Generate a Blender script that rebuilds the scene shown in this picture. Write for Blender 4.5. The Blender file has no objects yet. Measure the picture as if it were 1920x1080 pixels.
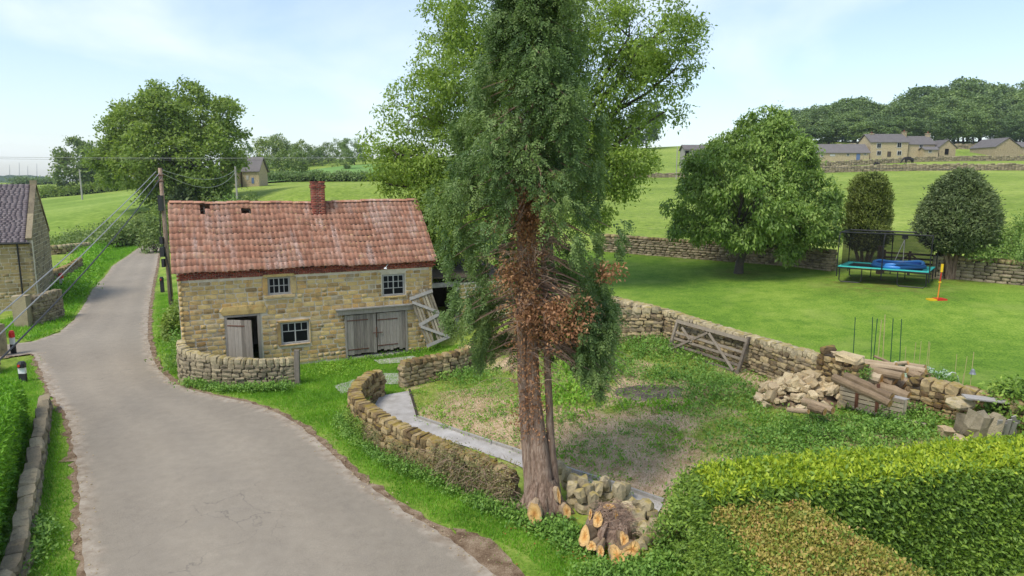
import bpy, math, random
import numpy as np
from mathutils import Vector, Matrix, Euler
from mathutils.geometry import delaunay_2d_cdt
rng = np.random.default_rng(7); R = random.Random(11)
C = bpy.context.scene.collection
sc = bpy.context.scene
# ---------------------------------------------------------------- camera, sky, sun
H = 7.5; F = 1280.0; PITCH = math.atan(200 / 1280)
cam = bpy.data.cameras.new('camera'); cam.sensor_width = 36; cam.lens = 24; cam.clip_end = 8000; cam.clip_start = .2
co = bpy.data.objects.new('camera', cam); C.objects.link(co)
co.location = (0, 0, H); co.rotation_euler = (math.pi / 2 - PITCH, 0, 0); sc.camera = co
SUN_EL, SUN_AZ = math.radians(57), math.radians(226)      # azimuth clockwise from +Y: behind the camera, to its left
w = bpy.data.worlds.new('World'); sc.world = w; w.use_nodes = True
nt = w.node_tree; nt.nodes.clear()
def wn(t, **k):
    n = nt.nodes.new(t)
    for a, b in k.items(): setattr(n, a, b)
    return n
sky = wn('ShaderNodeTexSky', sky_type='NISHITA', sun_disc=False, sun_elevation=SUN_EL, sun_rotation=SUN_AZ, air_density=1.0, dust_density=1.2, ozone_density=1.6)
bg = wn('ShaderNodeBackground'); bg.inputs[1].default_value = 0.14
out = wn('ShaderNodeOutputWorld'); nt.links.new(bg.outputs[0], out.inputs[0])
tc = wn('ShaderNodeTexCoord'); sep = wn('ShaderNodeSeparateXYZ'); nt.links.new(tc.outputs['Generated'], sep.inputs[0])
za = wn('ShaderNodeMath', operation='ADD'); nt.links.new(sep.outputs[2], za.inputs[0]); za.inputs[1].default_value = .22
zm = wn('ShaderNodeMath', operation='MAXIMUM'); nt.links.new(za.outputs[0], zm.inputs[0]); zm.inputs[1].default_value = .06
dv = wn('ShaderNodeVectorMath', operation='DIVIDE'); cx = wn('ShaderNodeCombineXYZ')
for i in range(3): nt.links.new(zm.outputs[0], cx.inputs[i])
nt.links.new(tc.outputs['Generated'], dv.inputs[0]); nt.links.new(cx.outputs[0], dv.inputs[1])
cn = wn('ShaderNodeTexNoise'); cn.inputs['Scale'].default_value = .62; cn.inputs['Detail'].default_value = 7; cn.inputs['Roughness'].default_value = .52; cn.inputs['Distortion'].default_value = .4
nt.links.new(dv.outputs[0], cn.inputs['Vector'])
cr = wn('ShaderNodeValToRGB'); cr.color_ramp.elements[0].position = .47; cr.color_ramp.elements[1].position = .64
cr.color_ramp.elements[0].color = (.0, .0, .0, 1); cr.color_ramp.elements[1].color = (1, 1, 1, 1)
nt.links.new(cn.outputs[0], cr.inputs[0])
hz = wn('ShaderNodeMapRange'); hz.inputs['From Min'].default_value = -.02; hz.inputs['From Max'].default_value = .42; hz.inputs['To Min'].default_value = .30; hz.inputs['To Max'].default_value = .0
nt.links.new(sep.outputs[2], hz.inputs['Value'])
ad = wn('ShaderNodeMath', operation='MULTIPLY_ADD'); nt.links.new(cr.outputs[0], ad.inputs[0]); ad.inputs[1].default_value = .62; nt.links.new(hz.outputs[0], ad.inputs[2])
cl = wn('ShaderNodeClamp'); nt.links.new(ad.outputs[0], cl.inputs[0])
mx = wn('ShaderNodeMix', data_type='RGBA'); nt.links.new(cl.outputs[0], mx.inputs[0]); nt.links.new(sky.outputs[0], mx.inputs[6]); mx.inputs[7].default_value = (4.9, 5.35, 5.8, 1)
nt.links.new(mx.outputs[2], bg.inputs[0])
sl = bpy.data.lights.new('sun', 'SUN'); sl.energy = 1.9; sl.angle = math.radians(17); sl.color = (1, .95, .86)
so = bpy.data.objects.new('sun', sl); C.objects.link(so)
sd = Vector((math.sin(SUN_AZ) * math.cos(SUN_EL), math.cos(SUN_AZ) * math.cos(SUN_EL), math.sin(SUN_EL)))
so.rotation_euler = sd.to_track_quat('Z', 'Y').to_euler(); so.location = (-20, -20, 40)
sc.view_settings.view_transform = 'Standard'; sc.view_settings.look = 'None'; sc.view_settings.gamma = 1; sc.view_settings.use_curve_mapping = False
sc.view_settings.exposure = 0.66
sc.cycles.max_bounces = 6; sc.cycles.diffuse_bounces = 3; sc.cycles.transparent_max_bounces = 12; sc.cycles.transmission_bounces = 4
# ---------------------------------------------------------------- projection helpers (place things at true distances)
cp, sp = math.cos(PITCH), math.sin(PITCH)
def ray(px, py):
    a, b = (px - 960) / F, (540 - py) / F
    return np.array([a, cp + b * sp, -sp + b * cp])
def at(px, py, Y):
    d = ray(px, py); t = Y / d[1]; return Vector((d[0] * t, Y, H + d[2] * t))
def proj(P):
    P = np.asarray(P, float); z = P[..., 2] - H; zc = P[..., 1] * cp - z * sp; yc = P[..., 1] * sp + z * cp
    zc = np.maximum(zc, .01)
    return 960 + F * P[..., 0] / zc, 540 - F * yc / zc
# ---------------------------------------------------------------- terrain heights: thin-plate spline through surveyed points
ctrl = [(x, y, 0) for x, y in ((-30,-5),(-15,5),(-5,5),(5,5),(-25,15),(-12,14),(-3,14),(3,14),(-25,25),(-15,25),(-9,25),(-3,25),
        (-20,36),(-12.8,26),(-3.5,30.2),(-27,33),(-35,35),(-31,47),(-25,46),(-29,57),(-42,80),(-55,62),(-9,32),(9,8),(14,6),(0,-60),(-80,-60),(80,-60),(-120,20),(-64,95),(-50,98),(-105,150),(.5,18),(2,16.5),(-80,40))]
ctrl += [(-7,38,.5),(-30,90,1.2),(140,20,3),(-5,36,.7),(1,30,.9),(-450,250,2),(-500,600,6),(-900,1400,-5),(700,1300,0),(0,1400,0),(600,260,24),(400,500,24),(-300,900,0),(-600,900,-5),(-500,30,0),(500,0,5),(900,-300,0),(-900,-300,0),(-250,420,7)]
for px, py, Y in ((1400,690,23.5),(1240,640,27),(1600,760,19.5),(1000,800,19.4),(1200,740,21.3),(1300,860,16.6),(1860,785,17.5),(1750,565,31),(1500,530,37),
    (1200,475,48),(1900,535,34),(1700,700,22.3),(1300,520,40),(1800,640,26),(1200,430,60),(1900,400,60),(1200,380,100),(1220,335,165),(1650,320,165),(1650,345,120),
    (1700,296,210),(1900,296,210),(1500,310,200),(1270,303,230),(1230,276,310),(1700,270,255),(1900,270,255),(1450,272,265),(900,352,120),(1000,325,200),
    (550,370,100),(600,346,150),(450,346,150),(560,440,60),(600,318,220),(560,300,270),(670,302,270),(400,330,260),(340,392,110),(150,362,260),(80,346,420),(200,350,300),(1230,292,450),(1000,300,450),(600,316,450),(300,335,500),(1600,268,330),(1900,266,330),(1600,280,450),(1230,310,900),(600,325,900),(1800,300,700)):
    p = at(px, py, Y); ctrl.append((p.x, p.y, p.z))
CT = np.array(ctrl, float); S0 = 100.0
def _k(d2): return .5 * d2 * np.log(d2 + 1e-12)
_n = len(CT); _d2 = ((CT[:, None, :2] - CT[None, :, :2]) ** 2).sum(-1) / S0 ** 2
_A = np.zeros((_n + 3, _n + 3)); _A[:_n, :_n] = _k(_d2) + np.eye(_n) * 1e-5
_P = np.c_[np.ones(_n), CT[:, :2] / S0]; _A[:_n, _n:] = _P; _A[_n:, :_n] = _P.T
_w = np.linalg.solve(_A, np.r_[CT[:, 2], 0, 0, 0])
def hgt(x, y):
    x = np.asarray(x, float); y = np.asarray(y, float); sh = x.shape; x = x.ravel(); y = y.ravel(); o = np.empty(len(x))
    for i in range(0, len(x), 20000):
        a, b = x[i:i+20000], y[i:i+20000]
        d2 = ((a[:, None] - CT[None, :, 0]) ** 2 + (b[:, None] - CT[None, :, 1]) ** 2) / S0 ** 2
        o[i:i+20000] = _k(d2) @ _w[:_n] + _w[_n] + _w[_n+1] * a / S0 + _w[_n+2] * b / S0
    return o.reshape(sh)
def h1(x, y): return float(hgt([x], [y])[0])
_ts = np.geomspace(4, 1500, 1500)
def G(px, py, dz=0.0):
    """the ground point (lifted dz) seen along a line of sight"""
    d = ray(px, py); X = d[0] * _ts; Y = d[1] * _ts; Z = H + d[2] * _ts; g = Z - hgt(X, Y) - dz
    i = np.argmax(g < 0)
    if g[i] >= 0: i = len(_ts) - 1
    i = max(i, 1); f = g[i-1] / (g[i-1] - g[i] + 1e-9); t = _ts[i-1] + f * (_ts[i] - _ts[i-1])
    return Vector((d[0] * t, d[1] * t, H + d[2] * t))
# ---------------------------------------------------------------- object helpers
WM = {}
def tag(o, label=None, cat=None, group=None, kind=None):
    for k, v in (('label', label), ('category', cat), ('group', group), ('kind', kind)):
        if v: o[k] = v
    return o
def thing(name, label, cat, loc, group=None):
    o = bpy.data.objects.new(name, None); C.objects.link(o); o.location = loc; o.empty_display_size = .2
    WM[o.name] = Matrix.Translation(Vector(loc)); return tag(o, label, cat, group, 'thing')
def put(name, me, parent=None, M=None, **kw):
    o = bpy.data.objects.new(name, me); C.objects.link(o)
    if parent is not None:
        o.parent = parent; o.matrix_parent_inverse = WM[parent.name].inverted()
    if M is not None: o.matrix_basis = M
    WM[o.name] = M.copy() if M is not None else Matrix.Identity(4)
    if 'cat' in kw and 'kind' not in kw: kw['kind'] = 'thing'
    return tag(o, **kw)
def copy_tree(o, parent=None):
    c = o.copy(); C.objects.link(c)
    if parent is not None: c.parent = parent
    for ch in o.children: copy_tree(ch, c)
    return c
def np_mesh(name, V, Fc, mat, rnd=None, smooth=False, extra=None):
    """V (n,3); Fc (m,k) equal-sized polygons"""
    V = np.ascontiguousarray(V, np.float32); Fc = np.ascontiguousarray(Fc, np.int32); m, k = Fc.shape
    me = bpy.data.meshes.new(name); me.vertices.add(len(V)); me.vertices.foreach_set('co', V.ravel())
    me.loops.add(m * k); me.loops.foreach_set('vertex_index', Fc.ravel())
    me.polygons.add(m); me.polygons.foreach_set('loop_start', np.arange(0, m * k, k, dtype=np.int32))
    me.update(calc_edges=True)
    if rnd is not None:
        a = me.attributes.new('rnd', 'FLOAT', 'FACE'); a.data.foreach_set('value', np.ascontiguousarray(rnd, np.float32))
    for nme, arr in (extra or {}).items():
        a = me.attributes.new(nme, 'FLOAT', 'POINT'); a.data.foreach_set('value', np.ascontiguousarray(arr, np.float32))
    if smooth: me.polygons.foreach_set('use_smooth', np.ones(m, bool))
    me.materials.append(mat); return me
class MB:
    def __init__(s): s.v = []; s.f = []
    def add(s, v, f):
        n = len(s.v); s.v += [tuple(q) for q in v]; s.f += [tuple(i + n for i in q) for q in f]; return s
    def box(s, a, b, M=None):
        x0, y0, z0 = a; x1, y1, z1 = b
        v = [Vector(p) for p in ((x0,y0,z0),(x1,y0,z0),(x1,y1,z0),(x0,y1,z0),(x0,y0,z1),(x1,y0,z1),(x1,y1,z1),(x0,y1,z1))]
        if M is not None: v = [M @ p for p in v]
        return s.add(v, ((3,2,1,0),(4,5,6,7),(0,1,5,4),(1,2,6,5),(2,3,7,6),(3,0,4,7)))
    def bar(s, p, q, w, t, up=(0, 0, 1)):
        """square bar from p to q, w wide, t thick along up"""
        p = Vector(p); q = Vector(q); d = q - p; L = d.length; d.normalize(); u = Vector(up); sd_ = d.cross(u)
        if sd_.length < 1e-4: sd_ = d.cross(Vector((1, 0, 0)))
        sd_.normalize(); u = sd_.cross(d)
        M = Matrix(((d.x, sd_.x, u.x, p.x), (d.y, sd_.y, u.y, p.y), (d.z, sd_.z, u.z, p.z), (0, 0, 0, 1)))
        return s.box((0, -w/2, -t/2), (L, w/2, t/2), M)
    def tube(s, pts, rad, n=8, cap=True, jit=0):
        pts = [Vector(p) for p in pts]; m = len(pts)
        if not hasattr(rad, '__len__'): rad = [rad] * m
        V = []; prev = None
        for i, p in enumerate(pts):
            t = (pts[min(i+1, m-1)] - pts[max(i-1, 0)]).normalized()
            a = t.orthogonal().normalized() if prev is None else (prev - t * prev.dot(t)).normalized()
            prev = a; b = t.cross(a)
            for k in range(n):
                an = 2 * math.pi * k / n; r = rad[i] * (1 + jit * (R.random() - .5))
                V.append(p + (a * math.cos(an) + b * math.sin(an)) * r)
        Fs = [(i*n+k, i*n+(k+1) % n, (i+1)*n+(k+1) % n, (i+1)*n+k) for i in range(m-1) for k in range(n)]
        if cap: Fs += [tuple(range(n-1, -1, -1)), tuple((m-1)*n+k for k in range(n))]
        return s.add(V, Fs)
    def mesh(s, name, mat, smooth=False):
        me = bpy.data.meshes.new(name); me.from_pydata(s.v, [], s.f); me.materials.append(mat)
        if smooth: me.polygons.foreach_set('use_smooth', np.ones(len(me.polygons), bool))
        return me
    def build(s, name, mat, parent=None, M=None, smooth=False, **kw):
        return put(name, s.mesh(name, mat, smooth), parent, M, **kw)
# ---------------------------------------------------------------- materials
class NT:
    def __init__(s, name):
        s.m = bpy.data.materials.new(name); s.m.use_nodes = True; s.t = s.m.node_tree; s.t.nodes.clear()
        s.out = s.n('ShaderNodeOutputMaterial'); s._pos = None
    def n(s, t, **k):
        n = s.t.nodes.new(t)
        for a, b in k.items(): setattr(n, a, b)
        return n
    def l(s, a, b): s.t.links.new(a, b)
    def pos(s, scale=(1, 1, 1), rot=0, obj=False):
        if obj: src = s.n('ShaderNodeTexCoord').outputs['Object']
        else: src = s.n('ShaderNodeNewGeometry').outputs['Position']
        if rot:
            r = s.n('ShaderNodeMapping'); r.inputs['Rotation'].default_value = (0, 0, rot); s.l(src, r.inputs[0]); src = r.outputs[0]
        mp = s.n('ShaderNodeMapping'); mp.inputs['Scale'].default_value = scale; s.l(src, mp.inputs[0]); return mp.outputs[0]
    def noise(s, scale, vec=None, detail=4, rough=.55, dist=0):
        n = s.n('ShaderNodeTexNoise'); n.inputs['Scale'].default_value = scale; n.inputs['Detail'].default_value = detail; n.inputs['Roughness'].default_value = rough; n.inputs['Distortion'].default_value = dist
        s.l(vec if vec is not None else s.pos(), n.inputs['Vector']); return n.outputs[0]
    def ramp(s, val, stops, interp='LINEAR'):
        r = s.n('ShaderNodeValToRGB'); e = r.color_ramp.elements; r.color_ramp.interpolation = interp
        while len(e) < len(stops): e.new(.5)
        for i, (p, c) in enumerate(stops): e[i].position = p; e[i].color = (*c, 1) if len(c) == 3 else c
        s.l(val, r.inputs[0]); return r.outputs[0]
    def fac(s, val, a, b): return s.ramp(val, [(a, (0, 0, 0)), (b, (1, 1, 1))])
    def mix(s, f, a, b, mode='MIX'):
        m = s.n('ShaderNodeMix', data_type='RGBA', blend_type=mode)
        for i, v in ((0, f), (6, a), (7, b)):
            if hasattr(v, 'links'): s.l(v, m.inputs[i])
            elif i == 0: m.inputs[0].default_value = v
            else: m.inputs[i].default_value = (*v, 1)
        return m.outputs[2]
    def math(s, op, a, b=0.0):
        m = s.n('ShaderNodeMath', operation=op)
        for i, v in enumerate((a, b)):
            if hasattr(v, 'links'): s.l(v, m.inputs[i])
            else: m.inputs[i].default_value = v
        return m.outputs[0]
    def rnd(s):
        a = s.n('ShaderNodeAttribute', attribute_name='rnd'); o = s.n('ShaderNodeObjectInfo')
        return s.math('FRACT', s.math('ADD', a.outputs['Fac'], o.outputs['Random']))
    def attr(s, nme): return s.n('ShaderNodeAttribute', attribute_name=nme).outputs['Fac']
    def done(s, col, rough=.85, bump=None, bs=.3, bd=.02, spec=.3, metal=0, alpha=None):
        p = s.n('ShaderNodeBsdfPrincipled')
        if hasattr(col, 'links'): s.l(col, p.inputs['Base Color'])
        else: p.inputs['Base Color'].default_value = (*col, 1)
        p.inputs['Roughness'].default_value = rough; p.inputs['Metallic'].default_value = metal; p.inputs['Specular IOR Level'].default_value = spec
        if bump is not None:
            b = s.n('ShaderNodeBump'); b.inputs['Strength'].default_value = bs; b.inputs['Distance'].default_value = bd; s.l(bump, b.inputs['Height']); s.l(b.outputs[0], p.inputs['Normal'])
        if alpha is not None: p.inputs['Alpha'].default_value = alpha
        s.l(p.outputs[0], s.out.inputs[0]); return s.m
MAT = {}
def stone_mat(name, stops, stain=(.42, .20, .06), dark=(.07, .06, .045), moss=None, sat=0, bs=.5, fine=28):
    t = NT(name); r = t.rnd(); n1 = t.noise(2.2, detail=5); v = t.math('ADD', t.math('MULTIPLY', r, .92), t.math('MULTIPLY', t.math('SUBTRACT', n1, .42), .5))
    col = t.ramp(v, stops)
    nf = t.noise(fine, detail=5, rough=.65)
    col = t.mix(t.math('MULTIPLY', t.fac(nf, .4, .7), .55), col, (1, .95, .8), 'OVERLAY') if False else t.mix(.55, col, t.ramp(nf, [(.3, (.28, .28, .28)), (.5, (.5, .5, .5)), (.7, (.72, .70, .64))]), 'OVERLAY')
    ns = t.noise(5, detail=6, dist=.6)
    col = t.mix(t.math('MULTIPLY', t.fac(ns, .56, .72), .55), col, stain)
    nd = t.noise(3.3, t.pos((1.3, 1.3, .8)), detail=6)
    col = t.mix(t.math('MULTIPLY', t.fac(nd, .55, .72), .6), col, dark)
    if moss:
        g = t.n('ShaderNodeNewGeometry'); sx = t.n('ShaderNodeSeparateXYZ'); t.l(g.outputs['Normal'], sx.inputs[0])
        nm = t.noise(4.5, detail=5)
        f = t.math('MULTIPLY', t.fac(sx.outputs[2], .2, .9), t.fac(nm, .42, .6)); col = t.mix(t.math('MULTIPLY', f, .8), col, moss)
    MAT[name] = t.done(col, .93, nf, bs, .02, spec=.15)
sand = [(.0, (.135, .105, .062)), (.22, (.30, .235, .13)), (.42, (.40, .315, .165)), (.6, (.345, .28, .165)), (.78, (.47, .37, .20)), (1, (.25, .20, .13))]
stone_mat('barn_stone', [(.0, (.23, .155, .075)), (.14, (.42, .29, .125)), (.3, (.60, .43, .17)), (.45, (.48, .36, .185)), (.6, (.67, .49, .20)), (.72, (.52, .40, .21)), (.84, (.60, .37, .13)), (.93, (.33, .235, .12)), (1, (.44, .37, .25))], stain=(.52, .24, .06))
stone_mat('dry_stone', [(.0, (.10, .075, .045)), (.2, (.22, .165, .10)), (.4, (.37, .285, .165)), (.6, (.27, .215, .145)), (.8, (.47, .365, .20)), (1, (.19, .15, .105))], stain=(.40, .25, .10), moss=(.22, .20, .045))
stone_mat('coping_stone', [(.0, (.20, .165, .10)), (.25, (.34, .285, .175)), (.5, (.44, .37, .235)), (.75, (.52, .43, .26)), (1, (.30, .255, .18))], stain=(.36, .27, .12), moss=(.34, .26, .07))
stone_mat('mossy_stone', [(.0, (.09, .06, .035)), (.3, (.20, .14, .07)), (.6, (.34, .255, .13)), (.85, (.42, .32, .17)), (1, (.17, .12, .065))], stain=(.24, .12, .035), moss=(.29, .21, .04))
stone_mat('house_stone', [(.0, (.23, .17, .09)), (.3, (.36, .27, .13)), (.6, (.43, .33, .165)), (1, (.30, .235, .14))], stain=(.40, .24, .08))
stone_mat('grey_stone', [(.0, (.15, .125, .085)), (.3, (.26, .215, .14)), (.6, (.36, .30, .19)), (1, (.22, .18, .12))], stain=(.33, .25, .13))
stone_mat('rubble_stone', [(.0, (.34, .26, .15)), (.3, (.47, .37, .21)), (.6, (.58, .47, .29)), (1, (.40, .30, .18))], stain=(.50, .31, .12))
stone_mat('far_stone', [(.0, (.33, .26, .16)), (.5, (.46, .37, .23)), (1, (.38, .30, .19))], stain=(.3, .23, .13), bs=.1, fine=4)
def simple(name, stops, scale=6, rough=.85, stretch=(1, 1, 1), bs=.3, bd=.01, useR=.4, spec=.3, metal=0, fine=40, obj=False):
    t = NT(name); n1 = t.noise(scale, t.pos(stretch, obj=obj), detail=6); r = t.rnd()
    v = t.math('ADD', t.math('MULTIPLY', r, useR), t.math('MULTIPLY', n1, 1 - useR)); col = t.ramp(v, stops)
    nf = t.noise(fine, t.pos(stretch, obj=obj), detail=4); col = t.mix(.35, col, t.ramp(nf, [(.3, (.3, .3, .3)), (.7, (.7, .7, .7))]), 'OVERLAY')
    MAT[name] = t.done(col, rough, nf, bs, bd, spec=spec, metal=metal)
simple('mortar', [(.3, (.55, .47, .34)), (.55, (.72, .65, .52)), (.8, (.42, .35, .24))], 4)
simple('earth_fill', [(.3, (.05, .04, .028)), (.7, (.12, .09, .06))], 6)
simple('tile', [(0, (.17, .055, .034)), (.22, (.26, .085, .052)), (.45, (.36, .125, .075)), (.7, (.41, .165, .10)), (1, (.33, .10, .055))], 3, useR=.62, bs=.3, bd=.006, fine=30)
def tile_mat():
    t = NT('pantile'); r = t.rnd(); n1 = t.noise(1.6, detail=5)
    v = t.math('ADD', t.math('MULTIPLY', r, .34), t.math('MULTIPLY', n1, .66))
    col = t.ramp(v, [(.1, (.19, .088, .056)), (.3, (.31, .142, .088)), (.5, (.39, .185, .115)), (.66, (.43, .225, .148)), (.8, (.50, .30, .21)), (.95, (.27, .125, .08))])
    # lime wash-down: runs down the slope in barn directions (rotate to barn frame, stretch along the slope)
    th = math.radians(-25.4)
    nw = t.noise(1.0, t.pos((2.6, .35, .35), rot=th), detail=5, rough=.6)
    nb = t.noise(.38, t.pos((1, 1, 1)), detail=2); w_ = t.math('MULTIPLY', t.fac(nw, .50, .63), t.fac(nb, .40, .55))
    nf = t.noise(22, detail=5, rough=.7); w_ = t.math('MULTIPLY', w_, t.fac(nf, .36, .6))
    col = t.mix(t.math('MULTIPLY', w_, .62), col, (.62, .50, .44))
    nl = t.noise(9, detail=6); col = t.mix(t.math('MULTIPLY', t.fac(nl, .56, .68), .5), col, (.10, .075, .06))
    ny = t.noise(1.3, detail=3); col = t.mix(t.math('MULTIPLY', t.fac(t.noise(12, detail=4), .58, .66), t.fac(ny, .5, .6)), col, (.50, .34, .16))
    MAT['pantile'] = t.done(col, .8, nf, .3, .006, spec=.3)
tile_mat()
simple('brick', [(.1, (.13, .035, .03)), (.4, (.26, .065, .045)), (.7, (.36, .10, .06)), (.95, (.16, .07, .06))], 5, useR=.7)
simple('slate_', []) if 0 else simple('slate', [(.1, (.105, .085, .088)), (.4, (.14, .112, .115)), (.7, (.185, .155, .155)), (1, (.13, .108, .108))], 2, useR=.3, rough=.6, bs=.2)
simple('far_slate', [(.2, (.11, .10, .095)), (.6, (.155, .14, .13)), (1, (.20, .18, .165))], 1, useR=.3)
simple('old_wood', [(.15, (.10, .085, .068)), (.4, (.24, .205, .165)), (.65, (.36, .315, .26)), (.9, (.19, .155, .12))], 5, stretch=(6, 6, .35), bs=.5, bd=.01, fine=18, obj=True)
simple('plank_wood', [(.15, (.14, .12, .085)), (.4, (.29, .245, .17)), (.7, (.40, .345, .24)), (1, (.22, .18, .12))], 5, useR=.5, bs=.4)
simple('grey_wood', [(.15, (.20, .185, .165)), (.5, (.38, .355, .315)), (.9, (.27, .25, .22))], 8, bs=.4)
simple('gate_wood', [(.2, (.10, .08, .06)), (.5, (.21, .17, .125)), (.85, (.31, .265, .20))], 6, bs=.5)
simple('dark_wood', [(.2, (.035, .027, .02)), (.7, (.09, .07, .05))], 8)
simple('rust', [(.2, (.07, .03, .02)), (.7, (.16, .07, .04))], 12)
simple('white_paint', [(.2, (.34, .33, .30)), (.7, (.50, .49, .45))], 8, rough=.6)
simple('concrete', [(.2, (.27, .245, .21)), (.5, (.42, .395, .36)), (.8, (.53, .505, .47))], 2.2, useR=.1)
simple('bark', [(.25, (.10, .062, .042)), (.45, (.27, .18, .125)), (.7, (.44, .33, .25))], 3, stretch=(7, 7, .8), bs=1.0, bd=.04, useR=.1, fine=9)
simple('dark_bark', [(.2, (.045, .038, .028)), (.6, (.10, .085, .065)), (.9, (.15, .13, .10))], 3, useR=.1, bs=.5)
simple('log_bark', [(.1, (.11, .075, .045)), (.35, (.24, .17, .10)), (.65, (.40, .30, .19)), (.85, (.50, .41, .27)), (1, (.16, .10, .06))], 3, useR=.5, bs=.6, bd=.02)
simple('twig', [(.2, (.20, .12, .08)), (.7, (.40, .28, .20))], 8)
def wood_end():
    t = NT('sawn_wood'); rad = t.attr('rad'); n1 = t.noise(6, detail=5); nf = t.noise(38, t.pos((1, 1, 3)), detail=4, rough=.7); rr = t.math('ADD', rad, t.math('MULTIPLY', n1, .35))
    col = t.ramp(rr, [(.15, (.34, .13, .035)), (.38, (.55, .26, .065)), (.6, (.66, .38, .12)), (.9, (.72, .47, .19)), (1.0, (.58, .37, .15))])
    rg = t.math('SINE', t.math('MULTIPLY', rr, 60.0)); col = t.mix(t.math('MULTIPLY', t.math('ADD', rg, 1.0), .14), col, (.34, .17, .06))
    col = t.mix(.5, col, t.ramp(nf, [(.3, (.28, .28, .28)), (.7, (.7, .7, .7))]), 'OVERLAY'); col = t.mix(t.math('MULTIPLY', t.fac(t.noise(9, detail=6), .6, .68), .7), col, (.17, .08, .035))
    MAT['sawn_wood'] = t.done(col, .8, nf, .5, .012)
wood_end()
def solid(name, col, rough=.6, spec=.4, metal=0, alpha=None):
    t = NT(name); n = t.noise(15, detail=3); c = t.mix(.25, col, t.ramp(n, [(.3, (.35, .35, .35)), (.7, (.65, .65, .65))]), 'OVERLAY'); MAT[name] = t.done(c, rough, spec=spec, metal=metal, alpha=alpha)
solid('black_metal', (.015, .015, .016), .5); solid('grey_metal', (.25, .26, .27), .4, metal=.4); solid('teal_pad', (.05, .50, .45), .55); solid('mat_black', (.012, .012, .014), .8)
solid('pool_blue', (.04, .20, .52), .35); solid('pool_dark', (.015, .07, .30), .3); solid('red_plastic', (.55, .03, .02), .4); solid('yellow_plastic', (.75, .48, .02), .4); solid('orange_plastic', (.75, .22, .03), .4)
solid('white_plastic', (.72, .72, .70), .5); solid('black_plastic', (.02, .02, .022), .5); solid('interior_dark', (.012, .011, .010), .95, .05); solid('green_cane', (.015, .07, .035), .6); solid('bamboo', (.45, .37, .17), .6)  # interior_dark: near-black colour standing for the unlit inside of openings
solid('wire_grey', (.30, .30, .29), .5); solid('blue_door', (.10, .15, .28), .6); solid('horse_coat', (.02, .014, .012), .6); simple('grey_rock', [(.2, (.13, .11, .07)), (.5, (.27, .23, .15)), (.8, (.40, .34, .22))], 6, bs=.8, bd=.03)
solid('black_bag', (.012, .012, .014), .35); solid('cable_dark', (.05, .05, .05), .6)
def glass():
    t = NT('window_glass'); MAT['window_glass'] = t.done((.010, .011, .012), .35, spec=.12)
glass()
def net_mat():
    t = NT('net_mesh'); a = t.n('ShaderNodeBsdfDiffuse'); a.inputs[0].default_value = (.012, .012, .012, 1); b = t.n('ShaderNodeBsdfTransparent'); m = t.n('ShaderNodeMixShader'); m.inputs[0].default_value = .48
    t.l(b.outputs[0], m.inputs[1]); t.l(a.outputs[0], m.inputs[2]); t.l(m.outputs[0], t.out.inputs[0]); MAT['net_mesh'] = t.m
    t = NT('garden_net'); a = t.n('ShaderNodeBsdfDiffuse'); a.inputs[0].default_value = (.60, .72, .66, 1); b = t.n('ShaderNodeBsdfTransparent'); m = t.n('ShaderNodeMixShader')
    f = t.fac(t.noise(9, detail=4), .3, .75); t.l(t.math('MULTIPLY', f, .85), m.inputs[0])
    t.l(b.outputs[0], m.inputs[1]); t.l(a.outputs[0], m.inputs[2]); t.l(m.outputs[0], t.out.inputs[0]); MAT['garden_net'] = t.m
net_mat()
def leaf_mat(name, stops, trans=.3, rough=.55, spec=.35, patch=.5, pscale=.5, vary=False):
    t = NT(name); r = t.attr('rnd'); n = t.noise(pscale, detail=2); v = t.math('ADD', t.math('MULTIPLY', r, 1 - patch * .5), t.math('MULTIPLY', t.math('SUBTRACT', n, .5), patch * 1.6))
    v = t.math('ADD', v, patch * .25)
    oi = t.n('ShaderNodeObjectInfo'); v = t.math('ADD', v, t.math('MULTIPLY', t.math('SUBTRACT', oi.outputs['Random'], .5), .32)) if vary else v
    col = t.ramp(v, stops); p = t.n('ShaderNodeBsdfPrincipled'); t.l(col, p.inputs['Base Color']); p.inputs['Roughness'].default_value = rough; p.inputs['Specular IOR Level'].default_value = spec
    tr = t.n('ShaderNodeBsdfTranslucent'); t.l(t.mix(.5, col, t.mix(1.0, col, (1.5, 1.6, .5), 'MULTIPLY')), tr.inputs[0])
    m = t.n('ShaderNodeMixShader'); m.inputs[0].default_value = trans; t.l(p.outputs[0], m.inputs[1]); t.l(tr.outputs[0], m.inputs[2]); t.l(m.outputs[0], t.out.inputs[0]); MAT[name] = t.m
leaf_mat('conifer_leaf', [(.1, (.045, .09, .028)), (.4, (.105, .175, .05)), (.7, (.20, .285, .08)), (1, (.37, .44, .14))])
leaf_mat('dead_leaf', [(.1, (.17, .07, .03)), (.45, (.36, .175, .08)), (.8, (.52, .29, .14)), (1, (.62, .40, .22))], trans=.15)
leaf_mat('ash_leaf', [(.05, (.11, .165, .03)), (.45, (.215, .315, .05)), (.8, (.35, .46, .085)), (1, (.48, .57, .13))], trans=.4)
leaf_mat('chestnut_leaf', [(.05, (.085, .15, .03)), (.4, (.18, .28, .055)), (.75, (.30, .42, .09)), (1, (.54, .61, .25))], trans=.3)
leaf_mat('oak_leaf', [(.05, (.10, .16, .032)), (.45, (.205, .29, .055)), (.8, (.31, .40, .085)), (1, (.42, .49, .12))], trans=.38, pscale=.2)
leaf_mat('far_leaf', [(.05, (.09, .14, .04)), (.45, (.16, .23, .06)), (.8, (.25, .32, .085)), (1, (.36, .40, .11))], trans=.25, pscale=.06, vary=True)
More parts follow.
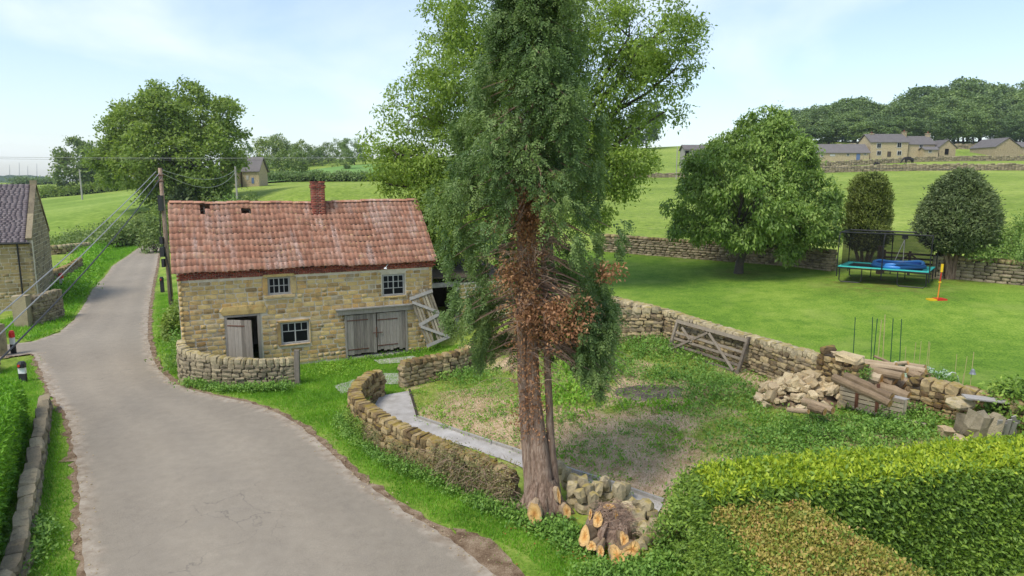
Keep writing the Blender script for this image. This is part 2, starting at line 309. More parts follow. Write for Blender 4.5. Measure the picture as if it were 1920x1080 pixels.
leaf_mat('wood_leaf', [(.05, (.085, .14, .05)), (.45, (.16, .235, .075)), (.8, (.24, .33, .10)), (1, (.33, .42, .13))], trans=.2, pscale=.07, patch=.7, vary=True)
leaf_mat('yew_leaf', [(.05, (.055, .085, .032)), (.5, (.13, .175, .062)), (1, (.24, .29, .10))], trans=.1)
leaf_mat('cypress_leaf', [(.05, (.08, .11, .02)), (.5, (.17, .215, .04)), (1, (.30, .34, .08))], trans=.15)
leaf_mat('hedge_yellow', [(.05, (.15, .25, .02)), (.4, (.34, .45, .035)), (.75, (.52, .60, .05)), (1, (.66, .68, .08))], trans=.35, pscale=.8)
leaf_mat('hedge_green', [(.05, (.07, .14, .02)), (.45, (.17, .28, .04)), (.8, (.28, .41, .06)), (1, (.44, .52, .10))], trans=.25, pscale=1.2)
leaf_mat('hedge_brown', [(.05, (.13, .16, .025)), (.3, (.27, .28, .045)), (.55, (.42, .36, .08)), (.78, (.50, .33, .11)), (1, (.55, .27, .12))], trans=.2, pscale=2.2, patch=.6)
leaf_mat('nettle_leaf', [(.05, (.07, .16, .025)), (.4, (.15, .29, .045)), (.75, (.25, .41, .07)), (1, (.40, .50, .11))], trans=.25, pscale=.7)
leaf_mat('dock_leaf', [(.05, (0.110, 0.264, 0.022)), (.5, (0.220, 0.418, 0.039)), (1, (0.396, 0.550, 0.066))], trans=.35)
leaf_mat('left_hedge', [(.05, (0.069, 0.184, 0.014)), (.45, (0.149, 0.345, 0.021)), (.8, (0.241, 0.483, 0.034)), (1, (0.368, 0.552, 0.057))], trans=.35)
leaf_mat('grass_blade', [(.05, (0.091, 0.221, 0.016)), (.45, (0.169, 0.377, 0.023)), (.8, (0.273, 0.494, 0.039)), (1, (0.520, 0.546, 0.156))], trans=.35, pscale=.8, patch=.8)
leaf_mat('straw_blade', [(.05, (.22, .21, .05)), (.4, (.42, .33, .14)), (.8, (.60, .46, .25)), (1, (.66, .52, .31))], trans=.2)
leaf_mat('bramble_leaf', [(.05, (0.070, 0.098, 0.028)), (.4, (0.182, 0.196, 0.063)), (.7, (0.336, 0.266, 0.119)), (1, (0.462, 0.336, 0.182))], trans=.15)
leaf_mat('apple_leaf', [(.05, (0.130, 0.230, 0.050)), (.5, (0.220, 0.340, 0.080)), (1, (0.360, 0.460, 0.140))], trans=.35)

def disc(name, c, d, r, parent, k=14, wob=.06, ring=None, rough=0.0):
    """a sawn face: a fan with its distance from the pith stored per point"""
    d = Vector(d).normalized(); M = Matrix.Translation(Vector(c)) @ d.to_track_quat('Z', 'Y').to_matrix().to_4x4()
    ring = ring or [(r * (1 + R.uniform(-wob, wob)) * math.cos(6.2832 * i / k), r * (1 + R.uniform(-wob, wob)) * math.sin(6.2832 * i / k)) for i in range(k)]; k = len(ring)
    v = [M @ Vector((0, 0, -rough * .5))] + [M @ Vector((x * .5, y * .5, R.uniform(-rough, rough * .6))) for x, y in ring] + [M @ Vector((x, y, .002)) for x, y in ring]
    f = [(0, 1 + i, 1 + (i+1) % k) for i in range(k)]; q = [(1 + i, 1 + k + i, 1 + k + (i+1) % k, 1 + (i+1) % k) for i in range(k)]
    me = bpy.data.meshes.new(name); me.from_pydata(v, [], f + q); me.materials.append(MAT['sawn_wood']); a = me.attributes.new('rad', 'FLOAT', 'POINT'); a.data.foreach_set('value', np.array([0.0] + [.5] * k + [1.0] * k, np.float32)); return put(name, me, parent)
# ---------------------------------------------------------------- foliage
def nrm(a): return a / (np.linalg.norm(a, axis=-1, keepdims=True) + 1e-9)
def leaf_quads(P, D, N, L, W):
    """kite leaves: base P, direction D, face normal N, length L, width W"""
    D = nrm(D); S = nrm(np.cross(D, N)); Nn = np.cross(S, D); L = np.asarray(L)[..., None]; W = np.asarray(W)[..., None]
    V = np.stack([P, P + D * L * .45 + S * W * .5 + Nn * L * .06, P + D * L, P + D * L * .45 - S * W * .5 + Nn * L * .06], 1)
    return V.reshape(-1, 3)
def leaves_mesh(name, mat, P, D, N, L, W, rnd):
    V = leaf_quads(P, D, N, L, W); n = len(P); return np_mesh(name, V, np.arange(n * 4).reshape(n, 4), MAT[mat], rnd)
def vnoise(P, s, seed=0):
    """cheap smooth 3-D noise in -1..1"""
    r = np.random.default_rng(seed); o = np.zeros(len(P))
    for i in range(6):
        k = r.normal(size=3) * s * (1 + .6 * i / 2); o += np.sin(P @ k + r.uniform(0, 6.28)) / (1 + .35 * i)
    return o / 3.2
def crown_clumps(lobes, n, g, shell=.4, gap=-.55, gs=1.2, seed=0, rough=.16, sub=0.0, nsub=0):
    cs = np.array([l[:3] for l in lobes]); rs = np.array([l[3:6] for l in lobes]); wt = (rs.prod(1)) ** .66; wt /= wt.sum()
    def sample(n, inner):
        out_p, out_o = [], []; need = n; tries = 0
        while need > 0 and tries < 12:
            tries += 1; m = int(need * 2.2) + 50
            i = g.choice(len(lobes), m, p=wt); d = nrm(g.normal(size=(m, 3))); u = 1 - shell * g.random(m) ** 1.4
            wob = 1 + rough * vnoise(d * 3 + cs[i], 1.0, seed + 5)
            p = cs[i] + d * rs[i] * (u * wob)[:, None]
            q = np.min([np.linalg.norm((p - cs[j]) / rs[j], axis=1) + (i == j) * 9 for j in range(len(lobes))], axis=0) if len(lobes) > 1 else np.full(m, 9.)
            ok = (q > inner) & (vnoise(p, gs, seed) > gap)
            p, d = p[ok][:need], nrm(d[ok] / rs[i][ok])[:need]; out_p.append(p); out_o.append(d); need -= len(p)
        return np.concatenate(out_p), np.concatenate(out_o)
    if not nsub: return sample(n, .72)
    # bunches: small rounded masses spread over the crown, each leafy on its upper and outer side
    cp_, co_ = sample(nsub, .80); m = len(cp_); r = sub * g.uniform(.55, 1.25, m); i = g.choice(m, n, p=r ** 2 / (r ** 2).sum())
    d = nrm(g.normal(size=(n, 3)) + co_[i] * .55 + np.array([0, 0, .45])); p = cp_[i] + d * (r[i] * g.uniform(.55, 1.05, n))[:, None] * np.array([1.1, 1.1, .75])
    return p, nrm(d + co_[i] * .3)
def clump_leaves(P, O, k, spread, L, W, g, droop=.2, up=.6, flat=.75, crnd=.55):
    n = len(P); PP = np.repeat(P, k, 0) + g.normal(size=(n * k, 3)) * spread * np.array([1, 1, flat]); OO = np.repeat(O, k, 0)
    D = OO * .5 + g.normal(size=(n * k, 3)) * .7 - np.array([0, 0, droop]); N = OO * .5 + np.array([0, 0, up]) + g.normal(size=(n * k, 3)) * .45
    l = L * g.uniform(.65, 1.3, n * k); r = np.repeat(g.random(n), k) * crnd + g.random(n * k) * (1 - crnd)
    return PP, D, N, l, l * W, r
def limb(mb, p, q, r0, r1, sag=.1, n=5, seg=6):
    p = Vector(p); q = Vector(q); L = (q - p).length; o = Vector((R.uniform(-1, 1), R.uniform(-1, 1), R.uniform(.2, 1))) * L * sag
    pts = [p.lerp(q, t) + o * math.sin(t * math.pi) * 1.0 + Vector((R.uniform(-1, 1), R.uniform(-1, 1), R.uniform(-1, 1))) * L * .025 * (0 < t < 1) for t in [i / seg for i in range(seg + 1)]]
    mb.tube(pts, [r0 + (r1 - r0) * i / seg for i in range(seg + 1)], n, cap=False); return pts
def tree(label, cat, base, lobes, leaf, nclump, k, spread, L, W, name='tree', trunk_r=.3, bark='dark_bark', seed=1, gap=-.55, gs=1.2, shell=.4, droop=.2, up=.6, group=None, twigs=60, fork=.35, rough=.16, flat=.75, leafname='crown', limbs=True, sub=0.0, nsub=0):
    g = np.random.default_rng(seed); R.seed(seed); base = Vector(base); root = thing(name, label, cat, base, group)
    P, O = crown_clumps(lobes, nclump, g, shell, gap, gs, seed, rough, sub, nsub)
    put(leafname, leaves_mesh(leafname, leaf, *clump_leaves(P, O, k, spread, L, W, g, droop, up, flat)), root)
    mb = MB(); cs = [Vector(l[:3]) for l in lobes]; ctr = sum(cs, Vector()) / len(cs)
    low = min(l[2] - l[5] for l in lobes); fk = base.lerp(Vector((ctr.x, ctr.y, ctr.z)), fork); fk.z = max(fk.z, low * .6 + base.z * .4)
    mb.tube([base - Vector((0, 0, .3)), base + Vector((0, 0, .15)), base.lerp(fk, .5) + Vector((R.uniform(-.1, .1), 0, 0)), fk], [trunk_r * 1.5, trunk_r * 1.08, trunk_r * .9, trunk_r * .75], 9, cap=False, jit=.12)
    if limbs:
        for c_, l in zip(cs, lobes):
            pts = limb(mb, fk, c_, trunk_r * .5, trunk_r * .16, .12)
            near = [Vector(q) for q in P[g.integers(0, len(P), twigs * 3)] if np.linalg.norm((np.array(q) - np.array(l[:3])) / np.array(l[3:6])) < 1.25][:max(3, twigs // len(lobes))]
            for q in near: limb(mb, pts[R.randint(3, 6)], q, trunk_r * .13, trunk_r * .03, .08, n=4, seg=4)
    mb.build('trunk', MAT[bark], root, smooth=True); return root
def plobe(px, py, Y, rpx, rpy, ry=None):
    """lobe whose outline is rpx by rpy wide in the survey photo at distance Y"""
    c = at(px, py, Y); zc = Y * cp - (c.z - H) * sp; rx = rpx / F * zc; return (c.x, c.y, c.z, rx, ry or rx, rpy / F * zc)
# ---------------------------------------------------------------- pieces: stones, tiles, bricks (pools of shared meshes)
def _grid_cube(n=2):
    vs, fs, ix = [], [], {}
    def vid(p):
        k = tuple(round(c, 4) for c in p)
        if k not in ix: ix[k] = len(vs); vs.append(k)
        return ix[k]
    for ax in range(3):
        for sg in (-1, 1):
            for i in range(n):
                for j in range(n):
                    q = []
                    for a, b in ((0, 0), (1, 0), (1, 1), (0, 1)):
                        p = [0, 0, 0]; p[ax] = sg; p[(ax + 1) % 3] = -1 + 2 * (i + a) / n; p[(ax + 2) % 3] = -1 + 2 * (j + b) / n; q.append(vid(p))
                    fs.append(tuple(q if sg > 0 else q[::-1]))
    return np.array(vs, float), fs
_cv, _cf = _grid_cube(2); _cv1, _cf1 = _grid_cube(1)
def stone_pool(name, mat, n, pw, jit, smooth=False, seed=3, plain=False):
    g = np.random.default_rng(seed); pool = []; cf = _cf1 if plain else _cf
    for i in range(n):
        v = (_cv1 if plain else _cv).copy(); r = (np.abs(v) ** pw).sum(1) ** (1 / pw); v = v / r[:, None]; v += g.normal(size=v.shape) * jit; v = v * .5 * (1.0)
        me = bpy.data.meshes.new(name); me.from_pydata(v.tolist(), [], cf); me.materials.append(MAT[mat])
        if smooth: me.polygons.foreach_set('use_smooth', np.ones(len(me.polygons), bool))
        pool.append(me)
    return pool
POOL = {}
POOL['block'] = stone_pool('block', 'barn_stone', 14, 9, .045)
POOL['dry'] = stone_pool('dry', 'dry_stone', 16, 5, .07)
POOL['cope'] = stone_pool('cope', 'coping_stone', 14, 4.5, .06, smooth=False, seed=5)
POOL['mossy'] = stone_pool('mossy', 'mossy_stone', 14, 4.5, .07, seed=6)
POOL['rubble'] = stone_pool('rubble', 'rubble_stone', 18, 7, .13, seed=8)
POOL['boulder'] = stone_pool('boulder', 'coping_stone', 10, 3.2, .05, smooth=True, seed=9)
POOL['house'] = stone_pool('house', 'house_stone', 8, 14, .02, seed=12)
POOL['greyblk'] = stone_pool('greyblk', 'grey_stone', 8, 14, .02, seed=13)
POOL['grey'] = stone_pool('grey', 'grey_stone', 10, 5, .07, seed=14)
def merged(name, items, parent, mat=None, kind='stuff', smooth=False):
    """join (mesh, matrix) pieces into one mesh with a random value each"""
    Vs, Fs, Rs, off = [], [], [], 0; cache = {}
    for me, M in items:
        if me.name not in cache:
            v = np.empty(len(me.vertices) * 3, np.float32); me.vertices.foreach_get('co', v)
            f = np.array([list(p.vertices) for p in me.polygons]); cache[me.name] = (v.reshape(-1, 3), f)
        v, f = cache[me.name]; A = np.array(M); Vs.append(v @ A[:3, :3].T + A[:3, 3]); Fs.append(f + off); off += len(v); Rs.append(np.full(len(f), R.random()))
    me = np_mesh(name, np.concatenate(Vs), np.concatenate(Fs), mat or items[0][0].materials[0], np.concatenate(Rs), smooth=items[0][0].polygons[0].use_smooth)
    return put(name, me, parent, kind=kind)
CAM = Vector((0, 0, H))
def emit(name, items, parent, limit=300, rest=None, M0=None, rest_extra=()):
    """the largest-looking `limit` pieces become parts, the others one joined part"""
    if M0 is not None: items = [(m, M0 @ M) for m, M in items]
    def size(it):
        M = it[1]; s = M.to_scale(); return -(s.x * s.z) / max((M.translation - CAM).length_squared, 1)
    items = sorted(items, key=size)
    for me, M in items[:limit]: put(name, me, parent, M)
    r = items[limit:] + list(rest_extra)
    if r: merged(rest or name + '_rubble', r, parent)
def TRS(p, s, rz=0, rx=0, ry=0): return Matrix.LocRotScale(Vector(p), Euler((rx, ry, rz)), Vector(s))
# dry stone wall along a path
def resample(path, step):
    P = np.array(path, float); d = np.r_[0, np.cumsum(np.linalg.norm(np.diff(P[:, :2], axis=0), axis=1))]; s = np.arange(0, d[-1], step)
    return s, np.stack([np.interp(s, d, P[:, i]) for i in range(P.shape[1])], 1), d[-1]
def smooth_path(path, it=2):
    P = [tuple(p) for p in path]
    for _ in range(it):
        Q = [P[0]]
        for a, b in zip(P, P[1:]): Q += [tuple(.75 * x + .25 * y for x, y in zip(a, b)), tuple(.25 * x + .75 * y for x, y in zip(a, b))]
        P = Q + [P[-1]]
    return P
def dry_wall(name, label, path, thick=.42, pool='dry', cpool='cope', course=(.09, .19), length=(.13, .42), cope=.22, copew=(.13, .22), limit=300, seed=1, group=None, individual=True, jit=.03, ends=True):
    """path: (x, y, height above ground)"""
    R.seed(seed); path = smooth_path(path); s, P, L = resample(path, .1); T = np.gradient(P[:, :2], axis=0); T = nrm(T); zb = hgt(P[:, 0], P[:, 1])
    def fr(q):
        q = min(max(q, 0), s[-1]); f = lambda a: float(np.interp(q, s, a)); tx, ty = f(T[:, 0]), f(T[:, 1]); l = math.hypot(tx, ty); return f(P[:, 0]), f(P[:, 1]), f(zb), f(P[:, 2]), tx / l, ty / l
    x, y, z, hh, tx, ty = fr(L / 2); root = thing(name, label, 'stone wall', (x, y, z), group)
    mb = MB(); t2 = thick / 2 - .07; V = []; ns = max(2, int(L / .4))
    for i in range(ns + 1):
        x, y, z, hh, tx, ty = fr(L * i / ns); hc = hh - cope * .7
        V += [(x - ty * t2, y + tx * t2, z - .25), (x + ty * t2, y - tx * t2, z - .25), (x + ty * t2, y - tx * t2, z + hc), (x - ty * t2, y + tx * t2, z + hc)]
    mb.add(V, [(i*4+a, i*4+(a+1) % 4, i*4+4+(a+1) % 4, i*4+4+a) for i in range(ns) for a in range(4)] + [(0, 1, 2, 3), (ns*4+3, ns*4+2, ns*4+1, ns*4)])
    mb.build('fill', MAT['earth_fill'], root)
    front, back, cp_items = [], [], []; K = len(POOL[pool])
    for side in (1, -1):
        zc = -.05
        while zc < max(P[:, 2]) - cope * .8:
            ch = R.uniform(*course); q = -R.uniform(0, .2)
            while q < L:
                ln = R.uniform(*length); x, y, z, hh, tx, ty = fr(q + ln / 2)
                if zc + ch * .6 < hh - cope * .85:
                    nx, ny = -ty * side, tx * side; off = thick / 2 - .10 + R.uniform(-jit, jit) - zc * .03
                    p = (x + nx * off, y + ny * off, z + zc + ch / 2 + R.uniform(-.012, .012))
                    it = (POOL[pool][R.randrange(K)], TRS(p, (ln * R.uniform(.98, 1.12), .26, ch * R.uniform(.95, 1.25)), math.atan2(ty, tx) + R.uniform(-.06, .06), R.uniform(-.05, .05), R.uniform(-.07, .07)))
                    vis = nx * (0 - x) + ny * (0 - y) > 0
                    (front if vis else back).append(it)
                q += ln
            zc += ch
    if ends:
        for q, sg in ((0.05, -1), (L - .05, 1)):
            x, y, z, hh, tx, ty = fr(q); zc = 0
            while zc < hh - cope * .8:
                ch = R.uniform(*course) * 1.2; front.append((POOL[pool][R.randrange(K)], TRS((x + tx * sg * .03, y + ty * sg * .03, z + zc + ch / 2), (.2, thick * 1.02, ch * 1.1), math.atan2(ty, tx) + R.uniform(-.1, .1)))); zc += ch
    if cope > 0:
        q = 0
        while q < L:
            w_ = R.uniform(*copew); x, y, z, hh, tx, ty = fr(q + w_ / 2); ch = cope * R.uniform(.85, 1.2)
            cp_items.append((POOL[cpool][R.randrange(len(POOL[cpool]))], TRS((x, y, z + hh - ch / 2 + R.uniform(-.02, .02)), (w_ * 1.06, thick * R.uniform(.95, 1.15), ch * 1.1), math.atan2(ty, tx) + R.uniform(-.08, .08), R.uniform(-.06, .06), R.uniform(-.05, .2)))); q += w_
    if individual:
        if cp_items: emit('coping_stone', cp_items, root, limit, 'coping_rubble')
        emit('stone', front, root, limit, 'packed_stones', rest_extra=back)
    else:
        if cp_items: merged('coping', cp_items, root)
        merged('packed_stones', front + back, root)
    return root
# ---------------------------------------------------------------- ground sheets
def sheet(name, poly, mat, dz, res=.6, kind='structure', extra=None, label=None, ragged=0, seed=0):
    P = np.array(poly, float)
    if ragged:                                     # uneven edge
        s, Q, L = resample(np.vstack([P, P[:1]]), max(res * .5, ragged * 1.2)); g = np.random.default_rng(seed); P = Q[:, :2] + g.normal(size=Q[:, :2].shape) * ragged
    x0, y0 = P.min(0); x1, y1 = P.max(0); gx = np.arange(x0, x1, res); gy = np.arange(y0, y1, res); X, Y = np.meshgrid(gx, gy); pts = np.c_[X.ravel(), Y.ravel()]
    ins = np.zeros(len(pts), bool); j = len(P) - 1
    for i in range(len(P)):
        c_ = ((P[i, 1] > pts[:, 1]) != (P[j, 1] > pts[:, 1])) & (pts[:, 0] < (P[j, 0] - P[i, 0]) * (pts[:, 1] - P[i, 1]) / (P[j, 1] - P[i, 1] + 1e-12) + P[i, 0]); ins ^= c_; j = i
    pts = pts[ins]; allp = [Vector(p) for p in P] + [Vector(p) for p in pts]
    v, e, f, *_ = delaunay_2d_cdt(allp, [], [list(range(len(P)))], 1, 1e-4)
    V = np.array([(a.x, a.y) for a in v]); Z = hgt(V[:, 0], V[:, 1]) + dz
    ex = {k: fn(V) for k, fn in (extra or {}).items()}
    me = np_mesh(name, np.c_[V, Z], np.array([q if True else q for q in f if len(q) == 3]), MAT[mat], extra=ex, smooth=True)
    # make faces point up
    if me.polygons[0].normal.z < 0: me.flip_normals()
    return put(name, me, kind=kind, label=label)
def inside(P, pts):
    P = np.array(P, float); ins = np.zeros(len(pts), bool); j = len(P) - 1
    for i in range(len(P)):
        ins ^= ((P[i, 1] > pts[:, 1]) != (P[j, 1] > pts[:, 1])) & (pts[:, 0] < (P[j, 0] - P[i, 0]) * (pts[:, 1] - P[i, 1]) / (P[j, 1] - P[i, 1] + 1e-12) + P[i, 0]); j = i
    return ins
def gp(L_): return [tuple(G(*q)[:2]) for q in L_]
def dist_poly(V, line):
    P = np.array(line, float); d = np.full(len(V), 1e9)
    for a, b in zip(P, P[1:]):
        ab = b - a; t = np.clip(((V - a) @ ab) / (ab @ ab + 1e-9), 0, 1); d = np.minimum(d, np.linalg.norm(V - a - t[:, None] * ab, axis=1))
    return d
# ground materials
def ground_mats():
    t = NT('pasture'); n1 = t.noise(.05, detail=3); n2 = t.noise(.6, detail=6); n3 = t.noise(7, detail=4)
    nt_f = t.noise(1.8, t.pos((1, 1, 1)), detail=5, rough=.7); v = t.math('ADD', t.math('MULTIPLY', n1, .35), t.math('ADD', t.math('MULTIPLY', nt_f, .4), t.math('MULTIPLY', n3, .25)))
    col = t.ramp(v, [(.38, (.12, .185, .025)), (.46, (.19, .27, .04)), (.54, (.27, .345, .06)), (.64, (.38, .42, .11))])
    tf = t.noise(.85, t.pos((1, 1, 1)), detail=3, rough=.6); col = t.mix(t.math('MULTIPLY', t.fac(tf, .56, .64), .5), col, (.10, .16, .03)); ts = t.noise(.55, detail=4, rough=.7); col = t.mix(t.math('MULTIPLY', t.fac(ts, .55, .68), .5), col, (.36, .38, .13))
    MAT['pasture'] = t.done(col, .95, t.math('ADD', n3, t.math('MULTIPLY', n2, .6)), .8, .08, spec=.1)
    t = NT('meadow'); n1 = t.noise(.04, detail=3); n2 = t.noise(1.0, detail=6); v = t.math('ADD', t.math('MULTIPLY', n1, .5), t.math('MULTIPLY', n2, .5))
    MAT['meadow'] = t.done(t.ramp(v, [(.38, (.135, .215, .028)), (.5, (.20, .295, .045)), (.62, (.30, .37, .08))]), .95, n2, .6, .1, spec=.1)
    t = NT('far_crop'); n2 = t.noise(.3, detail=5); MAT['far_crop'] = t.done(t.ramp(n2, [(.3, (.14, .26, .06)), (.7, (.20, .33, .085))]), .95, spec=.1)
    t = NT('lawn'); n1 = t.noise(.16, detail=3); n2 = t.noise(1.5, detail=6, rough=.65); n3 = t.noise(14, detail=5, rough=.7)
    v = t.math('ADD', t.math('MULTIPLY', n1, .30), t.math('ADD', t.math('MULTIPLY', n2, .22), t.math('MULTIPLY', n3, .48)))
    col = t.ramp(v, [(.40, (.07, .15, .016)), (.47, (.125, .23, .025)), (.53, (.185, .295, .036)), (.61, (.28, .37, .065))])
    cl = t.noise(.8, detail=5, rough=.65); col = t.mix(t.math('MULTIPLY', t.fac(cl, .54, .66), .45), col, (.075, .165, .02)); cl2 = t.noise(.45, t.pos((1, 1, 1), rot=.6), detail=4); col = t.mix(t.math('MULTIPLY', t.fac(cl2, .54, .7), .4), col, (.27, .33, .08))
    wear = t.attr('wear'); nb = t.noise(2.5, detail=5); col = t.mix(t.math('MULTIPLY', wear, t.fac(nb, .35, .62)), col, (.15, .14, .035))
    MAT['lawn'] = t.done(col, .95, n3, .9, .03, spec=.1)
    t = NT('verge'); n1 = t.noise(.7, detail=5); n3 = t.noise(9, detail=5, rough=.7); v = t.math('ADD', t.math('MULTIPLY', n1, .5), t.math('MULTIPLY', n3, .5))
    col = t.ramp(v, [(.38, (.09, .17, .016)), (.48, (.15, .25, .03)), (.57, (.23, .32, .05)), (.68, (.34, .29, .13))])
    MAT['verge'] = t.done(col, .95, n3, 1, .05, spec=.1)
    t = NT('soil'); n1 = t.noise(.55, detail=5, dist=.5); n2 = t.noise(2.8, detail=6, rough=.7); n3 = t.noise(22, t.pos((1, 1, 1)), detail=5, rough=.75)
    v = t.math('ADD', t.math('MULTIPLY', n2, .5), t.math('MULTIPLY', n3, .5))
    dry = t.ramp(v, [(.32, (.26, .155, .09)), (.43, (.48, .325, .20)), (.52, (.64, .46, .30)), (.64, (.74, .58, .40))])
    grn = t.ramp(v, [(.38, (.14, .20, .03)), (.5, (.26, .33, .055)), (.64, (.40, .42, .12))])
    da = t.attr('dry'); col = t.mix(t.fac(t.math('SUBTRACT', n1, t.math('MULTIPLY', da, .30)), .36, .50), dry, grn); bt = t.attr('burnt'); col = t.mix(t.math('MULTIPLY', bt, t.fac(n2, .40, .6)), col, (.075, .065, .07))
    MAT['soil'] = t.done(col, .97, n3, 1, .05, spec=.08)
    t = NT('shoulder'); n2 = t.noise(3, detail=6); n3 = t.noise(30, detail=4); v = t.math('ADD', t.math('MULTIPLY', n2, .6), t.math('MULTIPLY', n3, .4))
    MAT['shoulder'] = t.done(t.ramp(v, [(.35, (.09, .055, .032)), (.48, (.19, .13, .08)), (.58, (.29, .215, .14)), (.7, (.40, .33, .24))]), .95, n3, .6, .01, spec=.1)
    t = NT('tarmac'); nb = t.noise(.2, detail=2); nm = t.noise(3.5, detail=6, rough=.65); nf = t.noise(60, detail=3, rough=.8)
    v = t.math('ADD', t.math('MULTIPLY', nb, .2), t.math('ADD', t.math('MULTIPLY', nm, .2), t.math('MULTIPLY', nf, .6)))
    col = t.ramp(v, [(.36, (.19, .162, .122)), (.47, (.262, .225, .172)), (.56, (.31, .267, .203)), (.68, (.41, .355, .27))])
    ac = t.attr('across'); al = t.attr('edge')
    lane = t.ramp(ac, [(0, (.50, .50, .50)), (.18, (.42, .42, .42)), (.34, (.54, .535, .53)), (.5, (.46, .46, .465)), (.66, (.54, .535, .53)), (.84, (.42, .42, .43)), (1, (.50, .50, .50))])
    col = t.mix(.45, col, lane, 'OVERLAY')
    dk = t.fac(t.noise(.9, detail=5, dist=1), .56, .68); col = t.mix(t.math('MULTIPLY', dk, .07), col, (.13, .125, .12))
    ed = t.ramp(t.math('ADD', al, t.math('MULTIPLY', t.noise(2.5, detail=6), .6)), [(.42, (1, 1, 1)), (.72, (0, 0, 0))]); col = t.mix(t.math('MULTIPLY', ed, .75), col, t.ramp(nm, [(.35, (.24, .18, .12)), (.65, (.45, .385, .30))]))
    vor = t.n('ShaderNodeTexVoronoi', feature='DISTANCE_TO_EDGE'); wv = t.n('ShaderNodeVectorMath', operation='ADD'); nn = t.n('ShaderNodeTexNoise'); nn.inputs['Scale'].default_value = 1.5; nn.inputs['Detail'].default_value = 5; t.l(t.pos(), nn.inputs['Vector']); t.l(t.pos(), wv.inputs[0]); t.l(nn.outputs['Color'], wv.inputs[1]); t.l(wv.outputs[0], vor.inputs['Vector']); vor.inputs['Scale'].default_value = .55
    cr_ = t.ramp(vor.outputs['Distance'], [(.0, (1, 1, 1)), (.006, (0, 0, 0))]); col = t.mix(t.math('MULTIPLY', cr_, t.math('MULTIPLY', t.fac(t.noise(.25, detail=2), .5, .62), .6)), col, (.09, .08, .07))
    sp_ = t.noise(130, detail=1); col = t.mix(t.math('MULTIPLY', t.fac(sp_, .66, .75), .5), col, (.62, .58, .50))
    MAT['tarmac'] = t.done(col, .9, nf, .6, .008, spec=.2)
    t = NT('burnt_soil'); n3 = t.noise(14, detail=6, rough=.75); n1 = t.noise(1.6, detail=4); v = t.math('ADD', t.math('MULTIPLY', n1, .5), t.math('MULTIPLY', n3, .5))
    MAT['burnt_soil'] = t.done(t.ramp(v, [(.35, (.035, .03, .03)), (.48, (.12, .095, .085)), (.58, (.27, .21, .17)), (.7, (.38, .32, .27))]), .97, n3, 1, .04, spec=.08)
ground_mats()
def ground_leaves(name, pts, mat, parent=None, L=.1, W=.5, k=5, spread=.08, hgt_=.2, g=None, up=.9, droop=.1, kind='stuff', dz=0, base=None, **kw):
    """leafy ground cover: clumps on the ground at pts (n,2), hgt_ scalar or (n,)"""
    g = g or rng; n = len(pts); hh = np.broadcast_to(hgt_, n) * g.uniform(.3, 1, n); z = hgt(pts[:, 0], pts[:, 1]) if base is None else base; P = np.c_[pts, z + hh + dz]
    O = nrm(np.c_[g.normal(size=(n, 2)) * .5, np.ones(n)]); a = clump_leaves(P, O, k, spread, L, W, g, droop, up); return put(name, leaves_mesh(name, mat, *a), parent, kind=kind, **kw)
def blades(name, pts, mat, h=.09, wd=.014, g=None, parent=None, lean=.45, **kw):
    g = g or rng; n = len(pts); z = hgt(pts[:, 0], pts[:, 1]); a = g.uniform(0, 6.28, n); hh = h * g.uniform(.5, 1.4, n); c, s_ = np.cos(a), np.sin(a); w_ = wd * g.uniform(.7, 1.3, n)
    b = np.c_[pts, z]; ln = np.c_[g.normal(size=(n, 2)) * lean * hh[:, None], hh]; V = np.stack([b + np.c_[c * w_ / 2, s_ * w_ / 2, 0 * z], b - np.c_[c * w_ / 2, s_ * w_ / 2, 0 * z], b + ln], 1).reshape(-1, 3)
    patch = (vnoise(np.c_[pts, 0 * z], 1.1, 4) + 1) / 2
    return put(name, np_mesh(name, V, np.arange(n * 3).reshape(n, 3), MAT[mat], np.clip(patch * .35 + g.random(n) * .65, 0, 1)), parent, kind='stuff', **kw)
def scatter_poly(poly, n, g=None):
    g = g or rng; P = np.array(poly); x0, y0 = P.min(0); x1, y1 = P.max(0); out = []; m = 0
    while m < n:
        q = np.c_[g.uniform(x0, x1, n), g.uniform(y0, y1, n)]; q = q[inside(poly, q)]; out.append(q); m += len(q)
    return np.concatenate(out)[:n]
# ================================================================ THE GROUND
_u = np.linspace(-1, 1, 231); xs = 55 * np.sinh(_u * 4.0); _v = np.linspace(0, 1, 260); ys = -70 + 95 * (np.exp(_v * 2.9) - 1) * 1.05
X, Y = np.meshgrid(xs, ys); Z = hgt(X, Y); ny_, nx_ = X.shape
idx = np.arange(nx_ * ny_).reshape(ny_, nx_); Fq = np.stack([idx[:-1, :-1], idx[:-1, 1:], idx[1:, 1:], idx[1:, :-1]], -1).reshape(-1, 4)
put('ground', np_mesh('ground', np.c_[X.ravel(), Y.ravel(), Z.ravel() - .03], Fq, MAT['pasture'], smooth=True), kind='structure')
road_r = [(303,452),(297,480),(292,510),(285,545),(279,580),(277,620),(281,655),(295,690),(320,717),(360,733),(410,745),(470,757),(520,775),(570,805),(620,850),(680,905),(760,960),(840,1010),(900,1055),(935,1090)]
road_l = [(266,462),(240,480),(210,500),(185,530),(165,560),(140,600),(110,625),(60,642),(0,648),(-60,655),(-60,700),(0,672),(62,664),(75,690),(95,740),(125,780),(140,850),(148,920),(150,1000),(160,1090)]
RR = gp(road_r); RL = gp(road_l)
RR = [(-36, 98), (-40.2, 86)] + RR + [(2.6, 9), (6, 4), (10, -8)]; RL = [(-40, 104), (-45.5, 88)] + RL + [(-8.2, 9), (-9, 0), (-9, -8)]
road_poly = RR + RL[::-1]
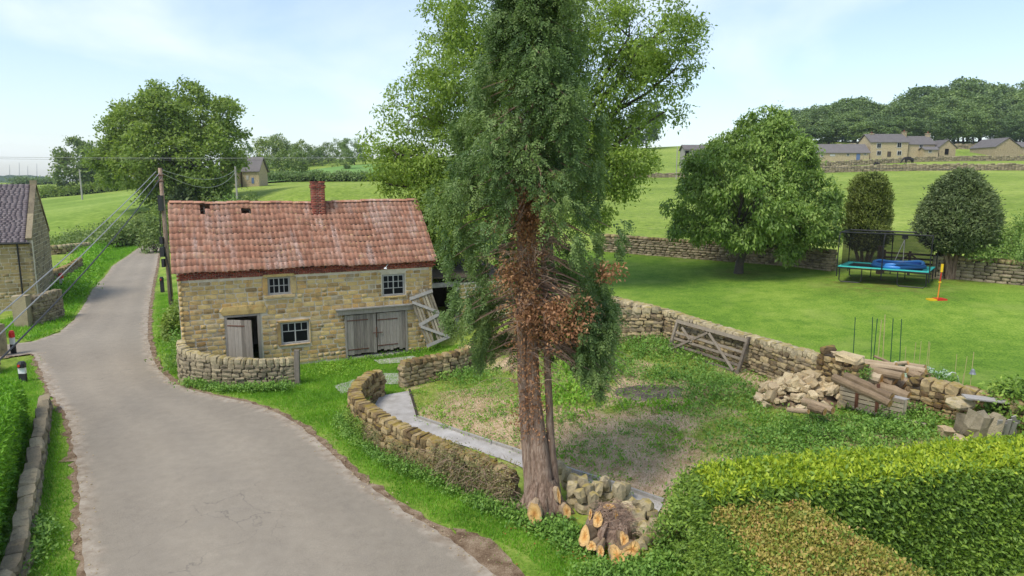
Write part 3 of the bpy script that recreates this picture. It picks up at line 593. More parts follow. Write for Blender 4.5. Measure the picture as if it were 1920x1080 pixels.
ext = {'across': lambda V: (lambda a, b: a / (a + b + 1e-6))(dist_poly(V, RR), dist_poly(V, RL)), 'edge': lambda V: np.minimum(dist_poly(V, RR), dist_poly(V, RL))}
sheet('road', road_poly, 'tarmac', .035, res=.45, extra=ext, ragged=.025)
def offset(line, d):
    P = np.array(line, float); T = nrm(np.gradient(P, axis=0)); return [tuple(q) for q in P + np.c_[-T[:, 1], T[:, 0]] * d]
sh = smooth_path(RR[2:-1], 1); so_ = offset(sh, .2); si = offset(sh, -.3)
shl = smooth_path(RL[2:], 1)
sheet('dirt_shoulder', si + so_[::-1], 'shoulder', .02, res=.5, ragged=.045, seed=2)
sheet('dirt_shoulder', offset(RL[13:], .14) + offset(RL[13:], -.14)[::-1], 'shoulder', .02, res=.5, ragged=.07, seed=3)
# bare trodden strip beside the road near the stump
sheet('dirt_shoulder', gp([(850,992),(900,1003),(955,1040),(985,1090),(925,1095),(880,1040)]), 'shoulder', .03, res=.4, ragged=.05, seed=4)
# verges and front-of-barn grass
wall3 = gp([(712,742),(690,752),(668,778),(668,800),(700,824),(760,864),(830,892),(900,923),(960,945),(1040,965),(1120,1000),(1210,1040)])
verge_r = sh[4:] 
vp = [tuple(p) for p in offset(RR[4:-1], -.15)] + [(7, 8), (6, 11), (3.4, 12.6)] + wall3[::-1] + gp([(760,735),(800,700),(880,690)]) + [(-2.0, 30), (-3.55, 30.4), (-12.8, 26.2), (-13.6, 29), (-20, 42), (-30, 60)]
verge_right = sheet('grass_verge', vp, 'verge', .0, res=.6, ragged=.06, seed=5)
vl = gp([(75,668),(95,740),(125,780),(140,850),(148,920),(150,1000),(160,1090)]) + [(-8.3, 9), (-12, 6), (-16, 12), (-19, 20), (-20.5, 27)]
sheet('grass_verge', vl, 'verge', .0, res=.6, ragged=.05, seed=6)
vl2 = gp([(266,462),(240,480),(210,500),(185,530),(165,560),(140,600),(112,622),(60,640)]) + [(-27.5, 34), (-28.4, 40.3), (-31.9, 47), (-38, 58), (-54, 88), (-60, 104), (-46, 104)]
sheet('grass_verge', vl2, 'verge', .0, res=.9, ragged=.08, seed=7)
# lawn
gw = [(10.1,19.5),(9.3,21.4),(8.3,23.5),(7.2,25.4),(6.05,27),(4.4,30),(2.6,33.5)]
lw = gp([(1120,470),(1200,477),(1330,487),(1470,497),(1560,508),(1640,512),(1760,520),(1920,536)])
lawn_poly = [(11.4,18.2),(13,16.2),(16,13.5),(30,12)] + [(33, 30)] + lw[::-1] + [(lw[0][0] - 6, lw[0][1] + 3), (-1.5, 46), (0, 38), (2.6, 33.5)] + gw[::-1]
foot = [G(1650, 530), G(1385, 512), G(1785, 522), G(1740, 575)]
def wear(V):
    o = np.zeros(len(V))
    for p, s_ in zip(foot, (3.0, 1.6, 1.8, .0001)): o = np.maximum(o, np.exp(-((V - np.array(p[:2])) ** 2).sum(1) / (2 * (s_ * .7) ** 2)))
    o = np.maximum(o, np.exp(-dist_poly(V, lw) / .8) * .7); return o
sheet('lawn', lawn_poly, 'lawn', .03, res=.7, extra={'wear': wear})
# brighter meadow on the left, crop field far up the slope
mp_ = gp([(80,372),(160,366),(235,363),(300,366),(330,392),(316,400),(262,398),(215,432),(150,445),(98,448),(60,430),(60,380)])
sheet('meadow', mp_, 'meadow', .12, res=5)
sheet('crop_field', gp([(470,346),(520,331),(600,318),(650,312),(720,309),(720,326),(600,333),(540,341)]), 'far_crop', .35, res=6)
# paddock
pad = gp([(752,728),(800,716),(860,700),(900,690)]) + [(-.4, 27.6), (3.4, 28.2), (6.0, 27)] + [(7.2,25.4),(8.3,23.5),(9.3,21.4),(10.1,19.5),(11.2,18.6),(12.4,17.0),(13.5,13.2),(4.5,11.6),(3.2,12.6)] + gp([(1245,965),(1130,912),(1050,885),(965,850),(880,823),(785,792),(768,738)])
burn = G(1215, 737)
def dryw(V):
    o = np.zeros(len(V))
    for px, py, r in ((1150, 850, 2.0), (1080, 810, 1.5), (880, 765, 1.8), (960, 800, 1.2), (1215, 737, 1.5), (1230, 890, 1.2), (1120, 880, 1.5), (1430, 700, .8), (1340, 655, .6)):
        p = G(px, py); o = np.maximum(o, np.clip(1.4 - np.sqrt(((V - np.array(p[:2])) ** 2).sum(1)) / r, 0, 1))
    return o
sheet('paddock_soil', pad, 'soil', .02, res=.5, extra={'dry': lambda V: dryw(V), 'burnt': lambda V: np.exp(-((V[:, 0] - burn.x) / 1.0) ** 2 - ((V[:, 1] - burn.y) / .6) ** 2)})
ang = np.linspace(0, 6.28, 22)[:-1]
sheet('burnt_patch', [(burn.x + 1.15 * math.cos(a) * R.uniform(.85, 1.1), burn.y + .72 * math.sin(a) * R.uniform(.85, 1.1)) for a in ang], 'burnt_soil', .03, res=.3, ragged=.04)
# concrete path inside the roadside wall, with its timber edging
edge_px = [(768,735),(783,786),(880,820),(965,848),(1050,880),(1130,905),(1245,945)]
E_ = gp(edge_px)
cpoly = E_ + [(q[0] - .28, q[1] - .48) for q in E_[:1:-1]] + gp([(760,806),(715,782),(700,765),(712,744)])
sheet('concrete_path', cpoly, 'concrete', .045, res=.4, ragged=.012)
ed = thing('timber_edging', 'weathered timber edging board between the pale concrete strip and the weedy paddock', 'edging', (*E_[3], h1(*E_[3])))
for a, b in zip(E_[1:], E_[2:]):
    MB().bar((*a, h1(*a) + .06), (*b, h1(*b) + .06), .07, .13).build('board', MAT['grey_wood'], ed)
MB().bar((*E_[0], h1(*E_[0]) + .06), (*E_[1], h1(*E_[1]) + .06), .06, .12).build('board', MAT['dark_wood'], ed)
for k, poly in enumerate(([(625,725),(668,712),(678,728),(640,740)], [(700,676),(775,668),(790,676),(712,684)], [(720,700),(752,702),(748,722),(712,720)], [(655,742),(668,735),(664,760)])):
    pts = gp(poly); sheet('flagstone_path', pts, 'concrete', .035 if k else .03, res=.4, ragged=.03, seed=k)
# ================================================================ THE STONE BARN
def plane_hit(M, px, py, off=0.0):
    """(s, z) on the vertical plane y=off of frame M"""
    Mi = M.inverted(); o = Mi @ CAM; d = Mi.to_3x3() @ Vector(ray(px, py)); t = (off - o.y) / d.y; q = o + d * t; return q.x, q.z
def clad(pool, M, L, top, openings=(), course=(.15, .25), length=(.28, .62), z0=0.0, depth=.12, y=.085, jit=.007, seed=2, skew=.0):
    R.seed(seed); it = []; z = z0; K = len(POOL[pool]); zmax = max(top(L * i / 40) for i in range(41))
    while z < zmax - .05:
        h = R.uniform(*course); zc = z + h / 2
        bl = sorted([(a, b) for a, b, c, d in openings if c - .03 < zc < d + .03]); free = []; q = 0
        while q < L and top(q) < zc + h * .3: q += .05
        e = L
        while e > q and top(e) < zc + h * .3: e -= .05
        for a, b in bl:
            if a > q: free.append((q, min(a, e)))
            q = max(q, b)
        if q < e: free.append((q, e))
        for a, b in free:
            s = a
            while s < b - .02:
                l = R.uniform(*length)
                if b - s - l < length[0] * .6: l = b - s
                hh = h * R.uniform(.9, 1.0)
                it.append((POOL[pool][R.randrange(K)], M @ TRS((s + l / 2, y + R.uniform(-jit, jit), zc + R.uniform(-.008, .008)), ((l - .026) * 1.03, depth, (hh - .018) * 1.03), R.uniform(-.01, .01), 0, R.uniform(-.02, .02)))); s += l
        z += h
    return it
def core_wall(M, L, hgt_, openings, y0, y1):
    mb = MB(); xs_ = sorted({0, L, *[o[0] for o in openings], *[o[1] for o in openings]}); zs_ = sorted({-.3, hgt_, *[o[2] for o in openings], *[o[3] for o in openings]})
    for a, b in zip(xs_, xs_[1:]):
        for c, d in zip(zs_, zs_[1:]):
            m = ((a + b) / 2, (c + d) / 2)
            if not any(o[0] < m[0] < o[1] and o[2] < m[1] < o[3] for o in openings): mb.box((a, y0, c), (b, y1, d), M)
    return mb
TH = .4433; BA = Vector((-12.802, 25.809, 0)); BL = 10.24; HW = 2.52; EZ = 4.02; RZ = 6.60
BM = Matrix.Translation(BA) @ Matrix.Rotation(TH, 4, 'Z')
barn = thing('stone_barn', 'old two storey yellow stone barn with sagging red pantile roof beside the road bend', 'barn', BA)
def FP(px, py, off=0): return plane_hit(BM, px, py, off)
def rect(x0, y0, x1, y1):
    a = FP(x0, (y0 + y1) / 2); b = FP(x1, (y0 + y1) / 2); m = (x0 + x1) / 2; return [a[0], b[0], FP(m, y1)[1], FP(m, y0)[1]]
W1 = rect(502, 519, 545, 553); W2 = rect(527, 603, 581, 645); W3 = rect(717, 514, 760, 555)
D1 = rect(424, 590, 491, 700); D1[2] = 0; GD = rect(648, 586, 764, 680); GD[2] = 0
LN = rect(411, 573, 501, 589); LN[2] = D1[3]
GL = [GD[0] - .32, GD[1] + .30, GD[3], GD[3] + .30]
def grow(r, a, b, c, d): return [r[0] - a, r[1] + b, r[2] - c, r[3] + d]
W1o = grow(W1, .2, .24, .13, .12); W2o = grow(W2, .15, .04, .05, .08)
fr_open = [W1, W2, W3, D1, GD]
core_wall(BM, BL, 3.98, fr_open, .05, .45).build('wall', MAT['mortar'], barn)
# the other three walls, with rough coursing
Bw = BM @ Matrix.Translation((BL, 2 * HW, 0)) @ Matrix.Rotation(math.pi, 4, 'Z')
core_wall(Bw, BL, 3.98, [], .05, .4).build('wall', MAT['mortar'], barn)
Rg = BM @ Matrix.Translation((BL, 0, 0)) @ Matrix.Rotation(math.pi / 2, 4, 'Z'); Lg = BM @ Matrix.Translation((0, 2 * HW, 0)) @ Matrix.Rotation(-math.pi / 2, 4, 'Z')
gtop = lambda s: 3.98 + (RZ - .15 - 3.98) * (1 - abs(s - HW) / HW)
for Mg in (Rg, Lg):
    mb = MB(); prof = [(.05, -.3), (2 * HW - .05, -.3), (2 * HW - .05, 3.98), (HW, RZ - .18), (.05, 3.98)]
    v = [Mg @ Vector((a, yy, b)) for yy in (.05, .4) for a, b in prof]; mb.add(v, [(0,1,2,3,4), (9,8,7,6,5)] + [(i, i+5, (i+1) % 5 + 5, (i+1) % 5) for i in range(5)]); mb.build('gable_wall', MAT['mortar'], barn)
stones = clad('block', BM, BL, lambda s: 3.74, [W1o, W2o, grow(W3, .03, .03, .06, .03), grow(D1, .0, .05, 0, 0), grow(GD, .0, .02, 0, 0), LN, GL], seed=4, course=(.14, .215), length=(.22, .50))
side_st = clad('block', Rg, 2 * HW, gtop, seed=5) + clad('block', Lg, 2 * HW, gtop, seed=6) + clad('block', Bw, BL, lambda s: 3.9, seed=7)
# quoins at the left corner
emit('stone', stones, barn, 300, 'wall_stones', rest_extra=side_st)
def slab(r, pj, name='stone_slab', y=.02, d=.2):
    put(name, POOL['block'][R.randrange(14)], barn, BM @ TRS(((r[0] + r[1]) / 2, y + d / 2 - pj, (r[2] + r[3]) / 2), (r[1] - r[0], d, r[3] - r[2])))
slab(LN, .045, 'lintel')
for W_, Wo in ((W1, W1o), (W2, W2o)):
    slab([Wo[0], W_[0], W_[2], W_[3]], .03, 'window_jamb'); slab([W_[1], Wo[1], W_[2], W_[3]], .03, 'window_jamb')
    slab([Wo[0], Wo[1], W_[3], Wo[3]], .035, 'lintel'); slab([Wo[0] + .03, Wo[1] - .03, Wo[2], W_[2]], .06, 'sill')
slab([W3[0] - .04, W3[1] + .04, W3[2] - .07, W3[2]], .03, 'sill')
# brick band under the eaves
brick_me = POOL_b = stone_pool('brick_piece', 'brick', 5, 20, .012, seed=22, plain=True)
its = []
for r_ in range(4):
    s = -.02 + (r_ % 2) * .1
    while s < BL:
        its.append((brick_me[R.randrange(5)], BM @ TRS((s + .105, .075 + R.uniform(-.008, .008) - .012 * r_, 3.765 + r_ * .073), (.205, .14, .062)))); s += .215
merged('brick_course', its, barn)
# windows
def window(r, cols, parent, M, ymid=.13, bars='white_paint', fr=.055):
    x0, x1, z0, z1 = r; mb = MB(); t0, t1 = ymid - .03, ymid + .03
    mb.box((x0, t0, z0), (x0 + fr, t1, z1), M); mb.box((x1 - fr, t0, z0), (x1, t1, z1), M); mb.box((x0 + fr, t0 - .002, z0), (x1 - fr, t1, z0 + fr), M); mb.box((x0 + fr, t0 - .002, z1 - fr), (x1 - fr, t1, z1), M)
    wn_ = mb.build('window', MAT['grey_wood'], parent); X0, X1, Z0, Z1 = x0 + fr, x1 - fr, z0 + fr, z1 - fr
    n = len(cols); bw = .028; bb = MB()
    for i, rows in enumerate(cols):                       # a casement: rows of (height share, number of lights)
        a = X0 + (X1 - X0) * i / n; b = X0 + (X1 - X0) * (i + 1) / n
        if i: bb.box((a - bw * .8, t0 - .006, Z0), (a + bw * .8, t1 - .01, Z1), M)
        z = Z1; tot = sum(q[0] for q in rows)
        for j, (sh_, k) in enumerate(rows):
            zz = z - (Z1 - Z0) * sh_ / tot
            if j < len(rows) - 1: bb.box((a + bw, t0 + .004, zz - bw / 2), (b - bw, t1 - .02, zz + bw / 2), M)
            for c_ in range(k):
                p0 = a + (b - a) * c_ / k; p1 = a + (b - a) * (c_ + 1) / k
                if c_: bb.box((p0 - bw / 2, t0 + .008, zz + bw / 2), (p0 + bw / 2, t1 - .02, z - bw / 2), M)
                MB().box((p0 + .01, ymid - .003, zz + .01), (p1 - .01, ymid + .003, z - .01), M).build('pane', MAT['window_glass'], wn_)
            z = zz
    for e in (X0, X1 - bw): bb.box((e + .001, t0 - .004, Z0 + .001), (e + bw, t1 - .012, Z1 - .001), M)
    bb.box((X0 + bw, t0 - .004, Z0 + .001), (X1 - bw, t1 - .012, Z0 + bw), M); bb.box((X0 + bw, t0 - .004, Z1 - bw), (X1 - bw, t1 - .012, Z1 - .001), M)
    bb.build('glazing_bars', MAT[bars], wn_); return wn_
window(W1, [[(1, 2), (1, 2)], [(1, 2), (1, 2)]], barn, BM); window(W2, [[(.42, 2), (.58, 1)], [(.42, 2), (.58, 1)]], barn, BM); window(W3, [[(.33, 2), (.33, 2), (.34, 1)], [(.33, 2), (.33, 2), (.34, 1)]], barn, BM)
# plank doors
def plank_door(name, M, w_, h_, n, parent, mat='old_wood', ledges=(.12, .5, .88), th=.03, ragged=.0, gap=.006, top=lambda q: 0, mesh_side=-1, hinge=True):
    root = MB(); 
    for l in ledges: root.box((.03, .0, h_ * l - .05), (w_ - .03, .025, h_ * l + .05), M)
    d = root.build(name, MAT[mat], parent); pw = w_ / n
    for i in range(n):
        j = R.uniform(0, ragged); t_ = top(i / n)
        MB().box((i * pw + gap / 2, -th + R.uniform(-.004, .004), j), ((i + 1) * pw - gap / 2, -.002, h_ + t_ - R.uniform(0, .02)), M).build('plank', MAT[mat], d)
    if hinge:
        for l in (ledges[0], ledges[-1]): MB().box((.01, -th - .014, h_ * l - .022), (w_ * .72, -th - .003, h_ * l + .022), M).build('hinge', MAT['rust'], d)
    return d
R.seed(31)
dw = D1[1] - D1[0]; dh = D1[3]
fr = MB(); fr.box((D1[0] + .001, .02, 0), (D1[0] + .09, .16, dh), BM); fr.box((D1[1] - .12, .02, 0), (D1[1] - .001, .16, dh), BM); fr.box((D1[0] + .09, .02, dh - .08), (D1[1] - .12, .16, dh - .001), BM); fr.build('door_frame', MAT['old_wood'], barn)
plank_door('door', BM @ Matrix.Translation((D1[0] + .09, .0, .12)) @ Matrix.Rotation(-.55, 4, 'Z'), dw * .76, dh - .27, 7, barn, ragged=.06)
gw_ = (GD[1] - GD[0]) / 2; gh = GD[3]
fr = MB(); fr.box((GD[0], .0, 0), (GD[0] + .07, .14, gh), BM); fr.box((GD[1] - .07, .0, 0), (GD[1], .14, gh), BM); fr.build('door_frame', MAT['old_wood'], barn)
plank_door('garage_door', BM @ Matrix.Translation((GD[0] + .08, .05, .08)), gw_ - .1, gh - .1, 9, barn, ragged=.07, ledges=(.14, .86))
plank_door('garage_door', BM @ Matrix.Translation((GD[0] + gw_ + .02, .045, .12)), gw_ - .1, gh - .14, 9, barn, ragged=.12, ledges=(.16, .82))
MB().box((GD[0] + gw_ - .18, -.02, gh * .52), (GD[0] + gw_ + .25, .0, gh * .52 + .03), BM).build('bolt', MAT['rust'], barn)
MB().box((GD[0] + gw_ - .04, -.03, gh * .42), (GD[0] + gw_ - .01, .0, gh * .66), BM).build('latch', MAT['rust'], barn)
MB().box((GL[0], -.05, GL[2] + .01), (GL[1], .2, GL[3] - .07), BM @ Matrix.Translation((0, 0, 0))).build('timber_lintel', MAT['old_wood'], barn)
MB().box((GL[0] - .06, -.14, GL[3] - .07), (GL[1] + .05, .04, GL[3] - .02), BM).build('weather_board', MAT['grey_wood'], barn)
# iron bracket lamp near the right window
s_, z_ = FP(722, 500); mb = MB(); mb.tube([BM @ Vector(p) for p in ((s_ + .15, .02, z_ + .12), (s_ + .12, -.14, z_ + .14), (s_ + .02, -.2, z_ + .06), (s_ - .02, -.2, z_ - .02))], .014, 6); mb.tube([BM @ Vector((s_ - .02, -.2, z_)), BM @ Vector((s_ - .04, -.2, z_ - .07))], [.03, .09], 8); mb.build('lamp_bracket', MAT['white_plastic'], barn)
# ---- roof
def tile_mesh(seed):
    g = np.random.default_rng(seed); n = 5; xs = np.linspace(-.115, .115, n + 1); prof = .018 * np.sin((xs / .23 + .5) * 2 * math.pi * .95 - .4) ; v = []
    for yy, lift in ((-.02, .016), (.38, .0)):
        for a, b in zip(xs, prof): v.append((a + g.normal() * .002, yy, b + lift))
    for a, b in zip(xs, prof): v.append((a, -.018, b - .008))
    f = [(i, i+1, n+2+i, n+1+i) for i in range(n)] + [(2*(n+1)+i, 2*(n+1)+i+1, i+1, i) for i in range(n)]
    me = bpy.data.meshes.new('tile'); me.from_pydata(v, [], f); me.materials.append(MAT['pantile']); me.polygons.foreach_set('use_smooth', np.ones(len(f), bool)); return me
tiles = [tile_mesh(i) for i in range(8)]
SL = math.hypot(HW + .2, RZ - EZ + .02); SA = math.atan2(RZ - EZ + .02, HW + .2); NC, NR = 54, 11; cw = (BL + .32) / NC; gauge = SL / NR
def sag(s, t): return -.07 * math.sin(math.pi * min(max(s / BL, 0), 1)) ** .8 * (.3 + t / SL) * .8 + .02 * math.sin(s * 1.3 + t) + (.015 * math.sin(s * 3.1))
def roof_pt(s, t, back=False):
    y = -.2 + t * math.cos(SA); z = EZ - .02 + t * math.sin(SA) + sag(s, t)
    return Vector((s, (2 * HW - y) if back else y, z))
f_it, b_it = [], []; R.seed(8)
eave = lambda s: -.05 if .2 < s / BL < .62 and False else (-.10 * math.exp(-((s - 6.5) / .35) ** 2) + .05 * (s / BL > .25) * (s / BL < .63))
for back in (0, 1):
    for r_ in range(NR + 0):
        for c_ in range(NC):
            s = -.16 + (c_ + .5) * cw; t = r_ * gauge + .02 + (eave(s) if r_ < 2 else 0); P = roof_pt(s, t + .15, back)
            q = proj(BM @ P)
            if not back and ((371 < q[0] < 390 and 386 < q[1] < 408) or (455 < q[0] < 471 and 397 < q[1] < 409)): continue
            if not back: M = BM @ Matrix.Translation(roof_pt(s, t)) @ Matrix.Rotation(SA, 4, 'X')
            else: M = BM @ Matrix.Translation(roof_pt(s, t, True)) @ Matrix.Rotation(math.pi, 4, 'Z') @ Matrix.Rotation(SA, 4, 'X')
            M = M @ Matrix.LocRotScale(Vector((R.uniform(-.006, .006), R.uniform(-.014, .014), .045)), Euler((R.uniform(-.02, .03), R.uniform(-.03, .03), R.uniform(-.035, .035))), Vector((cw / .215, 1, 1)))
            (b_it if back else f_it).append((tiles[R.randrange(8)], M))
emit('tile', f_it, barn, 300, 'upper_tiles', rest_extra=b_it)
# rafters and battens, seen through the holes
mb = MB()
for i in range(12):
    s = .3 + i * (BL - .6) / 11
    for bk in (False, True): mb.bar(BM @ (roof_pt(s, .1, bk) - Vector((0, 0, .09))), BM @ (roof_pt(s, SL, bk) - Vector((0, 0, .09))), .06, .1)
for r_ in range(NR):
    for bk in (False, True): mb.bar(BM @ (roof_pt(0, r_ * gauge + .3, bk) - Vector((0, 0, .02))), BM @ (roof_pt(BL, r_ * gauge + .3, bk) - Vector((0, 0, .02))), .04, .025)
mb.build('roof_timbers', MAT['dark_wood'], barn)
MB().box((.06, .46, 2.35), (BL - .06, 2 * HW - .46, 2.45), BM).build('upper_floor', MAT['dark_wood'], barn)
rt = MB(); n = 6
for i in range(n + 1):
    a = math.pi * (.05 + .9 * i / n); rt.v += [(-.235, -math.cos(a) * .13, math.sin(a) * .10), (.225, -math.cos(a) * .125, math.sin(a) * .095)]
rt.f = [(2*i, 2*i+1, 2*i+3, 2*i+2) for i in range(n)] + [(0, 2, 4, 6, 8, 10, 12)]
rtm = rt.mesh('ridge', MAT['pantile'], True)
for i in range(24):
    s = -.1 + .22 + i * (BL + .2) / 24; p = roof_pt(s, SL)
    put('ridge_tile', rtm, barn, BM @ TRS((s, HW, p.z + .03 + R.uniform(-.012, .012)), (1, 1, 1), R.uniform(-.03, .03), 0, R.uniform(-.03, .03)))
# chimney
cs_, _ = FP(596, 380, HW - .25); ch = Matrix.Translation(Vector((cs_, HW - .28, 0))); zt = plane_hit(BM, 596, 341, HW - .28)[1]
mb = MB(); cw2 = .27; mb.box((-cw2 + .02, -cw2 + .02, 5.9), (cw2 - .02, cw2 - .02, zt - .01), BM @ ch); chim = mb.build('chimney', MAT['mortar'], barn); its = []; z = 5.95; k = 0
while z < zt - .02:
    e = .03 if (zt - .32 < z < zt - .18) else (.015 if z > zt - .1 else 0); e2 = cw2 + e
    for side in range(4):
        rm = Matrix.Rotation(side * math.pi / 2, 4, 'Z')
        for j in range(3 if k % 2 else 2):
            n_ = 3 if k % 2 else 2; l = 2 * e2 / n_; its.append((brick_me[R.randrange(5)], BM @ ch @ rm @ TRS((-e2 + l * (j + .5), -e2 + .05, z + .033), (l - .012, .11, .062))))
    z += .074; k += 1
merged('chimney_bricks', its, chim)
MB().tube([BM @ ch @ Vector((0, 0, zt - .02)), BM @ ch @ Vector((0, 0, zt + .015))], .16, 8).build('flue', MAT['interior_dark'], chim)
# ---- cart shed beyond the right-hand gable
sp0 = G(842, 634); SM = BM @ Matrix.Translation((BL + .02, 1.1, 0))
shed = thing('cart_shed', 'dark open-fronted lean-to shed against the right gable of the stone barn', 'shed', SM.translation); sw, sdp, shh = 4.2, 4.6, 3.0
core_wall(SM @ Matrix.Translation((sw, .3, 0)) @ Matrix.Rotation(math.pi / 2, 4, 'Z'), sdp, 2.8, [], 0, .35).build('side_wall', MAT['mortar'], shed)
core_wall(SM @ Matrix.Translation((0, sdp, 0)), sw + .3, 3.2, [], 0, .35).build('back_wall', MAT['dark_wood'], shed)
st = clad('block', SM @ Matrix.Translation((1.55, -.04, 0)), sw - 1.35, lambda s: 2.7, seed=14); core_wall(SM @ Matrix.Translation((1.55, 0, 0)), sw - 1.35, 2.75, [], 0, .35).build('front_wall', MAT['mortar'], shed); merged('wall_stones', st, shed)
mb = MB(); rv = [SM @ Vector(p) for p in ((-.02, -.25, 3.08), (sw + .4, -.25, 2.85), (sw + .4, sdp + .3, 3.25), (-.02, sdp + .3, 3.5))]; mb.add(rv + [v + Vector((0, 0, .08)) for v in rv], ((3,2,1,0), (4,5,6,7), (0,1,5,4), (1,2,6,5), (2,3,7,6), (3,0,4,7))); mb.build('roof', MAT['dark_wood'], shed)
MB().box((1.47, -.1, 0), (1.60, .06, 2.86), SM).build('post', MAT['grey_wood'], shed)
MB().box((-.02, -.12, 2.62), (1.6, -.02, 2.84), SM).build('beam', MAT['grey_wood'], shed)
MB().box((-.02, .0, -.1), (sw, sdp, .03), SM).build('floor', MAT['earth_fill'], shed)
# ---- the broken plank door leaning on the corner
def quad_frame(p0, p1, p2):
    p0, p1, p2 = map(Vector, (p0, p1, p2)); x = p1 - p0; w_ = x.length; x.normalize(); y = p2 - p0; y -= x * y.dot(x); h_ = y.length; y.normalize(); z = x.cross(y); return Matrix(((x.x, z.x, y.x, p0.x), (x.y, z.y, y.y, p0.y), (x.z, z.z, y.z, p0.z), (0, 0, 0, 1))), w_, h_
def fpw(px, py, off): s, z = FP(px, py, off); return BM @ Vector((s, off, z))
dq0, dq1, dq2 = fpw(802, 652, -.62), fpw(842, 636, -.58), fpw(781, 548, -.1)
QM, qw, qh = quad_frame(dq0, dq1, dq2)
if (QM.to_3x3() @ Vector((0, 1, 0))).dot(CAM - dq0) > 0: QM = QM @ Matrix.Translation((0, 0, 0)) @ Matrix.Diagonal((1, -1, 1, 1))
ld = thing('leaning_door', 'broken slatted plank door with zigzag braces leaning on the barn corner', 'door', dq0); R.seed(12)
for i in range(8):
    if i == 3: continue
    a = qw * i / 8; MB().box((a + .012, .0, R.uniform(0, .08)), (a + qw / 8 - .022, .03, qh * R.uniform(.93, 1.06)), QM).build('plank', MAT['plank_wood'], ld)
for (a, b, c_, d) in ((-.03, .93, 1.02, .93), (-.03, .43, 1.02, .50), (-.03, .03, 1.06, .05)):
    MB().bar(QM @ Vector((a * qw, -.02, b * qh)), QM @ Vector((c_ * qw, -.02, d * qh)), .035, .14, QM.to_3x3() @ Vector((0, 0, 1))).build('rail', MAT['grey_wood'], ld)
for (a, b, c_, d) in ((.02, .86, .95, .53), (.02, .40, .95, .07)):
    MB().bar(QM @ Vector((a * qw, -.045, b * qh)), QM @ Vector((c_ * qw, -.045, d * qh)), .03, .12, QM.to_3x3() @ Vector((0, 0, 1))).build('brace', MAT['grey_wood'], ld)
# ================================================================ DRY STONE WALLS
yw = [(-12.75,25.7,1.5), (-12.45,25.05,1.38), (-11.8,24.65,1.25), (-11.0,24.4,1.14), (-10.2,24.3,1.08), (-9.2,24.35,1.05), (-8.25,24.85,1.02)]
dry_wall('yard_wall', 'low curved stone wall with upright coping in front of the barn door', yw, thick=.36, pool='grey', seed=41, cope=.27, copew=(.17, .26))
w2 = [(*G(755,727)[:2], 1.02), (*G(800,716)[:2], 1.0), (*G(860,703)[:2], .98), (-.9, 27.3, .95), (1.2, 28.1, 1.0)]
dry_wall('yard_wall', 'short coped stone wall between the garage doors and the nettle patch', w2, thick=.42, pool='dry', cpool='mossy', seed=42, cope=.26, copew=(.2, .36))
w3 = [(*wall3[0], .95)] + [(*p, 1.0) for p in wall3[1:4]] + [(*p, .95) for p in wall3[4:8]] + [(*wall3[8], .8)]
dry_wall('roadside_wall', 'long mossy curved wall with crumbling coping between the road verge and the concrete strip', w3, thick=.42, pool='mossy', cpool='mossy', seed=43, cope=.24, copew=(.09, .2), jit=.055)
cor = (6.05, 27)
dry_wall('crossing_wall', 'square stone wall with big cap stones joining the corner near the old leaning gate', [(*G(1118,652)[:2], 1.35), (4.3, 27.2, 1.4), (5.9, 26.9, 1.5)], thick=.45, pool='dry', seed=44, cope=.3, copew=(.24, .42))
gwp = [(2.6,33.5,1.15), (4.4,30,1.2), (6.1,27.1,1.35), (7.2,25.4,1.25), (8.3,23.5,1.22), (9.3,21.4,1.3), (9.75,20.4,1.25)]
dry_wall('garden_wall', 'long coped dry stone wall dividing the weedy paddock from the green lawn', gwp, thick=.48, seed=45, cope=.25, copew=(.13, .24))
dry_wall('garden_wall', 'ruined uncoped end of stone wall above the rubble heap', [(9.7,20.45,1.38), (10.05,19.7,1.42), (10.2,19.35,1.1)], thick=.6, pool='mossy', seed=46, cope=0, jit=.06, length=(.15,.35))
p = G(1575, 655, 1.45); capst = put('cap_stone', POOL['rubble'][3], None, TRS((10.0, 19.6, h1(10, 19.6) + 1.42), (.75, .5, .22), -.9, 0, .08)); tag(capst, 'big flat pale cap stone lying on the ruined wall end', 'stone')
for k, (a, b, s_) in enumerate(((9.85, 20.1, .3), (9.9, 19.95, .24))): tag(put('cap_stone', POOL['rubble'][5 + k], None, TRS((a, b, h1(a, b) + 1.42), (s_, s_ * .8, s_ * .5), k)), ('small tan stone perched on the ruined wall top beside the flat cap stone', 'smallest loose stone behind the flat cap stone on the ruined wall')[k], 'stone')
wr = [(11.35,18.75,1.0), (11.9,18.0,.95), (12.5,17.15,.85), (13.6,15.9,.75)]
dry_wall('garden_wall', 'mossy low stone wall stub between the log pile and the laurel bush', wr, thick=.5, pool='mossy', cpool='mossy', seed=47, cope=.3, copew=(.25, .45), length=(.14, .34))
# wall between the lawn and the hill pasture, too far to pick its stones apart one by one
lp_ = [(*p, 1.25) for p in lw]
dry_wall('field_wall', 'long grey dry stone wall behind the tree and trampoline at the lawn edge', [lp_[0][:2] + (1.25,)] + lp_[1:5], thick=.5, pool='grey', cpool='dry', seed=48, cope=.22, copew=(.2, .35), length=(.25, .6), course=(.12, .2), individual=False)
gxa, gxb = G(1645, 516), G(1752, 524)
dry_wall('field_wall', 'stretch of grey dry stone wall right of the wooden field gate', [(gxb.x + .1, gxb.y, 1.25), (*lp_[6][:2], 1.25), (*lp_[7][:2], 1.25), (lp_[7][0] + 3, lp_[7][1] - 2, 1.25)], thick=.5, pool='grey', cpool='dry', seed=49, cope=.22, copew=(.2, .35), length=(.25, .6), course=(.12, .2), individual=False)
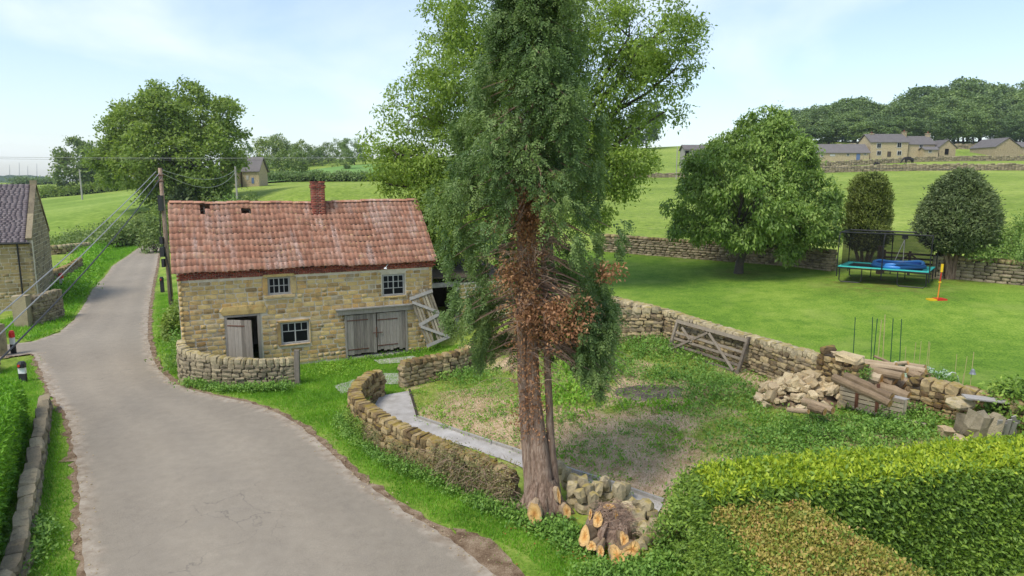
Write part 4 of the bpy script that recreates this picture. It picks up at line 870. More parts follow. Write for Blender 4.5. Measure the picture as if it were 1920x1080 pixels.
# post at the end of the curved wall
p = Vector((-8.05, 24.75, 0)); MB().box((-.09, -.07, -.1), (.09, .07, 1.3), Matrix.Rotation(.03, 4, 'Y')).build('wooden_post', MAT['old_wood'], None, Matrix.Translation(p), label='weathered grey wooden post at the right end of the curved yard wall', cat='post')
# roadside walls on the left
lwall = [(*G(px, py)[:2], .5) for px, py in ((86,768),(80,815),(68,880),(56,950),(44,1020),(34,1090))]; lwall += [(lwall[-1][0] + .5, lwall[-1][1] - 1.5, .5)]
dry_wall('roadside_wall', 'grey stone wall with flat slabs in front of the left hedge', lwall, thick=.34, pool='grey', cpool='grey', seed=51, cope=.2, copew=(.5, 1.1), length=(.3, .7), course=(.14, .24))
a, b = G(103, 545), G(150, 490)
dry_wall('roadside_wall', 'overgrown stone wall running up the lane from the left house gable', [(-32.2, 47.4, 1.35), (-34.8, 53, 1.35), (-38.2, 60, 1.2)], pool='grey', cpool='mossy', seed=52, length=(.25, .6), cope=.25, copew=(.25, .4))
a, b = at(100, 462, 72), at(166, 452, 76)
dry_wall('field_wall', 'short pale stone wall across the small green field left of the lane', [(a.x - 4, a.y, 1.0), (a.x, a.y, 1.0), (b.x, b.y, 1.0)], pool='dry', cpool='cope', seed=53, length=(.3, .7), cope=.4, copew=(.35, .6), individual=False)
# gate pillars and short wall by the drive
for k, (px, py, hh, w_, d_) in enumerate(((45, 612, 1.75, .75, .5), (4, 668, 1.5, .35, .35))):
    p = G(px, py); put('stone_gatepost', POOL['greyblk'][k], None, TRS((p.x, p.y, p.z + hh / 2 - .05), (w_, d_, hh), .1 + k), label=('broad flat stone gatepost beside the drive next to the left house', 'narrow stone gatepost at the near side of the drive')[k], cat='gatepost')
p = G(45, 612); dry_wall('roadside_wall', 'short rounded stone wall behind the broad gatepost by the left house', [(p.x + .3, p.y + .35, 1.5), (p.x + .5, p.y + 1.2, 1.65), (p.x + .2, p.y + 2.6, 1.6)], pool='grey', cpool='grey', seed=54, cope=.35, copew=(.3, .5))
p = G(4, 668); dry_wall('roadside_wall', 'low stone wall end behind the striped marker posts at the drive', [(-23.2, 27.3, .9), (-21.6, 26.8, .9), (-20.4, 26.0, .8)], pool='grey', cpool='coping' if 'coping' in POOL else 'grey', seed=55, cope=.3, copew=(.3, .5))
# ================================================================ THE LEFT HOUSE
LA = Vector((-28.4, 40.3, 0)); LBk = Vector((-31.75, 46.9, 0)); gd = (LBk - LA); gwid = gd.length; gd.normalize(); ux = Vector((gd.y, -gd.x, 0))   # along the eaves, towards the corner
if ux.x < 0: ux = -ux
HL = 16.0; o = LA - ux * HL; LM = Matrix(((ux.x, gd.x, 0, o.x), (ux.y, gd.y, 0, o.y), (0, 0, 1, 0), (0, 0, 0, 1)))
house = thing('stone_house', 'yellow stone house with purple slate roof at the left road edge', 'house', o); ez, rz = 4.05, 7.25
core_wall(LM, HL, ez, [], .05, .4).build('wall', MAT['mortar'], house)
GM = LM @ Matrix.Translation((HL, 0, 0)) @ Matrix.Rotation(math.pi / 2, 4, 'Z'); gt = lambda s: ez + (rz - ez) * (1 - abs(s - gwid / 2) / (gwid / 2))
mb = MB(); prof = [(.05, -.3), (gwid - .05, -.3), (gwid - .05, ez), (gwid / 2, rz), (.05, ez)]
v = [GM @ Vector((a, yy, b)) for yy in (.05, .4) for a, b in prof]; mb.add(v, [(0,1,2,3,4), (9,8,7,6,5)] + [(i, i+5, (i+1) % 5 + 5, (i+1) % 5) for i in range(5)]); mb.build('gable_wall', MAT['mortar'], house)
emit('stone', clad('house', LM @ Matrix.Translation((HL - 5, 0, 0)), 5, lambda s: ez - .1, seed=61, course=(.16, .26), length=(.3, .65)), house, 150, 'wall_stones', rest_extra=clad('house', LM, HL - 5, lambda s: ez - .1, seed=62, course=(.18, .28), length=(.3, .65)))
emit('gable_stone', clad('greyblk', GM, gwid, gt, seed=63, course=(.2, .3), length=(.35, .7)), house, 300, 'gable_stones')  # greyer stone on the gable puts its shade into the colour
its = []; sl = math.hypot(gwid / 2 + .15, rz - ez + .12); sa = math.atan2(rz - ez + .12, gwid / 2 + .15); bx = stone_pool('slate_piece', 'slate', 4, 30, .01, seed=23, plain=True); R.seed(5)
nr_ = 30
for r_ in range(nr_):
    x = HL - .3
    while x > 2:
        wd = R.uniform(.2, .32); t = r_ * sl / nr_; y = -.15 + (t + .1) * math.cos(sa); z = ez - .12 + (t + .1) * math.sin(sa) + .05
        its.append((bx[R.randrange(4)], LM @ Matrix.Translation((x - wd / 2, y, z)) @ Matrix.Rotation(sa - .06, 4, 'X') @ Matrix.Diagonal((wd - .008, .22, .022, 1)))); x -= wd
merged('roof_slates', its, house)
mb = MB(); mb.add([LM @ Vector(p) for p in ((0, -.1, ez - .08), (HL - .2, -.1, ez - .08), (HL - .2, gwid / 2, rz + .02), (0, gwid / 2, rz + .02), (HL - .2, gwid + .1, ez - .08), (0, gwid + .1, ez - .08))], ((0,1,2,3), (3,2,4,5))); mb.build('roof', MAT['slate'], house)
for k in range(7):
    for sg in (0, 1):
        t0, t1 = k / 7, (k + 1) / 7; yc = lambda t: (gwid / 2 * t - .1 * (1 - t)) if sg == 0 else gwid - gwid / 2 * t
        MB().bar(LM @ Vector((HL - .12, yc(t0), ez + (rz - ez) * t0 + .1)), LM @ Vector((HL - .12, yc(t1) , ez + (rz - ez) * t1 + .1)), .30, .12).build('verge_coping', MAT['grey_stone'], house)
MB().box((HL - .3, gwid / 2 - .14, rz), (HL + .06, gwid / 2 + .14, rz + .32), LM).build('apex_stone', MAT['grey_stone'], house)
MB().tube([LM @ Vector((HL - 14, -.2, ez - .1)), LM @ Vector((HL - .1, -.2, ez - .14))], .06, 6).build('gutter', MAT['black_plastic'], house)
sx, sz = plane_hit(LM, 37, 500); MB().tube([LM @ Vector((sx, -.17, ez - .12)), LM @ Vector((sx, -.06, ez - .35)), LM @ Vector((sx, -.06, .3))], .045, 6).build('downpipe', MAT['black_plastic'], house)
# ================================================================ TREES NEAR THE CAMERA
def conifer():
    g = np.random.default_rng(77); R.seed(77); bx_, by_ = .62, 15.0; base = Vector((bx_, by_, 0))
    root = thing('conifer_tree', 'tall dark conifer with bare lower trunks, part dead, rising over the roadside wall', 'tree', base)
    # trunks: three stems fused at a flared foot
    mb = MB()
    stems = [([(.50,14.75,-.2),(.46,14.85,.5),(.34,15.0,1.6),(.24,15.1,3.2),(.20,15.1,5),(.2,15.1,9)], [.24,.17,.14,.12,.11,.05]),
             ([(.78,14.7,-.2),(.76,14.8,.5),(.60,15.0,1.7),(.46,15.1,3.2),(.42,15.15,5.5),(.4,15.2,12)], [.31,.22,.17,.15,.135,.05]),
             ([(1.02,14.95,-.2),(.98,15.0,.5),(.88,15.1,1.7),(.83,15.15,3.0),(.74,15.2,5),(.6,15.2,8)], [.21,.13,.092,.08,.07,.03]),
             ([(.60,14.62,-.2),(.58,14.75,.4),(.48,14.95,1.4),(.40,15.05,2.9)], [.23,.155,.115,.08])]
    for pts, rr in stems:
        P_ = smooth_path([(*p, r) for p, r in zip(pts, rr)], 2); mb.tube([p[:3] for p in P_], [p[3] for p in P_], 14, cap=False, jit=.16)
    for a in np.linspace(0, 6.28, 9)[:-1]:
        mb.tube([(.7 + .15*math.cos(a), 14.85 + .1*math.sin(a), .7), (.7 + .4*math.cos(a), 14.85 + .33*math.sin(a), .15), (.7 + .72*math.cos(a), 14.85 + .5*math.sin(a), -.12)], [.14, .12, .05], 7, cap=False, jit=.2)
    mb.build('trunk', MAT['bark'], root, smooth=True)
    for (x, y, z, dx, dy, dz, rx, rz) in ((.50, 14.18, .22, -.1, -1, .15, .17, .27), (1.22, 14.32, .2, .3, -1, .35, .10, .18), (1.05, 14.5, .5, .5, -.9, .25, .05, .2)):
        d = Vector((dx, dy, dz)).normalized(); M = Matrix.Translation((x, y, z)) @ d.to_track_quat('Z', 'Y').to_matrix().to_4x4()
        m2 = MB(); n = 12; ring_ = [(rx * math.cos(k * 6.283 / n) * R.uniform(.75, 1.15), rz * math.sin(k * 6.283 / n) * R.uniform(.8, 1.1)) for k in range(n)]; disc('sawn_face', Vector((x, y, z)) + d * .012, d, rx, root, ring=ring_, rough=.015); v = [M @ Vector((rx * math.cos(k * 6.283 / n) * R.uniform(.75, 1.15), rz * math.sin(k * 6.283 / n) * R.uniform(.8, 1.1), e)) for e in (-.30, 0) for k in range(n)]; m2.add(v, [(k, (k+1) % n, n + (k+1) % n, n + k) for k in range(n)] + [tuple(n + k for k in range(n))]); m2.build('root_flare', MAT['log_bark'], root)
    # crown: profile of radius against height, lopsided; sprays hang from many branches
    zs = np.array([2.9, 3.5, 4.4, 5.3, 6.8, 8.0, 9.2, 10.3, 11.5, 12.8, 14, 15.2, 16.3]); rl = np.array([.3, 1.05, 1.55, 2.05, 1.95, 1.5, 1.1, .80, .70, .6, .5, .3, .1]); rr_ = np.array([1.2, 1.35, 1.45, 1.5, 1.65, 1.45, 1.2, .95, .75, .6, .5, .3, .1])
    cxs = .42
    def rad(z, ca): a = np.interp(z, zs, rl); b = np.interp(z, zs, rr_); return a + (b - a) * (ca * .5 + .5)
    nb = 620; SP, SD, SR = [], [], []; tw = MB(); dead_tw = MB()
    zz = 3.5 + (16.2 - 3.5) * g.random(nb) ** 1.12; inner_ = np.arange(nb) % 4 == 0; zz[inner_] = 7.0 + 9 * g.random(int(inner_.sum())); low_ = np.arange(nb) % 17 == 5; zz[low_] = g.uniform(3.3, 5.2, int(low_.sum()))
    for i in range(nb):
        z = zz[i]; a = g.uniform(0, 2 * math.pi); ca, sa_ = math.cos(a), math.sin(a); r = float(rad(z, ca)) * (1 + .20 * math.sin(a * 5 + z * 2.2) + .08 * math.sin(a * 3 - z * 3.7)) * g.uniform(.55, 1.0) ** .7
        if inner_[i]: r *= g.uniform(.25, .6)
        if low_[i]: a = g.uniform(-.75, .6); ca, sa_ = math.cos(a), math.sin(a); r = g.uniform(1.0, 1.75)
        front = sa_ < -.1 and -.86 < ca < .80
        if z < 6.8 + .6 * math.sin(a * 7) and front and not low_[i]:
            continue
        if z < 4.6 and sa_ < .0 and not low_[i] and g.random() < .5: continue
        if z < 5.2 and ca < -.1 and sa_ < .3 and abs(ca) < .55: continue
        p0 = np.array([cxs + .1 * ca, 15.15 + .1 * sa_, z + .35 * r]); p1 = np.array([cxs + r * ca, 15.15 + r * sa_, z])
        limb(tw, p0, p1, .03, .008, .06, n=4, seg=4)
        u = np.array([ca, sa_, 0]); cr_ = g.random(); bw = g.uniform(.18, .44); bl = g.uniform(.35, .9); m = int(56 * bw / .32); sdv = np.array([-sa_, ca, 0])
        for _ in range(m):                                  # a bunch hanging from the branch end
            h_ = g.random(); th_ = g.normal() * .55; q = p1 + u * (bw * (.9 - .5 * h_) * g.uniform(.2, 1.05)) + sdv * (th_ * bw * (1.15 - .6 * h_)) + np.array([0, 0, .22 - bl * h_])
            SP.append(q); SD.append(u * g.uniform(.15, .8) + sdv * (th_ + g.normal() * .4) + np.array([0, 0, -g.uniform(.25, 1.1)])); SR.append(np.clip(cr_ * .7 + (1 - h_) * .15 + .08, 0, 1))
        for t in np.linspace(.35, .95, 5): q = p0 + (p1 - p0) * t + g.normal(size=3) * .1; SP.append(q); SD.append(u * .5 + sdv * g.normal() * .8 - np.array([0, 0, .4])); SR.append(cr_ * .5)
    SP = np.array(SP); SD = nrm(np.array(SD)); SR = np.array(SR); m_ = ~((SP[:, 2] < 6.9 + .5 * np.sin(SP[:, 0] * 6)) & (SP[:, 1] < 15.35) & (SP[:, 0] > -.35) & (SP[:, 0] < 1.2)); SP, SD, SR = SP[m_], SD[m_], SR[m_]; n = len(SP); k = 8
    # a spray: leaflets alternating off a drooping axis
    L_ = g.uniform(.14, .29, n); perp = nrm(np.cross(SD, g.normal(size=(n, 3)))); P, D, N, LL, WW, RN = [], [], [], [], [], []
    nrmv = nrm(np.cross(SD, perp))
    for j in range(k):
        t = (j + .3) / k; s = 1 if j % 2 else -1; P.append(SP + SD * (L_ * t)[:, None] + np.array([0, 0, -1.]) * (L_ * t * t * .25)[:, None]); D.append(SD * .8 + perp * s * .75 + g.normal(size=(n, 3)) * .22 + np.array([0, 0, -.15])); N.append(nrmv + g.normal(size=(n, 3)) * .35)
        LL.append(L_ * (.46 - .24 * t)); WW.append(L_ * (.165 - .05 * t)); RN.append(np.clip(SR * .6 + t * .15 + g.random(n) * .3, 0, 1))
    put('crown', leaves_mesh('crown', 'conifer_leaf', np.concatenate(P), np.concatenate(D), np.concatenate(N), np.concatenate(LL), np.concatenate(WW), np.concatenate(RN)), root, kind='stuff')
    tw.build('branch', MAT['twig'], root, kind='stuff')
    # bare dead twigs and brown foliage on the lower front
    for i in range(120):
        z = g.uniform(3.0, 6.4); a = g.uniform(-2.9, -.2) if i % 4 else g.uniform(-3.2, .4); p0 = Vector((.4 + .35 * math.cos(a), 15.1 + .25 * math.sin(a), z)); ln = g.uniform(.25, 1.15) * (1.0 if z > 4 else .6)
        p1 = p0 + Vector((math.cos(a) * ln, math.sin(a) * ln * .8, g.uniform(-.45, .3) * ln)); pts = limb(dead_tw, p0, p1, .010, .003, .15, n=3, seg=5)
        for _ in range(3): q = pts[R.randint(1, 5)]; limb(dead_tw, q, q + Vector((R.uniform(-.3, .3), R.uniform(-.3, .1), R.uniform(-.35, .2))), .006, .002, .15, n=3, seg=3)
    for (x, y, z) in ((2.2,14.6,2.9),(2.6,14.5,2.6),(2.4,14.8,3.3),(1.9,14.4,2.7),(2.9,14.7,2.8)):
        for _ in range(5): limb(dead_tw, (.9, 15.1, 3.9), (x + R.uniform(-.4, .3), y + R.uniform(-.3, .3), z + R.uniform(-.2, .4)), .02, .004, .12, n=3, seg=6)
    dead_tw.build('dead_twigs', MAT['twig'], root, kind='stuff')
    lob = [(.05,14.7,5.6,.55,.35,.9), (.3,14.65,4.7,.35,.3,.7), (.85,14.4,4.75,.75,.45,.65), (1.35,14.2,4.7,.5,.4,.5), (.45,14.7,6.9,.4,.3,.5), (1.1,14.3,4.3,.4,.3,.4), (2.0,14.3,5.6,.45,.3,.25), (.0,14.65,6.5,.5,.3,.4)]
    Pq, Oq = crown_clumps(lob, 520, g, shell=.95, gap=-.35, gs=2.5); put('dead_foliage', leaves_mesh('dead_foliage', 'dead_leaf', *clump_leaves(Pq, Oq, 9, .085, .085, .5, g, .35, .3)), root, kind='stuff')
    Pq = np.c_[.42 + g.normal(size=900) * .20, 14.90 + g.normal(size=900) * .05, 7.3 - 5.6 * g.random(900) ** 1.2]; put('dead_foliage', leaves_mesh('dead_foliage', 'dead_leaf', *clump_leaves(Pq, nrm(np.c_[g.normal(size=900), -np.ones(900), -np.ones(900)]), 4, .07, .07, .45, g, .5, .1)), root, kind='stuff')
conifer()
# the big ash behind
ash_l = [plobe(905,60,36,110,110), plobe(850,170,35.5,95,80), plobe(780,215,35,60,60), plobe(745,290,34.5,62,62), plobe(725,345,34,40,45), plobe(825,300,35,75,85), plobe(880,380,34,85,75),
         plobe(1000,60,37,110,110), plobe(1090,40,36.5,80,60), plobe(1180,70,36,85,70), plobe(1240,60,36,60,52), plobe(1265,130,36,36,52), plobe(1215,150,36,55,40), plobe(1130,180,37,75,75), plobe(1080,280,37,90,80), plobe(1165,300,36,45,55), plobe(1000,200,38,110,110), plobe(1245,210,36,22,26), plobe(1185,235,36,30,22), plobe(950,300,37,110,90), plobe(830,470,35,60,50), plobe(1100,380,37,60,55)]
tree('huge light green ash tree filling the middle behind the dark conifer', 'tree', (2.2, 38.5, h1(2.2, 38.5)), ash_l, 'ash_leaf', 9500, 13, .20, .20, .44, name='ash_tree', trunk_r=.34, seed=21, gap=-.6, gs=1.2, shell=.5, sub=.8, nsub=640, droop=.5, twigs=150, fork=.45)
bl = [plobe(800,330,34,32,30), plobe(830,365,33.5,42,42), plobe(790,395,33,30,30), plobe(860,430,33.5,45,45), plobe(845,330,34,30,30)]
tree('yellow green elder bush crowding the right end of the barn roof', 'tree', (-3.3, 34.5, h1(-3.3, 34.5)), bl, 'ash_leaf', 620, 15, .26, .17, .5, name='elder_tree', trunk_r=.12, seed=22, gap=-.6, twigs=30)
# horse chestnut on the lawn
cb = G(1385, 513); cy_ = cb.y
ch_l = [plobe(1420,262,cy_,52,45), plobe(1400,300,cy_,85,55), plobe(1350,335,cy_-1.2,62,50), plobe(1470,330,cy_,75,60), plobe(1320,385,cy_-.5,62,58), plobe(1410,380,cy_-1.6,95,75), plobe(1505,385,cy_-.5,66,62), plobe(1305,420,cy_-.3,45,30), plobe(1365,420,cy_-1.0,72,34), plobe(1460,420,cy_-1.0,78,36), plobe(1535,425,cy_,42,34), plobe(1420,340,cy_+1.5,105,85), plobe(1490,472,cy_-1.6,24,14), plobe(1445,235,cy_,22,20)]
tree('broad round horse chestnut tree with large drooping leaves standing on the lawn', 'tree', cb, ch_l, 'chestnut_leaf', 4600, 13, .15, .24, .42, name='chestnut_tree', trunk_r=.26, bark='dark_bark', seed=31, gap=-.8, gs=1.6, shell=.38, sub=.54, nsub=460, droop=.9, up=.9, twigs=90, fork=.3, rough=.2)
# clipped cypress and yew
def dense_tree(label, name, base, prof, leaf, n, L, W, stems, seed, vert=.6, sr=.1, group=None, leafname='crown', clump=4, spread=.09):
    """prof: [(height, radius)]; short upright shoots all over a closed outline, standing on several bare stems"""
    g = np.random.default_rng(seed); R.seed(seed); base = Vector(base); root = thing(name, label, 'tree', base, group); zs_, rs_ = np.array(prof).T
    z = g.uniform(zs_[0], zs_[-1], n * 2); r = np.interp(z, zs_, rs_); keep = g.random(n * 2) < r / rs_.max() + .12; z, r = z[keep][:n], r[keep][:n]; m = len(z); a = g.uniform(0, 6.28, m)
    bump = 1 + .07 * np.sin(a * 6 + z * 1.1 + seed) + .06 * np.sin(a * 13 - z * .8) + .05 * np.sin(z * 5 + a * 3) + .05 * np.sin(a * 3 + z * 2.3); rr2 = r * bump * (1 - .22 * g.random(m) ** 2); rr2 = np.where(g.random(m) < .05, rr2 * 1.12, rr2); P = np.c_[base.x + rr2 * np.cos(a), base.y + rr2 * np.sin(a), base.z + z]; O = np.c_[np.cos(a), np.sin(a), np.full(m, vert)]
    put(leafname, leaves_mesh(leafname, leaf, *clump_leaves(P, nrm(O) * 1.8, clump, spread, L, W, g, 0, .1)), root)
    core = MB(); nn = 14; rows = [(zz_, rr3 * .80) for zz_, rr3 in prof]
    core.add([(base.x + r3 * math.cos(6.283 * k / nn), base.y + r3 * math.sin(6.283 * k / nn), base.z + z3) for z3, r3 in rows for k in range(nn)], [(i*nn+k, i*nn+(k+1) % nn, (i+1)*nn+(k+1) % nn, (i+1)*nn+k) for i in range(len(rows)-1) for k in range(nn)] + [tuple(range(nn))[::-1]]); core.build('dark_core', MAT['yew_core'], root)  # closed near-black shell, stands for the shade behind the shoots
    mb = MB()
    for s_ in stems: mb.tube([base + Vector((s_[0] * .5, 0, -.1)), base + Vector((s_[0] * .8, s_[1] * .5, zs_[0] * .6)), base + Vector((s_[0] * 1.5, s_[1], zs_[0] + .6))], [sr * 1.3, sr, sr * .8], 7, cap=False, jit=.1)
    mb.build('trunk', MAT['bark'], root, smooth=True); return root
t_ = NT('yew_core'); MAT['yew_core'] = t_.done((.018, .026, .010), .95, spec=.05)  # shade inside the crown put into one near-black colour
def prof_px(base, pts):
    """[(half width px, y px)] -> heights and radii at the distance of base"""
    o = []
    for w_, py in pts: q = at(960, py, base.y); zc = base.y * cp - (q.z - H) * sp; o.append((q.z - base.z, w_ / F * zc))
    return o
b1 = G(1640, 505); dense_tree('narrow olive green cypress with ribbed upright shoots behind the trampoline', 'cypress_tree', at(1619, 505, b1.y + 1.5) * 1.0, prof_px(Vector((0, b1.y + 1.5, at(1633, 505, b1.y + 1.5).z)), [(20, 470), (35, 450), (38, 425), (36, 395), (33, 365), (28, 342), (20, 331), (8, 326)]), 'cypress_leaf', 5200, .17, .3, [(-.5, 0), (-.15, .1), (.2, 0), (.5, .1)], 41, vert=2.2, clump=4)
b2 = G(1785, 524); dense_tree('wide dark yew tree on several bare trunks at the right lawn edge', 'yew_tree', b2, prof_px(b2, [(24, 474), (50, 459), (65, 428), (64, 402), (53, 375), (39, 350), (25, 332), (12, 322), (3, 318)]), 'yew_leaf', 8000, .16, .32, [(-.45, 0), (-.18, .15), (.05, -.1), (.3, .1), (.6, 0)], 42, vert=.5, sr=.11)
ba = G(1925, 520); al_ = [plobe(1880,445,ba.y-1,32,30), plobe(1915,425,ba.y-1,28,24), plobe(1850,470,ba.y-1.2,28,20), plobe(1905,470,ba.y-1.5,38,24), plobe(1950,440,ba.y,50,50)]
tree('pale green apple tree with loose branches at the right edge of the lawn', 'tree', ba, al_, 'apple_leaf', 480, 14, .2, .13, .5, name='apple_tree', trunk_r=.1, seed=43, gap=-.35, gs=2.2, shell=.9, twigs=40)
# ================================================================ HEDGES IN THE FOREGROUND
def hedge(name, label, corners, z0, z1, leaf_top, leaf_side, den=420, L=.085, W=.5, seed=1, top_only_near=None, jit=.05, sides=True, kk=5):
    """corners: quadrilateral footprint (x, y) x4 going round; z1 top height"""
    g = np.random.default_rng(seed); c = np.array(corners, float); ctr = c.mean(0); root = thing(name, label, 'hedge', (*ctr, h1(*ctr)))
    mb = MB(); ins_ = ctr + (c - ctr) * .93; n = 4; zt = z1 - .14
    mb.add([(*p, z0) for p in ins_] + [(*p, zt) for p in ins_], [(3,2,1,0), (4,5,6,7), (0,1,5,4), (1,2,6,5), (2,3,7,6), (3,0,4,7)]); mb.build('dark_core', MAT['hedge_core'], root)  # solid near-black block standing for the shade inside the hedge
    def face(p0, p1, p2, p3, O, nm, mat, den_):
        p0, p1, p2, p3 = [np.array(q, float) for q in (p0, p1, p2, p3)]; area = np.linalg.norm(np.cross(p1 - p0, p3 - p0)); m = int(area * den_); u, v = g.random((m, 1)), g.random((m, 1)); P = (p0 * (1-u) + p1 * u) * (1-v) + (p3 * (1-u) + p2 * u) * v
        P += np.array(O) * (g.normal(size=(m, 1)) * jit + (g.random((m, 1)) < .02) * g.uniform(.03, .10, (m, 1)) + .045 * vnoise(P, 1.6, seed)[:, None] + .03 * vnoise(P, 4.5, seed + 1)[:, None]); OO = nrm(np.tile(O, (m, 1)) + g.normal(size=(m, 3)) * .3)
        return clump_leaves(P, OO * 1.5, kk, .045, L, W, g, .05, .25, flat=1)
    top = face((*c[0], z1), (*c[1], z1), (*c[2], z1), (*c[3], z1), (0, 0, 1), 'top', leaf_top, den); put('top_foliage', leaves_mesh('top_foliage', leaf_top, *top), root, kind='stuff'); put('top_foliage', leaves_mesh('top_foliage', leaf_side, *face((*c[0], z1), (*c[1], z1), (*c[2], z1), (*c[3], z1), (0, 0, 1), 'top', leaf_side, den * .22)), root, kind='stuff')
    S_ = []
    for i in range(4):
        a, b = c[i], c[(i+1) % 4]; t = (b - a) / np.linalg.norm(b - a); nn = np.array([t[1], -t[0]]); m_ = (a + b) / 2
        if nn @ (m_ - ctr) < 0: nn = -nn
        if nn @ (-m_) < -.3 * np.linalg.norm(m_): continue
        S_.append(face((*a, z0), (*b, z0), (*b, z1 + .02), (*a, z1 + .02), (*nn, .0), 'side', leaf_side, den))
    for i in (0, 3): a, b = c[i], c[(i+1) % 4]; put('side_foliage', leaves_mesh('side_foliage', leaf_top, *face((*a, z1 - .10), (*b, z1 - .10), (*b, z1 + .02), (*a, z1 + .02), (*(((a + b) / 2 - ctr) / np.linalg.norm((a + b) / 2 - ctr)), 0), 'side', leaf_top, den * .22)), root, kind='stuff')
    put('side_foliage', leaves_mesh('side_foliage', leaf_side, *[np.concatenate(q) for q in zip(*S_)]), root, kind='stuff'); return root
t_ = NT('hedge_core'); MAT['hedge_core'] = t_.done((.020, .028, .010), .95, spec=.05)  # inner shade of the hedges painted as a near-black green
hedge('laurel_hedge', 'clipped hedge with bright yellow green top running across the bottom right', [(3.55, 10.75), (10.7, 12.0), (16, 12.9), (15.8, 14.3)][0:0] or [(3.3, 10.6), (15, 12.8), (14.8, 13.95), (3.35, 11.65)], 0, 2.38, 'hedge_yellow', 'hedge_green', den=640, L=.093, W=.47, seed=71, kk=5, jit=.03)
hedge('brown_topped_hedge', 'lower hedge with brown dried top in the bottom right corner', [(3.3, 10.6), (3.9, 6.5), (6.6, 6.5), (4.85, 10.75)], 0, 2.12, 'hedge_brown', 'hedge_green', den=950, L=.06, W=.55, seed=72, kk=4, jit=.025)
g_ = np.random.default_rng(5)
def mound_bush(name, label, cat, cpt, r, leaf, n, k, L, W, seed, spread=.1, droop=.2, gap=-.9, core=True, shell=.5):
    g = np.random.default_rng(seed); R.seed(seed); lobes = [(cpt[0] + dx * r[0], cpt[1] + dy * r[1], cpt[2] + dz * r[2], r[0] * s_, r[1] * s_, r[2] * s_) for dx, dy, dz, s_ in ((0, 0, .35, .75), (-.45, .1, .2, .55), (.45, -.1, .22, .55), (.1, -.35, .15, .5), (-.1, .3, .45, .5))]
    P, O = crown_clumps(lobes, n, g, shell=shell, gap=gap); root = thing(name, label, cat, Vector(cpt)); put('foliage', leaves_mesh('foliage', leaf, *clump_leaves(P, O, k, spread, L, W, g, droop)), root)
    mb = MB()
    for l in lobes: limb(mb, cpt, l[:3], .03 + .02 * r[2], .01, .1)
    mb.build('stems', MAT['dark_bark'], root); return root
LH = [Vector((q[0], q[1])) for q in lwall]; hedge('left_hedge', 'bright green clipped conifer hedge at the left edge above the stone wall', [(LH[0].x - 1.6, LH[0].y - 1.5), (LH[0].x + .35, LH[0].y - 1.6), (LH[-1].x - .22, LH[-1].y), (LH[-1].x - 3.2, LH[-1].y)], 0, 1.4, 'left_hedge', 'left_hedge', den=520, L=.115, W=.32, seed=73, jit=.06, kk=3)
mound_bush('laurel_bush', 'glossy laurel bush at the right edge beside the mossy wall stub', 'bush', G(1905, 800), (1.0, .9, 1.15), 'hedge_green', 420, 14, .13, .5, 74, spread=.13)
# ================================================================ GROUND PLANTS
def px_mask(pts, blobs):
    """ground points weighted by patches given as (px, py, half width, half height, weight) in the survey photo"""
    x, y = proj(np.c_[pts, hgt(pts[:, 0], pts[:, 1])]); w_ = np.zeros(len(pts))
    for a, b, ra, rb, k in blobs: w_ = np.maximum(w_, k * np.clip(1.6 - 1.3 * np.sqrt(((x - a) / ra) ** 2 + ((y - b) / rb) ** 2), 0, 1))
    return w_
pad2 = [tuple(p) for p in pad]
def patch(name, label, blobs, n, mat, hmax, L, W=.55, k=6, seed=1, spread=.08, poly=None, up=.9):
    g = np.random.default_rng(seed); pts = scatter_poly(poly or pad2, n, g); w_ = px_mask(pts, blobs); nz = np.clip((vnoise(np.c_[pts, pts[:, 0] * 0], 1.7, seed) + .35 * vnoise(np.c_[pts, pts[:, 0] * 0], 5, seed + 3) + 1) * .5, 0, 1.2); keep = g.random(len(pts)) < w_ * (.35 + nz); pts, w_, nz = pts[keep], w_[keep], nz[keep]
    ground_leaves(name, pts, mat, L=L, W=W, k=k, spread=spread, hgt_=hmax * np.clip(w_, .2, 1) * (.12 + 1.7 * nz ** 2), g=g, up=up)
    return len(pts)
nett = [(860,702,75,20,1), (1210,655,95,26,1), (1120,690,110,32,.9), (1330,680,90,24,.75), (1290,705,110,25,.9), (1345,735,70,30,1), (1260,620,60,12,.8), (1450,700,70,25,.7)]
patch('nettle_patch', None, nett, 15000, 'nettle_leaf', .50, .095, seed=1, k=7)
rgt = [(1520,815,190,42,.95), (1650,800,140,45,.9), (1330,770,90,22,.4), (1440,760,70,30,.55), (1740,740,60,50,1), (1800,760,60,40,.9), (1380,835,80,30,.45), (1560,870,220,30,.8), (1290,930,50,35,.6), (1720,700,40,40,.9), (1840,720,60,25,.7)]
patch('ground_cover', None, rgt, 30000, 'nettle_leaf', .28, .09, seed=2, k=6)
dock = [(1070,742,65,35,1), (1060,770,60,28,.9), (1250,765,80,14,.9), (1150,600,40,12,.6), (1180,765,20,10,1), (1095,700,70,25,.8), (1330,660,90,20,.5)]
patch('dock_patch', None, dock, 9000, 'dock_leaf', .26, .16, W=.4, seed=3, k=5)
sparse = [(1180,790,330,130,.14), (900,760,140,60,.2), (1400,720,300,120,.22), (1100,830,120,40,.1), (930,730,100,20,.7), (1240,850,40,20,.7)]
patch('ground_cover', None, sparse, 22000, 'nettle_leaf', .09, .07, seed=4, k=4)
patch('ground_cover', None, [(880,770,150,60,.5), (1130,830,200,60,.4), (1330,800,250,80,.4)], 9000, 'dock_leaf', .07, .075, seed=14, k=4)
def dens_blades(name, poly, n, mat, h, wd, seed, blobs=None):
    g = np.random.default_rng(seed); pts = scatter_poly(poly, n, g)
    if blobs is not None: pts = pts[g.random(len(pts)) < px_mask(pts, blobs)]
    return blades(name, pts, mat, h, wd, g)
